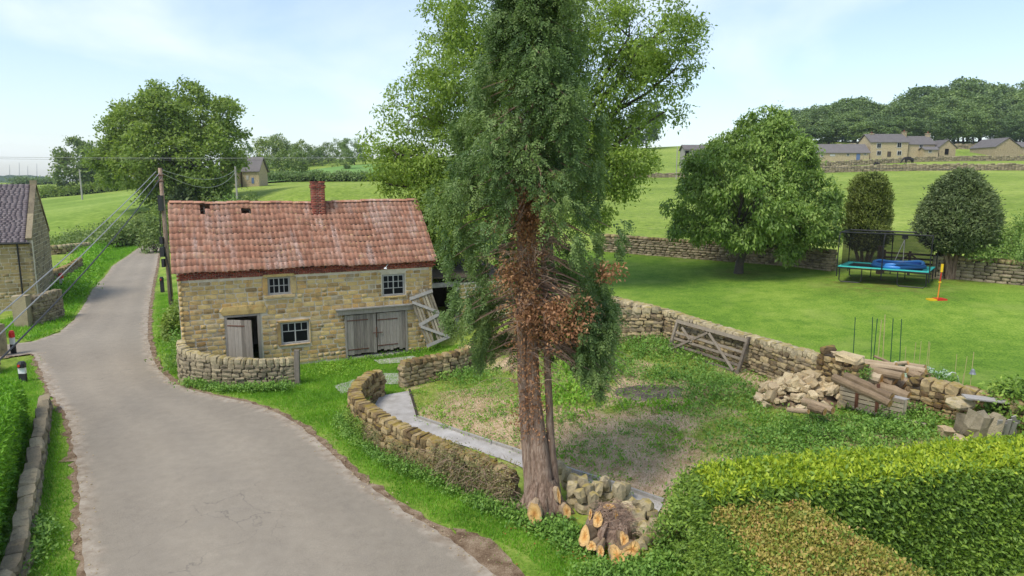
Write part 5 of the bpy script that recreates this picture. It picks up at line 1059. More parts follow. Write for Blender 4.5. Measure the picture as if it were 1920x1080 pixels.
dens_blades('dry_grass', pad2, 120000, 'straw_blade', .06, .018, 5, [(1150,840,260,110,1), (900,770,150,60,.9), (1400,720,330,130,.5)])
dens_blades('paddock_grass', pad2, 70000, 'grass_blade', .08, .016, 6, [(1000,760,300,90,.5), (1350,790,300,130,.7), (1200,650,160,60,.8), (950,720,120,40,.8), (1150,840,220,80,.25)])
# verge grass
inner = smooth_path(RR[4:-2], 1); vpoly = vp
g_ = np.random.default_rng(8); vpts = scatter_poly(vpoly, 220000, g_); vpts = vpts[(vpts[:, 1] > 10.5) & (vpts[:, 1] < 45)]; dr = dist_poly(vpts, RR); vpts = vpts[(g_.random(len(vpts)) < np.clip((dr - .03 - .16 * (vnoise(np.c_[vpts, vpts[:, 0] * 0], 1.5, 3) + 1)) / .5, 0, 1)) & (g_.random(len(vpts)) < np.clip(24 / vpts[:, 1], .25, 1))]
db = [tuple(q) for q in gp([(840,985),(905,1000),(985,1040),(1040,1090),(930,1095),(880,1040)])]; vpts = vpts[~inside(db, vpts) | (g_.random(len(vpts)) < .12)]
blades('verge_grass', vpts, 'grass_blade', .085, .018, g_)
lp2 = scatter_poly(vl, 90000, g_); lp2 = lp2[(lp2[:, 1] > 9.8)]; dl = dist_poly(lp2, RL); lp2 = lp2[g_.random(len(lp2)) < np.clip((dl - .1) / .3, 0, 1)]; blades('verge_grass', lp2, 'grass_blade', .085, .018, g_)
lp3 = scatter_poly(vl2, 60000, g_); dl = dist_poly(lp3, RL); lp3 = lp3[dl > .2]; blades('verge_grass', lp3, 'grass_blade', .16, .05, g_)
# taller herbs along walls: verge foot of the roadside wall, barn foot, corner by the pole
def along(name, line, w_, n, mat, hmax, L, W=.5, k=5, seed=1, spread=.07):
    g = np.random.default_rng(seed); s, P_, Ln = resample(smooth_path([(*p, 0) for p in line]), .05); i = g.integers(0, len(s), n); pts = P_[i, :2] + g.normal(size=(n, 2)) * w_; nz = (vnoise(np.c_[pts, pts[:, 0] * 0], 1.8, seed) + 1) / 2; ok = g.random(n) < .25 + nz; ground_leaves(name, pts[ok], mat, L=L, W=W, k=k, spread=spread, hgt_=hmax * (.3 + nz[ok]), g=g)
along('wall_foot_herbs', [(p[0] - .35, p[1] - .4) for p in wall3[2:9]], .14, 1500, 'nettle_leaf', .30, .07, seed=21)
along('wall_foot_herbs', gp([(900,945),(960,965),(1010,990),(1060,1010),(1090,1050)]), .2, 1300, 'nettle_leaf', .26, .085, seed=22)
along('wall_foot_herbs', gp([(1100,1085),(1180,1095),(1240,1070),(1270,1040)]), .2, 900, 'nettle_leaf', .24, .085, seed=29)
along('wall_foot_herbs', gp([(352,722),(400,732),(470,734),(545,730)]), .2, 1100, 'nettle_leaf', .28, .09, seed=23)
along('wall_foot_herbs', [(-13.1, 26.4), (-13.6, 28.2), (-14.6, 30.5), (-16, 34), (-18.5, 39)], .4, 3600, 'nettle_leaf', .8, .14, seed=24)
along('wall_foot_herbs', gp([(600,690),(640,684),(700,672),(770,662),(830,650)]), .18, 700, 'dock_leaf', .16, .09, seed=25)
along('wall_foot_herbs', gp([(590,700),(620,695),(660,690)]), .5, 800, 'dock_leaf', .16, .07, seed=26)
along('wall_foot_herbs', gp([(60,985),(40,1080)]), .25, 500, 'nettle_leaf', .4, .1, seed=27)
def wall_cover(name, label, line, zr, n, mat, k, L, W, seed, off=-.26, twigs=0):
    g = np.random.default_rng(seed); R.seed(seed); s, P_, Ln = resample(smooth_path([(*p, 0) for p in line]), .05); T = nrm(np.gradient(P_[:, :2], axis=0)); i = g.integers(0, len(s), n); z = g.uniform(*zr, n); nv = np.c_[-T[i, 1], T[i, 0]]
    sgn = np.where((nv * -P_[i, :2]).sum(1) > 0, 1, -1)[:, None]; nv = nv * sgn; pts = P_[i, :2] + nv * (abs(off) * np.where(z > .9, g.uniform(-.9, .9, n), 1) + g.random(n) * .08)[:, None]; zz_ = hgt(pts[:, 0], pts[:, 1]) + z; P3 = np.c_[pts, zz_]; ok = vnoise(P3, 1.6, seed) > -.5; P3, nv = P3[ok], nv[ok]; O = nrm(np.c_[nv, np.full(len(nv), .3)])
    root = thing(name, label, 'plant', Vector(P3[0])); put('foliage', leaves_mesh('foliage', mat, *clump_leaves(P3, O, k, .05, L, W, g, .35)), root, kind='stuff')
    mb = MB()
    for _ in range(twigs):
        q = Vector(P3[R.randrange(len(P3))]); limb(mb, q, q + Vector((R.uniform(-.4, .4), R.uniform(-.3, .1), R.uniform(-.4, .15))), .007, .003, .2, n=3, seg=4)
    if twigs: mb.build('twigs', MAT['twig'], root, kind='stuff')
wall_cover('bramble', 'tangle of dry brown bramble draped over the roadside wall left of the trunk', [tuple(p) for p in wall3[6:9]] + [(.2, 15.2)], (.1, 1.05), 1350, 'bramble_leaf', 3, .055, .5, 81, twigs=260)
wall_cover('ivy', 'green ivy creeping over the outer curve of the mossy wall', [tuple(p) for p in wall3[2:5]], (0, .6), 600, 'hedge_green', 4, .055, .6, 82)
wall_cover('moss_growth', 'brown dried growth hanging on the outer face of the mossy wall', [tuple(p) for p in wall3[4:7]], (.05, .65), 700, 'bramble_leaf', 3, .05, .5, 83, twigs=30)
pp = G(322, 585)
mound_bush('bush', 'dark green bush growing against the left gable of the stone barn', 'bush', (pp.x + 3.4, pp.y - 6.0, 0), (.8, 1.5, 1.5), 'oak_leaf', 420, 12, .16, .6, 75)

# loose weeds dotted over the paddock in uneven drifts
for sd_, n_, mt_, h_, L_ in ((91, 2600, 'nettle_leaf', .12, .075), (92, 1800, 'dock_leaf', .10, .09), (93, 1500, 'ash_leaf', .05, .06)):
    g_ = np.random.default_rng(sd_); q_ = scatter_poly(pad2, n_ * 3, g_); nz_ = vnoise(np.c_[q_, q_[:, 0] * 0], .9, sd_) + .5 * vnoise(np.c_[q_, q_[:, 0] * 0], 2.6, sd_ + 1); q_ = q_[nz_ > .35]; ground_leaves('ground_cover', q_, mt_, L=L_, k=5, spread=.06, hgt_=h_, g=g_)
# ================================================================ DISTANT TREES, WOOD AND HEDGES
cbx = G(340, 392)
oy = 110
oak_l = [plobe(330,215,oy,75,48), plobe(265,235,oy,52,40), plobe(400,235,oy,45,48), plobe(235,290,oy,48,36), plobe(300,290,oy-3,80,60), plobe(380,300,oy-3,64,55), plobe(425,275,oy,26,34), plobe(320,340,oy-2,52,40), plobe(220,320,oy,34,26), plobe(385,350,oy-2,40,24)]
tree('great spreading oak tree on the left skyline behind the utility pole', 'tree', (at(345, 400, oy).x, oy, h1(at(345, 400, oy).x, oy)), oak_l, 'oak_leaf', 5600, 10, .42, .5, .62, name='oak_tree', trunk_r=.9, seed=51, gap=-.5, gs=.45, shell=.4, sub=1.5, nsub=420, twigs=60, rough=.22)
ivy_c = at(345, 372, 105); mound_bush('ivy_clad_trunk', 'dark ivy clad lower trunk below the big oak behind the barn roof', 'bush', (ivy_c.x, 104, h1(ivy_c.x, 104) - 1), (2.6, 2.2, 5.4), 'yew_leaf', 700, 12, .5, .6, 52, spread=.4)
def px_tree(label, px, ytop, ybase, hw_, Y, leaf, seed, name='tree', n=420, k=10, L=None, group=None, aspect=None, trunk=True):
    c = at(px, (ytop + ybase) / 2, Y); zc = Y * cp - (c.z - H) * sp; h_ = (ybase - ytop) / F * zc; r = hw_ / F * zc; gz = h1(c.x, Y); zt = at(px, ytop, Y).z; h_ = zt - gz
    g = np.random.default_rng(seed); lo = []
    for i in range(7):
        a = g.uniform(0, 6.28); q = g.uniform(.25, .55); zz_ = gz + h_ * g.uniform(.3, .72); s_ = g.uniform(.42, .62); lo.append((c.x + math.cos(a) * r * q, Y + math.sin(a) * r * q, zz_, r * s_, r * s_, min(h_ * .3, r * s_ * 1.1)))
    lo.append((c.x, Y, gz + h_ * .5, r * .72, r * .72, h_ * .36)); lo.append((c.x + g.uniform(-.2, .2) * r, Y, zt - h_ * .22, r * .5, r * .5, h_ * .22))
    Lf = L or r * .11; return tree(label, 'tree', (c.x, Y, gz), lo, leaf, n, k, r * .09, Lf, .7, name=name, trunk_r=max(.12, r * .06), seed=seed, gap=-.8, gs=2 / r, shell=.35, sub=r * .24, nsub=60, twigs=9, group=group, limbs=False, droop=.1)
px_tree('rounded golden topped tree standing alone at the far left field hedge', 152, 268, 352, 42, 250, 'far_leaf', 61, n=900)
px_tree('dark tree squeezed between the golden topped tree and the oak', 205, 275, 352, 24, 255, 'oak_leaf', 62, n=420)
px_tree('small dark round tree standing alone on the skyline right of the ash', 1214, 190, 279, 33, 290, 'wood_leaf', 63, n=900)
# trees of the middle skyline
R.seed(99)
sk = [(462,262,320,18,'spiky dark conifer beside the far stone barn',1), (500,262,330,32,'tall tree rising behind the far stone barn',0), (522,255,318,24,'domed pale tree highest on the middle skyline',0), (545,285,335,36,'broad light bush tree in front of the domed pale tree',2), (488,296,338,26,'low pale thicket right of the far stone barn',2),
      (570,268,312,26,'flat topped olive tree left of the white gap on the skyline',0), (588,278,318,18,'round blue green tree on the pale crop field edge',1), (615,270,310,22,'middle tree of the row above the pale crop field',0), (637,262,306,18,'rounded tree just left of the last dark skyline tree',0), (664,260,302,20,'dark tree ending the skyline row beside the ash',1), (622,290,312,10,'small bright green bush on the pale crop field',2), (633,300,312,7,'tiny shrub right of the small bright green bush',2), (604,296,314,8,'tiny round shrub left of the small bright green bush',2), (650,285,306,16,'short pale tree in front of the last dark skyline tree',2), (685,268,305,16,'skyline tree half hidden by the left side of the ash',1), (535,262,315,20,'tall tree between the domed pale tree and the olive one',1)]
for i, (px, yt, yb, hw_, lab, kk) in enumerate(sk):
    px_tree(lab, px, yt, yb, hw_, 235 + (i * 7) % 30 - (20 if kk == 2 else 0) - (55 if i in (0, 3, 4) else 0), ('far_leaf', 'wood_leaf', 'far_leaf')[kk], 100 + i, n=300 if hw_ > 14 else 90, group='trees along the middle skyline')
# the hill wood: a few crowns, copied
protos = []
for i in range(7):
    g = np.random.default_rng(300 + i); R.seed(300 + i); h_ = 18; r = 6.0; lo = [(0, 0, h_ * .55, r * .8, r * .8, h_ * .38)]
    for j in range(8): a = g.uniform(0, 6.28); q = g.uniform(.3, .6); s_ = g.uniform(.38, .58); lo.append((math.cos(a) * r * q, math.sin(a) * r * q, h_ * g.uniform(.32, .8), r * s_, r * s_, r * s_ * .9))
    root = tree('rounded dark green tree among many in the wood covering the hill', 'tree', (0, 0, 0), lo, 'wood_leaf', 760, 8, .5, .6, .75, name='wood_tree', trunk_r=.32, seed=300 + i, gap=-.85, gs=.3, shell=.3, sub=1.25, nsub=70, group='trees of the hill wood', limbs=False, rough=.22); protos.append(root)
used = set(); spots = []
top = [(1436,206),(1480,186),(1520,192),(1580,166),(1610,168),(1640,184),(1700,154),(1740,148),(1800,128),(1840,136),(1870,146),(1920,140),(2050,136),(2200,146)]
for row, Y in enumerate((252, 262, 273, 285, 298, 312)):
    x = (-8 if row % 2 else 0) + 76 + row * 4
    while x < 262:
        yy = Y + R.uniform(-4, 4); q = proj((x, yy, h1(x, yy))); pt_ = np.interp(q[0], [a for a, _ in top], [b for _, b in top])
        if 1425 + (10 if row < 1 else 0) < q[0] < 2150: spots.append((x, yy, row, q[0], pt_))
        x += R.uniform(8.5, 12.5) * (1 if row else .8)
for i, (x, yy, row, qx, pt_) in enumerate(spots):
    p = R.randrange(7); o = protos[p] if p not in used else copy_tree(protos[p]); used.add(p)
    gz = h1(x, yy); ztop = at(qx, pt_, yy).z; want = max(ztop - gz, 6); share = (.52, .62, .74, .86, .96, 1.0)[row]; hh = min(want * share * R.uniform(.88, 1.03), 36); s_ = hh / 18.5
    o.location = (x, yy, gz - .3); w_ = R.uniform(1.1, 1.45) * min(max(s_, .75), 1.3); o.scale = (w_, w_, s_); o.rotation_euler.z = R.uniform(0, 6.28)
# hedges and shrubs across the left fields
def far_hedge(label, pts, Y, h_, th, leaf, seed, n=260, L=.5, name='field_hedge', up=1.0):
    g = np.random.default_rng(seed); W_ = [at(px, py, Y if not isinstance(Y, (list, tuple)) else Y[i]) for i, (px, py) in enumerate(pts)]; s, P_, Ln = resample([(p.x, p.y, 0) for p in W_], .25); i = g.integers(0, len(s), n); z = g.random(n) ** .8 * h_; q = P_[i, :2] + g.normal(size=(n, 2)) * th * .45; P3 = np.c_[q, hgt(q[:, 0], q[:, 1]) + z * (1 + .3 * vnoise(np.c_[q, z * 0], .35, seed))]
    root = thing(name, label, 'hedge', P3[0]); put('foliage', leaves_mesh('foliage', leaf, *clump_leaves(P3, nrm(np.c_[g.normal(size=(n, 2)) * .5 - [0, .5], np.ones(n)]), 9, L * .9, L, .7, g, 0)), root, kind='stuff')
    mb = MB(); m = max(3, int(Ln / 3)); v = []
    for j in range(m + 1):
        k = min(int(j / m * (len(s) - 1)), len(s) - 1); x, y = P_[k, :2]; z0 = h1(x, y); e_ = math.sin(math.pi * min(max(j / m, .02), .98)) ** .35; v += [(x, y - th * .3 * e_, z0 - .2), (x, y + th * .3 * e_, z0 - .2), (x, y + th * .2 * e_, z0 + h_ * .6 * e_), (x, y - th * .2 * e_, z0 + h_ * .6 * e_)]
    mb.add(v, [(j*4+a, j*4+(a+1) % 4, j*4+4+(a+1) % 4, j*4+4+a) for j in range(m) for a in range(4)]); mb.build('dark_core', MAT['hedge_core'], root)  # solid dark core, inner shade of the hedge put into its colour
far_hedge('long field hedge running left across the meadow below the golden topped tree', [(70,372),(120,364),(180,360),(240,362),(285,362)], 245, 3.2, 3, 'oak_leaf', 401, 1300, .6)
far_hedge('straight dark hedge below the pale crop field above the barn roof', [(495,345),(540,341),(600,338),(700,336),(760,336)], 165, 2.0, 2, 'wood_leaf', 402, 1300, .4)
far_hedge('hazy hedge at the foot of the far wooded ridge', [(20,350),(80,348),(130,350)], 420, 4, 4, 'wood_leaf', 403, 260, 1)
a = G(160, 480)
along('lane_side_growth', gp([(122,560),(138,520),(162,490),(195,465),(230,450),(262,438)]), .7, 4200, 'grass_blade', .6, .22, seed=410, spread=.2)
along('lane_side_growth', gp([(125,470),(180,447),(230,432),(290,415)]), 1.6, 2600, 'grass_blade' if False else 'far_leaf', 1.4, .3, seed=411, spread=.3)
far_hedge('tall scrubby hedge beside the lane left of the utility pole', [(205,452),(240,432),(270,415),(300,398)], [78, 84, 92, 102], 2.2, 2.4, 'far_leaf', 412, 900, .32)
for k, (px, py, Y, r, leaf, lab) in enumerate(((285,405,72,1.4,'far_leaf','dark shrub just left of the pole above the lane'), (262,412,82,1.4,'far_leaf','lower shrub beside the lane below the oak'), (395,372,75,2.2,'far_leaf','shrub peeping over the left part of the barn ridge'), (432,374,78,2.0,'apple_leaf','pale leafy shrub above the barn ridge near the small pole'), (470,376,74,1.6,'far_leaf','rightmost shrub showing over the barn ridge'), (305,380,90,2.4,'oak_leaf','shrub under the oak left of the pole top'))):
    c = at(px, py, Y); gz = h1(c.x, Y); mound_bush('shrub', lab, 'bush', (c.x, Y, gz), (r * 1.1, r, max(c.z - gz, 1.0) * 1.1), leaf, 260, 11, .26, .6, 420 + k, spread=.2)
c = at(405, 325, 120); mound_bush('elder_bush', 'elder bush with cream blossom beside the far stone barn', 'bush', (c.x, 120, h1(c.x, 120)), (2.6, 2.2, 3.6), 'apple_leaf', 320, 11, .3, .7, 430, spread=.25)
# far ridge on the left horizon, with masts
def ridge(name, px0, px1, Y, yf, mat, label, dpt=260):
    n = 60; v = []; 
    for i in range(n + 1):
        px = px0 + (px1 - px0) * i / n; zt = at(px, yf(px), Y).z; c_ = at(px, 340, Y); c2 = at(px, 340, Y + dpt); c0 = at(px, 340, Y - 120); v += [(c0.x, Y - 120, min(h1(c0.x, Y - 120) - 2, -2)), (c_.x, Y, zt), (c2.x, Y + dpt, -10)]
    f = [(i*3+a, i*3+3+a, i*3+4+a, i*3+1+a) for i in range(n) for a in (0, 1)]; me = bpy.data.meshes.new(name); me.from_pydata(v, [], f); me.materials.append(mat); me.polygons.foreach_set('use_smooth', [True] * len(f)); put(name, me, kind='structure')
t_ = NT('ridge_wood'); n_ = t_.noise(.06, detail=5); MAT['ridge_wood'] = t_.done(t_.ramp(n_, [(.35, (.035, .06, .03)), (.65, (.07, .11, .045))]), .95, n_, 1, 3, spec=.05)
ridge('hills', -500, 260, 1250, lambda x: 329 + .0004 * (x - 30) ** 2 * (x > 30) + 1.0 * math.sin(x * .21) + .6 * math.sin(x * .53) + (x > 70) * (x - 70) * .12, MAT['ridge_wood'], '')
for k, (px, yt) in enumerate(((18,309), (36,305), (52,311), (69,307))):
    p = at(px, yt, 1240); q = at(px, 331, 1240); mb = MB(); mb.tube([(q.x, q.y, q.z - 3), (p.x, p.y, p.z)], [.5, .25], 4); mb.build('radio_mast', MAT['wire_grey'], None, label=('first thin radio mast from the left on the far ridge', 'tallest thin radio mast on the far ridge', 'third thin radio mast from the left on the far ridge', 'rightmost thin radio mast on the far ridge')[k], cat='mast', group='masts on the far ridge')
# ================================================================ HILL FARM
def block(name, label, px0, px1, pyb, pye, pyr, Y, depth, wall='far_stone', roof='far_slate', yaw=0.0, wins=(), doors=(), chim=(), gable_front=False, rs=(0, 0), cat='farm building', group=None):
    """gabled block seen from the front: base, eaves and ridge rows in the survey photo at distance Y"""
    a, b = at(px0, pyb, Y), at(px1, pyb, Y); L = b.x - a.x; z0 = a.z; ze = at(px0, pye, Y).z - z0; base = Vector((a.x, Y, z0)); M = Matrix.Translation(base) @ Matrix.Rotation(yaw, 4, 'Z'); root = thing(name, label, cat, base, group)
    if not gable_front:
        zr = at((px0 + px1) / 2, pyr, Y + depth / 2).z - z0; prof = [(0, -1.5), (depth, -1.5), (depth, ze), (depth / 2, zr - .12), (0, ze)]; v = [M @ Vector((xx, yy, zz)) for xx in (0, L) for yy, zz in prof]
        MB().add(v, [(0,1,2,3,4), (9,8,7,6,5)] + [(i, i+5, (i+1) % 5 + 5, (i+1) % 5) for i in range(5)]).build('wall', MAT[wall], root)
        e = .3; rv = [(-e+rs[0], -e, ze - .08), (L + e-rs[1], -e, ze - .08), (L + e-rs[1], depth / 2, zr + .12), (-e+rs[0], depth / 2, zr + .12), (L + e-rs[1], depth + e, ze - .08), (-e+rs[0], depth + e, ze - .08)]
        MB().add([M @ Vector(p) for p in rv] + [M @ (Vector(p) + Vector((0, 0, .18))) for p in rv], ((0,1,2,3), (3,2,4,5), (6,7,8,9), (9,8,10,11), (0,1,7,6), (4,5,11,10), (0,3,9,6), (3,5,11,9), (1,2,8,7), (2,4,10,8))).build('roof', MAT[roof], root)
    else:
        zr = at((px0 + px1) / 2, pyr, Y).z - z0; prof = [(0, -1.5), (L, -1.5), (L, ze), (L / 2, zr - .1), (0, ze)]; v = [M @ Vector((xx, yy, zz)) for yy in (0, depth) for xx, zz in prof]
        MB().add(v, [(4,3,2,1,0), (5,6,7,8,9)] + [(i, (i+1) % 5, (i+1) % 5 + 5, i+5) for i in range(5)]).build('wall', MAT[wall], root)
        e = .25; rv = [(-e, -e, ze - .15), (L / 2, -e, zr + .1), (L + e, -e, ze - .15), (-e, depth + e, ze - .15), (L / 2, depth + e, zr + .1), (L + e, depth + e, ze - .15)]
        MB().add([M @ Vector(p) for p in rv] + [M @ (Vector(p) + Vector((0, 0, .16))) for p in rv], ((0,1,4,3), (1,2,5,4), (6,7,10,9), (7,8,11,10), (0,1,7,6), (1,2,8,7), (0,3,9,6), (2,5,11,8))).build('roof', MAT[roof], root)
    for (wx, wy, ww, wh, mt) in wins:
        s0, z1_ = plane_hit(M, wx - ww / 2, wy - wh / 2); s1, z0_ = plane_hit(M, wx + ww / 2, wy + wh / 2); fr = .18
        f = MB().box((s0, -.06, z0_), (s1, .05, z1_), M).build('window', MAT['white_paint'], root)
        if mt: MB().box((s0 + fr, -.10, z0_ + fr), ((s0 + s1) / 2 - .05, -.04, z1_ - fr), M).box(((s0 + s1) / 2 + .05, -.10, z0_ + fr), (s1 - fr, -.04, z1_ - fr), M).build('pane', MAT['window_glass'], f)
    for (dx, dy0, dy1, dw_, mt) in doors:
        s0, z1_ = plane_hit(M, dx - dw_ / 2, dy0); s1, z0_ = plane_hit(M, dx + dw_ / 2, dy1); MB().box((s0, -.07, z0_), (s1, .05, z1_), M).build('door', MAT[mt], root)
    for (cx_, cyt) in chim:
        s0, _ = plane_hit(M, cx_, pyr, depth / 2); zt_ = plane_hit(M, cx_, cyt, depth / 2)[1]; c_ = MB().box((s0 - .55, depth / 2 - .45, zr - 1.2), (s0 + .55, depth / 2 + .45, zt_ - .5), M).box((s0 - .65, depth / 2 - .55, zt_ - .7), (s0 + .65, depth / 2 + .55, zt_ - .5), M).build('chimney', MAT[wall], root)
        MB().tube([M @ Vector((s0, depth / 2, zt_ - .5)), M @ Vector((s0, depth / 2, zt_))], .2, 6).build('chimney_pot', MAT['brick'], c_)
    return root
block('farmhouse', 'tall main farmhouse with two chimneys in the hill farm', 1631, 1701, 296, 267, 253, 210, 8, wins=((1648,273,8,10,1), (1686,272,8,10,1), (1648,287,8,9,1), (1686,287,8,9,1)), doors=((1667,284,294,6,'dark_wood'),), chim=((1634,247), (1695,244)), cat='farmhouse', group='buildings of the hill farm')
block('farmhouse', 'lower farmhouse wing with one chimney right of the main hill farmhouse', 1702, 1751, 297, 271, 257, 211, 7.5, wins=((1727,274,7,6,1), (1727,286,8,6,1), (1745,284,6,6,1)), chim=((1739,247),), cat='farmhouse', group='buildings of the hill farm')
block('long_barn', 'long low slate roofed barn left of the hill farmhouse', 1527, 1629, 301, 287, 272, 208, 7, wins=((1541,292,5,5,1), (1590,290,5,6,1), (1622,289,5,4,1), (1561,291,9,4,0)), doors=((1609,288,300,6,'blue_door'),), group='buildings of the hill farm')
block('barn', 'small barn half hidden behind the chestnut tree at the hill farm', 1490, 1525, 300, 275, 261, 213, 7, group='buildings of the hill farm')
block('outbuilding', 'small gable fronted outbuilding with open dark doorway at the hill farm', 1760, 1791, 291, 276, 263, 209, 7, gable_front=True, doors=((1775,279,290,6,'interior_dark'),), group='buildings of the hill farm')  # doorway is a near-black panel on the wall, its inner shade painted
block('porch', 'low lean-to porch joining the farmhouse wing and the outbuilding', 1733, 1758, 296, 281, 277, 208, 3, wins=((1744,284,6,6,1),), group='buildings of the hill farm')
block('barn', 'separate stone barn with wide gable at the far right of the hill farm', 1866, 1912, 287, 275, 259, 215, 12, gable_front=True, group='buildings of the hill farm')
block('barn', 'low barn at the right picture edge beside the wide gabled one', 1908, 1960, 285, 276, 268, 218, 6, group='buildings of the hill farm')
block('farm_shed', 'dark grey timber shed with open front on the field right of the ash', 1284, 1322, 302, 281, 274, 150, 4.5, wall='grey_wood', doors=((1288,283,301,6,'interior_dark'),), cat='shed')  # open front is a near-black panel painted for the shade within
fb = block('far_barn', 'small stone barn with steep grey roof half hidden by the oak', 455, 486, 345, 322, 297, 140, 5, wins=((464,333,5,8,0),), doors=((474,333,344,5,'blue_door'),), cat='barn')
block('far_barn', 'plain stone gable beside the far barn below the oak', 412, 440, 345, 322, 304, 137, 5, gable_front=True, cat='barn')
def far_wall(label, pts, Y, hh, th=.6, step=.5, seed=1):
    R.seed(seed); W_ = [at(px, py, y_) for (px, py), y_ in zip(pts, Y)]; s, P_, Ln = resample([(p.x, p.y, 0) for p in W_], step); root = thing('field_wall', label, 'stone wall', (P_[0][0], P_[0][1], h1(P_[0][0], P_[0][1]))); its = []; zz_ = hgt(P_[:, 0], P_[:, 1]); T = nrm(np.gradient(P_[:, :2], axis=0))
    for i in range(len(s)):
        z = 0
        while z < hh: c_ = R.uniform(.22, .4); its.append((POOL['grey'][R.randrange(10)], TRS((P_[i, 0], P_[i, 1], zz_[i] + z + c_ / 2 - .1), (step * R.uniform(1.05, 1.3), th * R.uniform(.9, 1.2), c_ * 1.25), math.atan2(T[i, 1], T[i, 0])))); z += c_
    merged('packed_stones', its, root)
far_wall('long dark field wall crossing the slope below the grazing horse', [(1545,320),(1640,322),(1760,325),(1930,329),(2050,330)], [165, 163, 160, 156, 154], 1.4, seed=2, step=.7)
far_wall('low wall in front of the hill farm buildings', [(1540,308),(1640,303),(1720,300),(1800,299),(1940,297)], [190, 193, 197, 198, 200], 1.3, seed=3, step=.8)
far_wall('short pale wall left of the small shed on the far slope', [(1140,306),(1215,302),(1290,303)], [170, 170, 168], 1.0, seed=4, step=.8)
far_wall('wall along the foot of the hill wood', [(1540,277),(1640,274),(1800,283),(1950,286)], [240, 242, 236, 232], 1.6, seed=5, step=1.0)
a, b = at(1540, 314, 160), at(1980, 316, 158); MB().tube([a, (a + b) / 2 - Vector((0, 0, .3)), b], .07, 4).build('pipe', MAT['cable_dark'], None, label='thin dark pipe line running straight across the slope below the hill farm', cat='pipe')
# horses
def horse(label, px, py, Y, yaw, s):
    c = at(px, py, Y); z = h1(c.x, Y); base = Vector((c.x, Y, z)); me = bpy.data.meshes.new('horse')
    V = [(0,0,1.2),(.55,0,1.25),(-.6,0,1.28),(.95,0,1.35),(1.35,0,1.0),(1.6,0,.55),(1.78,0,.25),(.6,.16,.75),(.6,.16,.38),(.62,.16,.0),(.6,-.16,.75),(.68,-.16,.38),(.72,-.16,.0),(-.68,.17,.85),(-.82,.17,.48),(-.76,.17,.0),(-.68,-.17,.85),(-.80,-.17,.48),(-.70,-.17,.0),(-.85,0,1.25),(-1.0,0,.95),(-1.02,0,.55)]
    E_ = [(0,1),(0,2),(1,3),(3,4),(4,5),(5,6),(1,7),(7,8),(8,9),(1,10),(10,11),(11,12),(2,13),(13,14),(14,15),(2,16),(16,17),(17,18),(2,19),(19,20),(20,21)]; rd = [.34,.33,.34,.23,.16,.14,.08,.13,.07,.05,.13,.07,.05,.17,.08,.05,.17,.08,.05,.07,.08,.04]
    me.from_pydata(V, E_, []); o = put('horse', me, None, Matrix.Translation(base) @ Matrix.Rotation(yaw, 4, 'Z') @ Matrix.Scale(s, 4), label=label, cat='horse', kind='thing'); md = o.modifiers.new('Skin', 'SKIN'); sv = me.skin_vertices[0].data
    for i, r in enumerate(rd): sv[i].radius = (r, r)
    sv[0].use_root = True; sd_ = o.modifiers.new('Sub', 'SUBSURF'); sd_.levels = sd_.render_levels = 1; me.materials.append(MAT['horse_coat']); md.use_smooth_shade = True
horse('dark horse grazing head down in the paddock below the hill farmhouse', 1704, 303, 188, math.pi + .1, 1.35)
horse('second dark pony partly behind the low wall left of the grazing horse', 1642, 311, 180, .4, .9)
# ================================================================ POLES, WIRES, MARKERS
pb = G(322, 578); pt = at(300, 315, pb.y)
up = thing('utility_pole', 'tall leaning wooden utility pole with transformer boxes beside the barn', 'utility pole', pb)
MB().tube([pb - Vector((0, 0, .3)), pb.lerp(pt, .5), pt], [.15, .13, .11], 10).build('pole', MAT['bark'], up, smooth=True)
for t, w_, h_, nm in ((.77, .13, .55, 'fuse_box'), (.42, .12, .35, 'cable_box'), (.5, .09, .25, 'cable_box'), (.34, .08, .3, 'cable_box')):
    p = pb.lerp(pt, t); M = Matrix.Translation(p + Vector((-.16 if t < .6 else -.02, -.19, 0))); MB().box((-w_, -.1, -h_), (w_, .08, h_ * .6), M).build(nm, MAT['black_plastic'], up)
MB().tube([pb.lerp(pt, .72) + Vector((-.1, -.17, 0)), pb.lerp(pt, .55) + Vector((-.22, -.17, 0)), pb.lerp(pt, .3) + Vector((.12, -.18, 0)), pb + Vector((.12, -.18, .2))], .03, 5).build('cable', MAT['black_plastic'], up)
for t in (.95, .91): p = pb.lerp(pt, t); MB().tube([p + Vector((-.25, -.12, 0)), p + Vector((.25, -.12, 0))], .03, 5).build('bracket', MAT['rust'], up)
def wire(label, a, b, sag_, r=.018, mat='wire_grey', group='wires from the utility pole'):
    a, b = Vector(a), Vector(b); pts = [a.lerp(b, t) - Vector((0, 0, sag_ * 4 * t * (1 - t))) for t in [i / 16 for i in range(17)]]; m = sum(pts, Vector()) / 17
    MB().tube([p - m for p in pts], r, 5).build('overhead_wire', MAT[mat], None, Matrix.Translation(m), label=label, cat='wire', group=group)
wire('uppermost thin wire running from the pole top down to the left edge', pt + Vector((-.2, -.1, -.2)), at(-330, 860, 11), .25, .020)
wire('middle pale wire running from the pole top down to the left edge', pt + Vector((0, -.12, -.3)), at(-330, 930, 11), .25, .020)
wire('lowest thickest wire running from the pole top to the lower left edge', pt + Vector((.1, -.12, -.5)), at(-330, 990, 10.5), .5, .026, 'cable_dark')
p2 = at(441, 318, 96)
wire('upper slack wire from the pole top to the small pole behind the barn', pt + Vector((.1, 0, -.1)), p2, .9, .02); wire('lower slack wire from the pole top to the small pole behind the barn', pt + Vector((.1, 0, -.3)), p2 - Vector((0, 0, .3)), 1.4, .02)
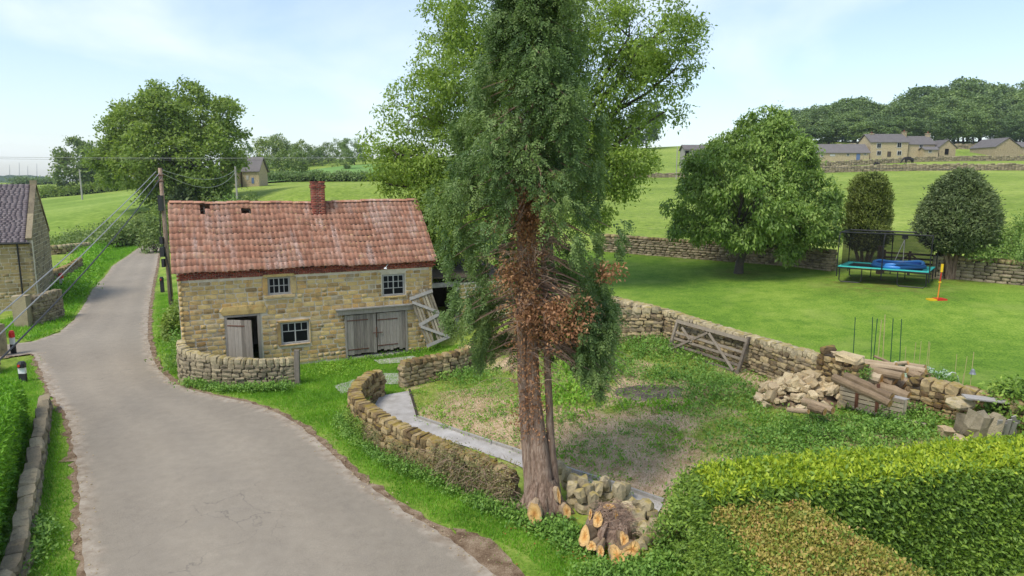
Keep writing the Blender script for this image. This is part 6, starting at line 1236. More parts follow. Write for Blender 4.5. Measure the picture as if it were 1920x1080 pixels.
def small_pole(label, px, yt, Y, r=.14):
    a = at(px, yt, Y); z = h1(a.x, Y); MB().tube([(0, 0, -.3), (0, 0, a.z - z)], [r * 1.2, r], 8).build('utility_pole', MAT['grey_wood'], None, Matrix.Translation((a.x, Y, z)), label=label, cat='utility pole')
small_pole('small grey pole standing behind the barn near the far stone barn', 441, 312, 96, .12); small_pole('distant pale pole in front of the golden topped tree', 149, 318, 200, .2); small_pole('thin distant pole left of the small grey field shed', 1270, 275, 160, .10)
for k, (y0, y1, Y, r, mt, lab) in enumerate(((293, 292, 88, .022, 'wire_grey', 'long upper power line crossing the whole left skyline'), (296, 297, 95, .016, 'cable_dark', 'long lower power line just below the upper one'))):
    wire(lab, at(-250, y0 - 2, Y), at(930, y1, Y + 6), .35, r, mt, 'power lines on the skyline')
def marker(label, px, pyb, pyt, w_, top='red_plastic', body='white_plastic', foot='black_plastic'):
    b = G(px, pyb); t = at(px, pyt, b.y); hh = t.z - b.z; root = thing('marker_post', label, 'marker post', b)
    MB().box((-w_, -.05, -.1), (w_, .05, hh * .42), Matrix.Translation(b)).build('post_base', MAT[foot], root)
    MB().box((-w_ + .002, -.048, hh * .42), (w_ - .002, .048, hh * .72), Matrix.Translation(b)).build('post_band', MAT[body], root)
    MB().tube([(b.x, b.y, b.z + hh * .72), (b.x, b.y, b.z + hh * .9), (b.x, b.y, b.z + hh)], [w_ * 1.15, w_ * 1.15, w_ * .8], 10).build('cap', MAT[top], root)
    MB().tube([(b.x, b.y - w_ * 1.1, b.z + hh * .84), (b.x, b.y - w_ * 1.1 - .03, b.z + hh * .84)], .05, 10).build('reflector', MAT['red_plastic'], root)
marker('striped marker post with red top at the grass corner of the drive', 26, 664, 620, .10)
marker('short dark marker post with red reflector at the end of the left hedge', 44, 716, 678, .13, top='black_plastic')
marker('red capped white marker post against the gable end of the left house', 117, 546, 512, .13)
marker('black marker post at the lane edge beside the utility pole', 305, 548, 519, .12, top='black_plastic', body='black_plastic')
# ================================================================ THE LAWN: TRAMPOLINE, TOY, GATE
nl, nr, fr_, fl = G(1583, 534), G(1722, 542), G(1738, 528), None
nl = Vector((nl.x, nl.y, nl.z)); nr = Vector((nr.x, nr.y, nr.z)); ax = (nr - nl); ax.z = 0; TL = 4.15; ax.normalize(); ay = Vector((-ax.y, ax.x, 0)); TW = 2.6
ctr = (nl + nr) / 2; gz = h1(ctr.x + ay.x * 1.4, ctr.y + ay.y * 1.4); O_ = Vector((ctr.x, ctr.y, gz)) - ax * TL / 2; TM = Matrix(((ax.x, ay.x, 0, O_.x), (ax.y, ay.y, 0, O_.y), (0, 0, 1, O_.z), (0, 0, 0, 1)))
tr = thing('trampoline', 'rectangular trampoline with teal pads and black safety net on the lawn', 'trampoline', O_ ); bz = .80; tz = 2.62
MB().box((.3, .3, bz - .01), (TL - .3, TW - .3, bz + .01), TM).build('jumping_mat', MAT['mat_black'], tr)
for a, b in (((0, 0), (TL, .34)), ((0, TW - .34), (TL, TW)), ((0, .34), (.34, TW - .34)), ((TL - .34, .34), (TL, TW - .34))): MB().box((*a, bz + .012), (*b, bz + .055), TM).build('pad', MAT['teal_pad'], tr)
MB().tube([TM @ Vector(p) for p in ((.03, .03, bz - .04), (TL - .03, .03, bz - .04), (TL - .03, TW - .03, bz - .04), (.03, TW - .03, bz - .04), (.03, .03, bz - .04))], .035, 6).build('frame', MAT['black_metal'], tr)
for x0, x1 in ((.08, 1.15), (TL - 1.35, TL - .08)):
    for y in (.06, TW - .06): MB().tube([TM @ Vector(p) for p in ((x0, y, bz - .05), (x0, y, .12), (x0 + .1, y, .03), (x1 - .1, y, .03), (x1, y, .12), (x1, y, bz - .05))], .028, 6).build('leg', MAT['black_metal'], tr)
for x in (-.03, TL * .5, TL + .03):
    for y, s_ in ((-.05, 1), (TW + .05, -1)): MB().tube([TM @ Vector(p) for p in ((x, y, .3), (x, y, 1.7), (x, y + s_ * .05, 2.35), (x, y + s_ * .22, tz))], .028, 6).build('net_pole', MAT['black_metal'], tr)
MB().tube([TM @ Vector(p) for p in ((0, .18, tz), (TL, .18, tz), (TL, TW - .18, tz), (0, TW - .18, tz), (0, .18, tz))], .04, 6).build('top_rail', MAT['black_metal'], tr)
for a, b in (((.12, .2), (TL - .12, .2)), ((.12, TW - .2), (TL - .12, TW - .2)), ((.12, .2), (.12, TW - .2)), ((TL - .12, .2), (TL - .12, TW - .2))):
    MB().add([TM @ Vector((*a, bz + .06)), TM @ Vector((*b, bz + .06)), TM @ Vector((*b, tz - .02)), TM @ Vector((*a, tz - .02))], [(0, 1, 2, 3)]).build('safety_net', MAT['net_mesh'], tr)
MB().box((TL * .62, TW - .5, tz - .35), (TL * .62 + .28, TW - .46, tz - .12), TM).box((TL * .62 + .1, TW - .5, tz - .75), (TL * .62 + .16, TW - .46, tz - .35), TM).build('hoop_board', MAT['black_plastic'], tr)
for q in (-.28, .1): MB().tube([TM @ Vector((TL * .62 + .13, TW - .55, tz - .4)), TM @ Vector((TL * .62 + .13 + q, TW * .55, bz + .35))], .018, 5).build('ladder_strap', MAT['wire_grey'], tr)
# paddling pool lying on the trampoline
pc = TM @ Vector((TL * .64, TW * .5, bz + .06)); pool = thing('paddling_pool', 'slumped round blue inflatable paddling pool lying on the trampoline', 'paddling pool', pc); nP = 30
for k, (r0, zz_, rr3) in enumerate(((1.08, .07, .10), (1.04, .19, .085))):
    mb = MB(); v = []
    for i in range(nP):
        a = 6.283 * i / nP; w_ = 1 + .04 * math.sin(a * 5 + k); ddz = .05 * math.sin(a * 3 + 1) * k
        for j in range(8): b = 6.283 * j / 8; v.append(pc + Vector(((r0 * w_ + rr3 * math.cos(b)) * math.cos(a) * 1.12, (r0 * w_ + rr3 * math.cos(b)) * math.sin(a) * .92, zz_ + ddz + rr3 * math.sin(b) * (1 + .15 * math.sin(a * 7)))))
    mb.add(v, [(i*8+j, ((i+1) % nP)*8+j, ((i+1) % nP)*8+(j+1) % 8, i*8+(j+1) % 8) for i in range(nP) for j in range(8)]); mb.build('inflated_ring', MAT['pool_blue'], pool, smooth=True)
mb = MB(); v = [pc + Vector((0, 0, .10))]
for j in range(1, 4):
    for i in range(nP): a = 6.283 * i / nP; v.append(pc + Vector((j / 3 * 1.02 * math.cos(a) * 1.12, j / 3 * 1.02 * math.sin(a) * .92, .07 + .05 * math.sin(a * 4 + j * 2) + .03 * j)))
mb.add(v, [(0, 1 + i, 1 + (i+1) % nP) for i in range(nP)] + [(1 + (j-1)*nP + i, 1 + j*nP + i, 1 + j*nP + (i+1) % nP, 1 + (j-1)*nP + (i+1) % nP) for j in (1, 2) for i in range(nP)]); mb.build('pool_floor', MAT['pool_dark'], pool, smooth=True)
# ball-on-a-pole toy
sw_ = G(1757, 563); zt = at(1761, 495, sw_.y).z; toy = thing('pole_ball_toy', 'orange and yellow pole ball toy on a red base standing on the lawn', 'toy', sw_)
MB().box((-.1, -.22, 0), (.34, .22, .09), Matrix.Translation(sw_)).build('base', MAT['red_plastic'], toy); MB().box((-.42, -.18, 0), (-.102, .18, .07), Matrix.Translation(sw_)).build('base_wing', MAT['yellow_plastic'], toy)
hh = zt - sw_.z; MB().tube([sw_ + Vector((.02, 0, .09)), sw_ + Vector((.05, 0, hh * .5))], .025, 8).build('lower_pole', MAT['orange_plastic'], toy); MB().tube([sw_ + Vector((.05, 0, hh * .5)), sw_ + Vector((.08, 0, hh * .82))], .025, 8).build('upper_pole', MAT['red_plastic'], toy)
MB().tube([sw_ + Vector((.08, 0, hh * .78)), sw_ + Vector((.09, 0, hh))], [.055, .06], 8).build('top_grip', MAT['yellow_plastic'], toy); MB().tube([sw_ + Vector((.05, 0, hh * .48)), sw_ + Vector((.05, 0, hh * .52))], .06, 8).build('coupling', MAT['yellow_plastic'], toy)
# five-bar gate in the far wall
ga, gb = Vector((*G(1655, 515)[:2], 0)), Vector((*G(1752, 523)[:2], 0)); ga.z, gb.z = h1(ga.x, ga.y), h1(gb.x, gb.y)
fg = thing('field_gate', 'dark wooden five bar gate in the wall behind the trampoline', 'gate', (ga + gb) / 2)
for k in range(5): z = .25 + k * .25; MB().bar(ga + Vector((0, 0, z)), gb + Vector((0, 0, z)), .05, .10).build('bar', MAT['dark_wood'], fg)
for t in (0, .5, 1): p = ga.lerp(gb, t); MB().box((-.06, -.04, .1), (.06, .04, 1.4), Matrix.Translation(p)).build('stile', MAT['dark_wood'], fg)
MB().bar(ga + Vector((0, -.04, .25)), ga.lerp(gb, .5) + Vector((0, -.04, 1.25)), .04, .08).build('brace', MAT['dark_wood'], fg); MB().bar(ga.lerp(gb, .5) + Vector((0, -.04, 1.25)), gb + Vector((0, -.04, .3)), .04, .08).build('brace', MAT['dark_wood'], fg)
for k, p in enumerate((ga - (gb - ga).normalized() * .2, gb + (gb - ga).normalized() * .2)): MB().box((-.12, -.12, -.2), (.12, .12, 1.6), Matrix.Identity(4)).build('gate_post', MAT['dark_wood'], None, Matrix.Translation(p), label=('left wooden gate post seen through the trampoline net', 'right wooden gate post beside the yew trunks')[k], cat='gate post')
# ================================================================ THE PADDOCK: OLD GATE, HEAPS, LOGS
go = [(6.62,26.0), (8.45,22.75)]
g0 = Vector((*G(1266, 640)[:2], 0)); g1_ = Vector((*G(1398, 690)[:2], 0))
d_ = (g1_ - g0).normalized(); nv = Vector((d_.y, -d_.x, 0)); nv = nv if nv.dot(-g0) > 0 else -nv
p0 = Vector((6.72, 26.05, 0)) + nv * .72; p1 = Vector((8.45, 23.2, 0)) + nv * .72; p0.z = h1(p0.x, p0.y) + .02; p1.z = h1(p1.x, p1.y) + .02; lean = -nv * .38 + Vector((0, 0, 1.12))
og = thing('old_gate', 'weathered grey five bar gate leaning against the dry stone wall', 'gate', p0); R.seed(4)
def gl(a, b): return p0.lerp(p1, a) + lean * b
MB().bar(gl(-.02, 1.0), gl(1.0, 1.0), .09, .13, lean).build('top_bar', MAT['gate_wood'], og)
for b in (.04, .24, .44, .64): MB().bar(gl(.02, b), gl(.98, b), .03, .09, lean).build('bar', MAT['gate_wood'], og)
for a, e in ((0.0, 1.0), (1.0, 1.12)): MB().bar(gl(a, -.02), gl(a, e), .09, .11, d_).build('stile', MAT['gate_wood'], og)
for (a, b, c_, e) in ((.02, .06, .48, .92), (.50, .92, .95, .06), (.1, .86, .3, .5)): MB().bar(gl(a, b) + nv * .05, gl(c_, e) + nv * .05, .03, .09, lean).build('brace', MAT['gate_wood'], og)
# black bags against the corner of the walls
bb = G(1192, 588, 1.0); lob = MB()
for k, (dx, dz, s_) in enumerate(((0, 0, 1), (.45, .02, .8), (.9, .05, .65))):
    o = put('black_sack', POOL['boulder'][k].copy(), None, TRS((4.65 + dx * .9, 28.4 - dx * 1.1, h1(4.9, 28) + .85 + dz), (.8 * s_, .6 * s_, .55 * s_), k)); o.data.materials.clear(); o.data.materials.append(MAT['black_bag']); tag(o, ('largest crumpled black sack behind the square corner wall', 'middle crumpled black sack behind the square corner wall', 'smallest crumpled black sack behind the square corner wall')[k], 'sack', 'black sacks behind the corner wall', 'thing')
mb = MB(); mb.box((-1.2, -.5, 0), (1.2, .5, .62)); mb.build('rubble_bed', MAT['earth_fill'], None, Matrix.Translation((4.95, 28.3, h1(4.95, 28.3))) @ Matrix.Rotation(-.95, 4, 'Z'), label='low earth bed under the black sacks behind the corner wall', cat='earth bed')
# rubble heap
hc = G(1520, 752); R.seed(17); hx, hy = hc.x, hc.y + .1; px_at = lambda x, y, z: proj((x, y, z)); lay = 0
ub = G(1505, 742); mnd = MB(); nn = 16; vv = [(hx, hy, h1(hx, hy) + .42)]
for j in (1, 2, 3): vv += [(hx + .48 * j * math.cos(6.283 * i / nn) * 1.35, hy + .32 * j * math.sin(6.283 * i / nn) * 1.3, h1(hx, hy) + (.42, .34, .16, -.15)[j]) for i in range(nn)]
mnd.add(vv, [(0, 1 + i, 1 + (i+1) % nn) for i in range(nn)] + [(1 + (j-1)*nn + i, 1 + j*nn + i, 1 + j*nn + (i+1) % nn, 1 + (j-1)*nn + (i+1) % nn) for j in (1, 2) for i in range(nn)]); tag(put('spoil_mound', mnd.mesh('spoil_mound', MAT['shoulder'])), 'low earth mound buried under the tan rubble stones', 'mound', kind='structure')
def mh(x, y):
    q = math.sqrt(((x - hx) / 1.85) ** 2 + ((y - hy) / 1.25) ** 2); return max(0, .72 * (1 - q * q))
for i in range(150):
    a = R.uniform(0, 6.28); q = R.random() ** .6; x = hx + 1.85 * q * math.cos(a); y = hy + 1.2 * q * math.sin(a); s_ = R.uniform(.14, .40) * (1 - .25 * q); z = h1(x, y) + mh(x, y) * R.uniform(.55, 1.0) + s_ * .2
    put('rubble_stone', POOL['rubble'][R.randrange(18)], None, TRS((x, y, z), (s_ * R.uniform(.9, 1.5), s_ * R.uniform(.8, 1.1), s_ * R.uniform(.5, .85)), R.uniform(0, 3), R.uniform(-.6, .6), R.uniform(-.6, .6)), label='rough broken tan stone tumbled in the rubble heap beside the log pile', cat='stone', group='stones of the rubble heap')
# log pile
lg = [  # ends in survey pixels with distances, radius, wording
 ((1563,708,18.9),(1668,757,18.5),.105,'long pale trunk lying lowest along the front of the log pile'), ((1585,705,19.2),(1672,746,18.7),.115,'long trunk just above the lowest one at the front of the log pile'),
 ((1645,722,19.3),(1706,744,18.7),.135,'thick log with yellow cut end right of the two long front trunks'), ((1612,690,19.9),(1692,705,19.2),.105,'long smooth log across the middle of the pile with a slanted pale cut'),
 ((1610,682,20.4),(1700,694,20.0),.085,'slim trunk behind the slanted cut log'), ((1606,676,20.6),(1680,684,20.4),.07,'thin grey pole at the upper left of the log pile'), ((1640,668,20.9),(1668,680,20.6),.035,'thin stick poking up at the back of the log pile'),
 ((1620,704,19.6),(1652,712,19.1),.15,'thick red barked log in the middle of the pile'), ((1655,706,19.4),(1677,718,18.9),.14,'short round log with dark orange cut end'), ((1684,712,19.3),(1700,722,18.9),.16,'knobbly dark stump end in the pile centre'),
 ((1700,690,20.0),(1735,696,19.5),.09,'dark log right of the slanted cut log'), ((1690,682,20.4),(1735,688,20.2),.06,'pale log at the top right of the pile'), ((1705,700,19.8),(1730,708,19.2),.12,'split log with orange face at the right of the pile'),
 ((1712,712,19.5),(1745,716,19.2),.07,'short branch at the right end of the pile'), ((1668,684,20.6),(1702,680,20.4),.06,'short pale log lying on the pile top'), ((1735,702,19.8),(1750,708,19.5),.08,'small end log furthest right on the pile'),
 ((1718,722,19.2),(1724,732,18.8),.13,'dark round log end under the right side of the pile'), ((1640,700,20.1),(1700,716,19.7),.11,'log buried in the middle behind the red barked one'), ((1660,735,19.2),(1700,752,19.0),.12,'lower log propped behind the pallet'),
 ((1505,752,18.6),(1562,770,18.3),.10,'short thick log lying in front of the rubble heap'), ((1518,763,18.2),(1545,772,18.05),.10,'red barked log below the rubble heap'), ((1700,757,18.4),(1728,766,18.2),.07,'upper of two grey poles tied at the pallet end'), ((1702,765,18.3),(1724,773,18.1),.07,'lower of two grey poles tied at the pallet end'),
 ((1593,678,20.2),(1604,683,19.6),.13,'short log with glowing orange cut face above the rubble'), ((1478,768,18.2),(1515,772,18.0),.06,'thin log half sunk in weeds below the rubble')]
R.seed(6)
for (a, b, r, lab) in lg:
    r *= 1.12
    b = (b[0], b[1], a[2] - 1.35 * abs(b[0] - a[0]) / 105); A, B = at(*a), at(*b); A.z = max(A.z, h1(A.x, A.y) + r); B.z = max(B.z, h1(B.x, B.y) + r); d = (B - A); L = d.length; d.normalize(); root = thing('log', lab, 'log', A, 'logs of the log pile')
    pts = [A.lerp(B, t) + Vector((R.uniform(-1, 1), R.uniform(-1, 1), R.uniform(-1, 1))) * r * .12 for t in (0, .25, .5, .75, 1)]; MB().tube(pts, [r * 1.05, r, r * 1.02, r * .97, r * .95], 10, jit=.12).build('bark', MAT['log_bark'], root, smooth=False)
    for e, dd in ((pts[0], -d), (pts[-1], d)):
        disc('cut_face', e + dd * .012, dd, r * .97, root)
# filler logs under the pile so nothing floats
R.seed(61); its = 0
for i in range(26):
    u = R.random(); A = Vector((10.2 + 1.6 * u, 20.4 - 1.9 * u + R.uniform(-.6, .6), 0)); gz_ = h1(A.x, A.y); r = R.uniform(.08, .15); A.z = gz_ + r + R.uniform(0, .75) * (1 - .4 * u); an = R.uniform(-1.35, -.75); d = Vector((math.cos(an), math.sin(an), R.uniform(-.15, .05))); L = R.uniform(.5, 1.1)
    root = thing('log', 'rough bark covered log stacked within the body of the log pile', 'log', A, 'stacked logs inside the log pile'); MB().tube([A - d * L / 2, A, A + d * L / 2], [r, r * 1.03, r * .96], 9, jit=.14).build('bark', MAT['log_bark'], root); disc('cut_face', A + d * (L / 2 + .012), d, r * .92, root)
# pallet panel with iron stakes in front of the logs
q0, q1 = G(1572, 763), G(1692, 792); q0.y += 0; top0 = at(1570, 735, q0.y); P0 = Vector((q0.x, q0.y, h1(q0.x, q0.y))); P1 = Vector((q1.x, q1.y, h1(q1.x, q1.y))); dd = (P1 - P0).normalized(); nn_ = Vector((dd.y, -dd.x, 0)); nn_ = nn_ if nn_.dot(-P0) > 0 else -nn_
pal = thing('wooden_pallet', 'weathered slatted pallet standing on edge holding back the log pile', 'pallet', P0)
for k in range(5): z = .06 + k * .13; MB().bar(P0 + Vector((0, 0, z)), P1 + Vector((0, 0, z)), .025, .10).build('slat', MAT['plank_wood'], pal)
MB().bar(P0 - nn_ * .14 + Vector((0, 0, .66)), P1 - nn_ * .14 + Vector((0, 0, .62)), .22, .03).build('top_board', MAT['grey_wood'], pal)
for t in (0.02, .5, .98): p = P0.lerp(P1, t) - nn_ * .07; MB().box((-.05, -.05, 0), (.05, .05, .62), Matrix.Translation(p)).build('block', MAT['plank_wood'], pal)
for k, t in enumerate((.30, .62)): p = P0.lerp(P1, t) + nn_ * .05; MB().box((-.035, -.03, -.1), (.035, .03, .95), Matrix.Identity(4)).build('iron_stake', MAT['rust'], None, Matrix.Translation(p), label=('left rusty iron stake upright against the pallet', 'right rusty iron stake upright against the pallet')[k], cat='stake')
R.seed(9)
for k, (a, b, w_, lab) in enumerate((((1555,757),(1645,783),.10,'long rotten plank lying along the foot of the pallet'), ((1680,792),(1735,803),.14,'broken pale plank in the weeds at the right pallet end'), ((1500,772),(1560,782),.09,'half buried board below the rubble heap'), ((1620,776),(1690,792),.12,'orange stained split board in front of the pallet'))):
    A, B = G(*a), G(*b); A.z += .12; B.z += .10; root = MB().bar(A - A, B - A, w_, .05); root.build('plank', MAT['plank_wood'], None, Matrix.Translation(A), label=lab, cat='plank')
mound_bush('weed_tuft', 'dark green weed tuft growing on top of the log pile', 'plant', at(1612, 703, 19.4), (.35, .3, .3), 'nettle_leaf', 110, 9, .06, .5, 501, spread=.05)
mound_bush('weed_tuft', 'sprawling nettles covering the right foot of the log pile', 'plant', G(1750, 745), (.7, .6, .75), 'nettle_leaf', 420, 10, .09, .5, 502, spread=.09)
# boulder and boards near the hedge
GREYB = stone_pool('gb', 'grey_rock', 5, 5.5, .12, seed=29)
for k, (px, py, w_, h_, pool_, rz, lab) in enumerate(((1832,822,.55,.80,'grey',.4,'tall mossy boulder standing upright near the hedge'), (1808,815,.42,.60,'cope',.2,'brown stone leaning left of the tall mossy boulder'), (1862,822,.42,.70,'grey',1.2,'second boulder between the mossy one and the grey boards'))):
    p = G(px, py); put('boulder', GREYB[k + 1], None, TRS((p.x, p.y, p.z + h_ * .42), (w_, w_ * .8, h_), rz, .1, .15), label=lab, cat='boulder', group='boulders near the hedge')
p = G(1800, 808); put('flat_stone', POOL['cope'][6], None, TRS((p.x, p.y + .1, p.z + .72), (.62, .5, .2), .3, .1, -.1), label='flat brown stone resting on the leaning stone near the hedge', cat='stone')
p = G(1845, 812); MB().box((-.5, -.14, 0), (.5, .14, .035)).build('plank', MAT['grey_wood'], None, Matrix.Translation((p.x, p.y + .1, p.z + .86)) @ Euler((.1, .08, -.15)).to_matrix().to_4x4(), label='pale board laid flat over the boulders near the hedge', cat='plank')
pg_ = G(1888, 822); pgr = thing('broken_pallet', 'grey upright boards of a broken pallet leaning right of the boulders', 'pallet', pg_)
for k in range(5): MB().box((-.055, -.02, 0), (.055, .01, .55 + .12 * (k == 4) - .1 * (k % 2))).build('board', MAT['grey_wood'], pgr, Matrix.Translation(pg_ + Vector((-.32 + k * .14, .02 * k, 0))) @ Euler((.25, (.0, .02, -.03, .05, -.32)[k], 0)).to_matrix().to_4x4())
MB().box((-.4, .02, .38), (.3, .06, .46)).build('rail', MAT['grey_wood'], pgr, Matrix.Translation(pg_))
for k, (px, py, lab) in enumerate(((1775,818,'pinkish broken stone in the weeds left of the boulders'), (1800,830,'flat pale slab on the ground below the boulders'))):
    p = G(px, py); put('broken_stone', POOL['rubble'][9 + k], None, TRS((p.x, p.y, p.z + .12), (.38, .3, .2 - .08 * k), k, .2, .1), label=lab, cat='stone')
# garden bed: canes, cloche net, bell on a cane
R.seed(13)
canes = [(1604,595,660,'green_cane','green cane standing left of the others behind the ruined wall'), (1637,594,672,'green_cane','green cane leaning beside the tall upright pair'), (1642,597,670,'green_cane','green cane right next to the leaning one'), (1659,590,676,'bamboo','tallest bamboo cane in the cane row'), (1674,597,672,'green_cane','green cane fifth in the row behind the logs'), (1691,598,672,'green_cane','rightmost dark green cane in the row'), (1650,600,670,'bamboo','thin pale cane between the green ones')]
for px, yt, yb, mt, lab in canes:
    Y = 21.6; t = at(px + R.uniform(-2, 4), yt, Y); b = at(px - 4, yb, Y); z = h1(b.x, Y); k_ = (b.z - z) / (t.z - b.z + 1e-6); b = b - (t - b) * k_; b.y = Y; MB().tube([(0, 0, 0), t - b], .014, 5).build('garden_cane', MAT[mt], None, Matrix.Translation((b.x, Y, z)), label=lab, cat='cane', group='canes behind the ruined wall')
thin = [(1716,642,700),(1728,640,702),(1741,640,706),(1746,642,708),(1795,664,722),(1811,668,724),(1700,650,700),(1806,700,726)]
for k, (px, yt, yb) in enumerate(thin):
    Y = 20.6; t = at(px, yt, Y); z = h1(t.x, Y); MB().tube([(0, 0, 0), (R.uniform(-.05, .05), 0, t.z - z)], .008, 4).build('thin_stake', MAT['bamboo'], None, Matrix.Translation((t.x, Y, z)), label='thin straw coloured stake standing in the garden bed behind the logs', cat='stake', group='thin stakes in the garden bed')
Y = 19.9; t = at(1826, 660, Y); z = h1(t.x, Y); MB().tube([(0, 0, 0), (0, 0, t.z - z)], .01, 5).build('garden_cane', MAT['bamboo'], None, Matrix.Translation((t.x, Y, z)), label='bamboo cane carrying the small grey bell', cat='cane')
b_ = at(1824, 697, Y - .05); bm = MB(); bm.tube([(0, 0, .09), (0, 0, .06), (0, 0, -.02), (0, 0, -.07)], [.02, .05, .07, .095], 10); bm.build('garden_bell', MAT['grey_metal'], None, Matrix.Translation(b_), label='small grey metal bell hung on the bamboo cane', cat='bell')
nt_ = thing('net_cloche', 'low pale green netting tunnel behind the right end of the log pile', 'netting', at(1740, 700, 20.6)); a, b = at(1680, 672, 21.6), at(1785, 700, 20.0); aa, bb_ = Vector((a.x, a.y, h1(a.x, a.y))), Vector((b.x, b.y, h1(b.x, b.y))); u = (bb_ - aa); w_ = Vector((u.y, -u.x, 0)).normalized() * .45; nS = 14; v = []
for i in range(nS + 1):
    for j in range(9): th_ = math.pi * j / 8; v.append(aa + u * (i / nS) + w_ * math.cos(th_) + Vector((0, 0, .62 * math.sin(th_) * (1 + .1 * math.sin(i * 1.7) - .25 * (i % 2) * .4))))
MB().add(v, [(i*9+j, i*9+j+1, (i+1)*9+j+1, (i+1)*9+j) for i in range(nS) for j in range(8)]).build('net_cover', MAT['garden_net'], nt_)
for i in (0, 4, 9, 14): MB().tube([aa + u * (i / nS) + w_ * math.cos(math.pi * j / 8) + Vector((0, 0, .63 * math.sin(math.pi * j / 8))) for j in range(9)], .012, 4).build('hoop', MAT['white_plastic'], nt_)
bedl = [(aa.x - .6, aa.y + .4), (aa.x + u.x * .5, aa.y + u.y * .5 + .1), (bb_.x, bb_.y), (12.8, 18.7), (14.2, 17.5)]
along('garden_bed_plants', [(10.6, 20.6), (11.4, 19.8), (12.2, 19.0), (13.2, 18.0), (14.5, 16.8)], .3, 1300, 'apple_leaf', .35, .07, seed=505)
# ================================================================ STUMP AND BOULDERS BY THE ROADSIDE
POOL['bld'] = stone_pool('bld', 'coping_stone', 12, 3.6, .10, seed=19)
sc0 = G(1150, 1012); S = Vector((sc0.x, sc0.y + .1, 0)); st_ = thing('tree_stump', 'freshly sawn tangled tree stump with bright orange cut faces by the roadside', 'tree stump', S); R.seed(33)
mb = MB(); mb.tube([S + Vector((0, .1, -.2)), S + Vector((0, .1, .2)), S + Vector((.0, .12, .42)), S + Vector((0, .15, .58))], [.55, .48, .36, .2], 14, jit=.25)
for i in range(14):
    a = R.uniform(0, 6.28); mb.tube([S + Vector((.1 * math.cos(a), .1 * math.sin(a) + .1, .5)), S + Vector((.45 * math.cos(a), .4 * math.sin(a), .3)), S + Vector((.7 * math.cos(a), .6 * math.sin(a), -.1))], [.1, .09, .05], 6, jit=.2)
mb.build('root_mass', MAT['bark'], st_)
def cut(px, py, zz0, rx, rz, nx, nz, lobed=0, d_=.4, src=None):
    d0 = ray(px, py); t0 = (zz0 - H) / d0[2]; c = Vector((d0[0] * t0, d0[1] * t0, zz0)); n = Vector((nx, -1, nz)).normalized(); M = Matrix.Translation(c) @ n.to_track_quat('Z', 'Y').to_matrix().to_4x4(); k = 18; ring = []
    for i in range(k): a = 6.283 * i / k; f = 1 + lobed * math.sin(a * 3 + px) * .28 + R.uniform(-.07, .07); ring.append((rx * f * math.cos(a), rz * f * math.sin(a)))
    body = MB(); v = [M @ Vector((x, y, 0)) for x, y in ring] + [M @ Vector((x * 1.1, y * 1.1, -.08)) for x, y in ring] + [(M @ Vector((x * .8, y * .8, -d_))).lerp(S + Vector((0, .1, .2)), .35) for x, y in ring]
    body.add(v, [(i, (i+1) % k, k + (i+1) % k, k + i) for i in range(k)] + [(k + i, k + (i+1) % k, 2*k + (i+1) % k, 2*k + i) for i in range(k)]); body.build('root_flare', MAT['log_bark'], st_)
    disc('sawn_face', c + n * .004, n, rx, st_, ring=ring, rough=.02)
cut(1096, 1006, .30, .11, .21, -.4, .7, .5, .2); cut(1109, 1024, .16, .11, .09, -.2, .7, .4, .2); cut(1126, 1034, .14, .07, .12, .0, .5, .2, .2); cut(1158, 1044, .14, .17, .20, .1, .9, .9, .2); cut(1186, 1030, .20, .20, .13, .45, .8, .6, .2); cut(1170, 1012, .30, .09, .16, .2, .7, .5, .2)
cut(1121, 974, .48, .10, .17, -.25, .7, .2, .2); cut(1143, 950, .66, .13, .07, 0, 2.0, .1, .2); cut(1156, 968, .50, .045, .14, .4, .6, .1, .2); cut(1107, 965, .46, .035, .12, -.4, .6, .1, .2)
mb = MB()
for _ in range(260): q = S + Vector((R.uniform(-.4, .4), R.uniform(-.35, .1), R.uniform(.1, .75))); limb(mb, q, q + Vector((R.uniform(-.35, .35), R.uniform(-.25, .1), R.uniform(-.25, .15))), .008, .003, .25, n=3, seg=4)
mb.build('stem_tangle', MAT['twig'], st_, kind='stuff')
R.seed(44)
row = [(1048,890),(1062,905),(1075,918),(1072,935),(1092,925),(1088,948),(1102,942),(1118,935),(1112,955),(1135,925),(1170,932),(1160,940)]
for k, (px, py) in enumerate(row):
    p = G(px, py + 14); s_ = R.uniform(.26, .36); put('boulder', POOL['bld'][R.randrange(10)], None, TRS((p.x, p.y, p.z + s_ * .5 + .28), (s_ * .9, s_ * .85, s_ * 1.25), R.uniform(0, 3), R.uniform(-.3, .3), R.uniform(-.3, .3)), label='mossy rounded coping stone in the fallen row right of the conifer trunk', cat='stone', group='fallen coping stones beside the trunk')
    put('boulder', POOL['bld'][R.randrange(10)], None, TRS((p.x + .05, p.y + .05, p.z + .12), (s_ * 1.2, s_ * 1.1, s_ * .9), R.uniform(0, 3)), label='mossy rounded coping stone in the fallen row right of the conifer trunk', cat='stone', group='fallen coping stones beside the trunk')
yel = [(1196,972,.40,.36,'largest ochre boulder topping the heap right of the stump'), (1206,992,.38,.34,'wide ochre boulder under the largest one right of the stump'), (1228,990,.36,.42,'egg shaped tan boulder at the right of the stump heap'), (1188,990,.26,.34,'narrow shaded stone tucked under the largest ochre boulder'), (1212,1010,.30,.22,'small grey stone at the foot of the stump heap'), (1236,1012,.3,.2,'reddish flat stone at the right foot of the stump heap'), (1175,950,.3,.16,'thin slanted slab behind the largest ochre boulder'), (1185,957,.2,.2,'small pale stone on the slanted slab'), (1192,946,.18,.2,'square tan stone at the top of the stump heap'), (1245,985,.28,.24,'stone at the far right of the stump heap by the hedge'), (1172,968,.22,.22,'dull stone between the stump and the ochre boulders'), (1200,1022,.3,.2,'half buried stone below the stump heap')]
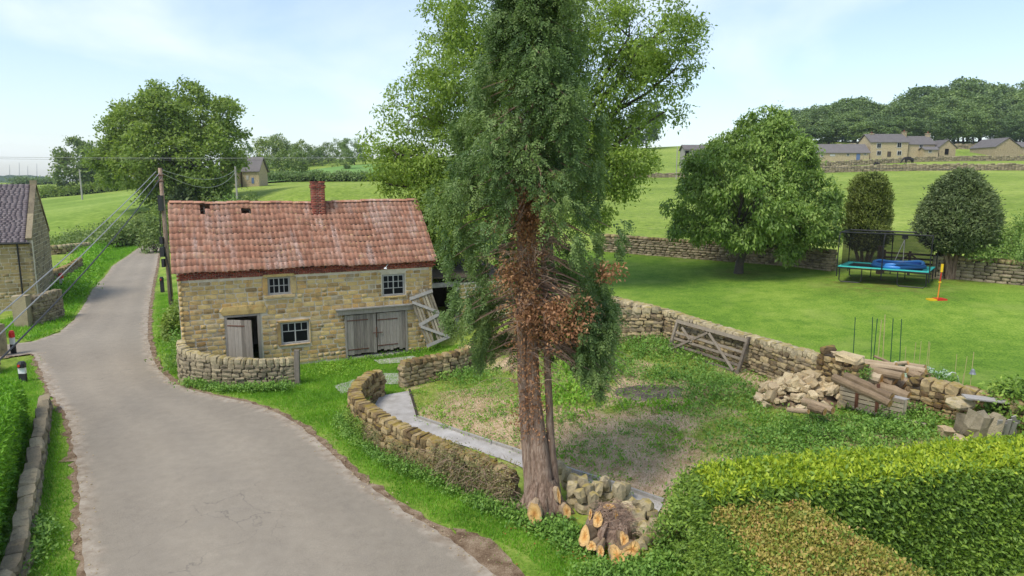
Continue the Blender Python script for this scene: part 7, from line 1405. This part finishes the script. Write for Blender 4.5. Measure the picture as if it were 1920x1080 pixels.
for k, (px, py, w_, h_, lab) in enumerate(yel):
    c = at(px, py, 13.75 - (py - 975) * .012); put('boulder', POOL['bld'][k % 10], None, TRS(c, (w_, w_ * .85, h_), R.uniform(-.4, .4), R.uniform(-.2, .2), R.uniform(-.25, .25)), label=lab, cat='boulder', group='boulders beside the stump')
for i in range(26):
    x = 2.35 + R.uniform(-.15, .75); y = 13.95 + R.uniform(-.3, .35); s_ = R.uniform(.16, .3); put('boulder', POOL['bld'][R.randrange(10)], None, TRS((x, y, R.uniform(.05, .5) * (1.0 if y > 13.8 else .6)), (s_ * 1.2, s_, s_ * .9), R.uniform(0, 3), R.uniform(-.4, .4)), label='rounded stone packed low inside the heap beside the stump', cat='stone', group='packed stones of the stump heap')

mound_bush('bush', 'green leafy bush spilling over the left end of the brown topped hedge', 'bush', G(1295, 1040), (.75, .9, 1.1), 'hedge_green', 420, 12, .085, .55, 511, spread=.09)
mound_bush('bush', 'bright green leafy growth at the far left corner of the yellow topped hedge', 'bush', G(1300, 985), (.55, .6, 1.25), 'hedge_green', 300, 12, .085, .55, 512, spread=.09)

# grit, chips and litter
R.seed(71); g_ = np.random.default_rng(71)
def litter(name, pts, mat_pool, s0, s1, flat=.5):
    z_ = hgt(pts[:, 0], pts[:, 1]); merged(name, [(POOL[mat_pool][R.randrange(8)], TRS((x, y, z + .04), (s_ := R.uniform(s0, s1), s_ * R.uniform(.6, 1), s_ * flat), R.uniform(0, 3), R.uniform(-.2, .2))) for (x, y), z in zip(pts, z_)], None)
POOL['grit'] = stone_pool('grit', 'rubble_stone', 8, 5, .1, seed=78, plain=True)
s_a, P_a, L_a = resample([(*q, 0) for q in sh[4:]], .02); i_ = g_.integers(0, len(P_a), 1100); litter('gravel', P_a[i_, :2] + g_.normal(size=(1100, 2)) * .16, 'grit', .014, .045)
s_a, P_a, L_a = resample([(*q, 0) for q in RL[13:]], .02); i_ = g_.integers(0, len(P_a), 600); litter('gravel', P_a[i_, :2] + g_.normal(size=(600, 2)) * .16, 'grit', .014, .045)
POOL['chip'] = stone_pool('chip', 'sawn_wood', 8, 6, .1, seed=77, plain=True); litter('wood_chips', np.array([S.x - .1, S.y - .5]) + g_.normal(size=(420, 2)) * np.array([.6, .3]), 'chip', .02, .06, .3); litter('wood_chips', np.array([.8, 14.2]) + g_.normal(size=(160, 2)) * np.array([.4, .16]), 'chip', .02, .05, .3)
# ================================================================ THE AIR
xa, xb, ya, yb = float(xs.min()), float(xs.max()), float(ys.min()), float(ys.max()); zlo = min(float(Z.min()), -12) - 1.5; ztopz = 62.0
hz_ = bpy.data.materials.new('haze_air'); hz_.use_nodes = True; n_ = hz_.node_tree; n_.nodes.clear(); o_ = n_.nodes.new('ShaderNodeOutputMaterial'); v_ = n_.nodes.new('ShaderNodeVolumePrincipled')
v_.inputs['Color'].default_value = (.78, .88, 1, 1); v_.inputs['Density'].default_value = .00014; v_.inputs['Anisotropy'].default_value = 0.0; n_.links.new(v_.outputs[0], o_.inputs['Volume'])
MB().box((xa - 5, ya - 5, zlo), (xb + 5, yb + 5, ztopz)).build('haze', hz_, None, kind='stuff')
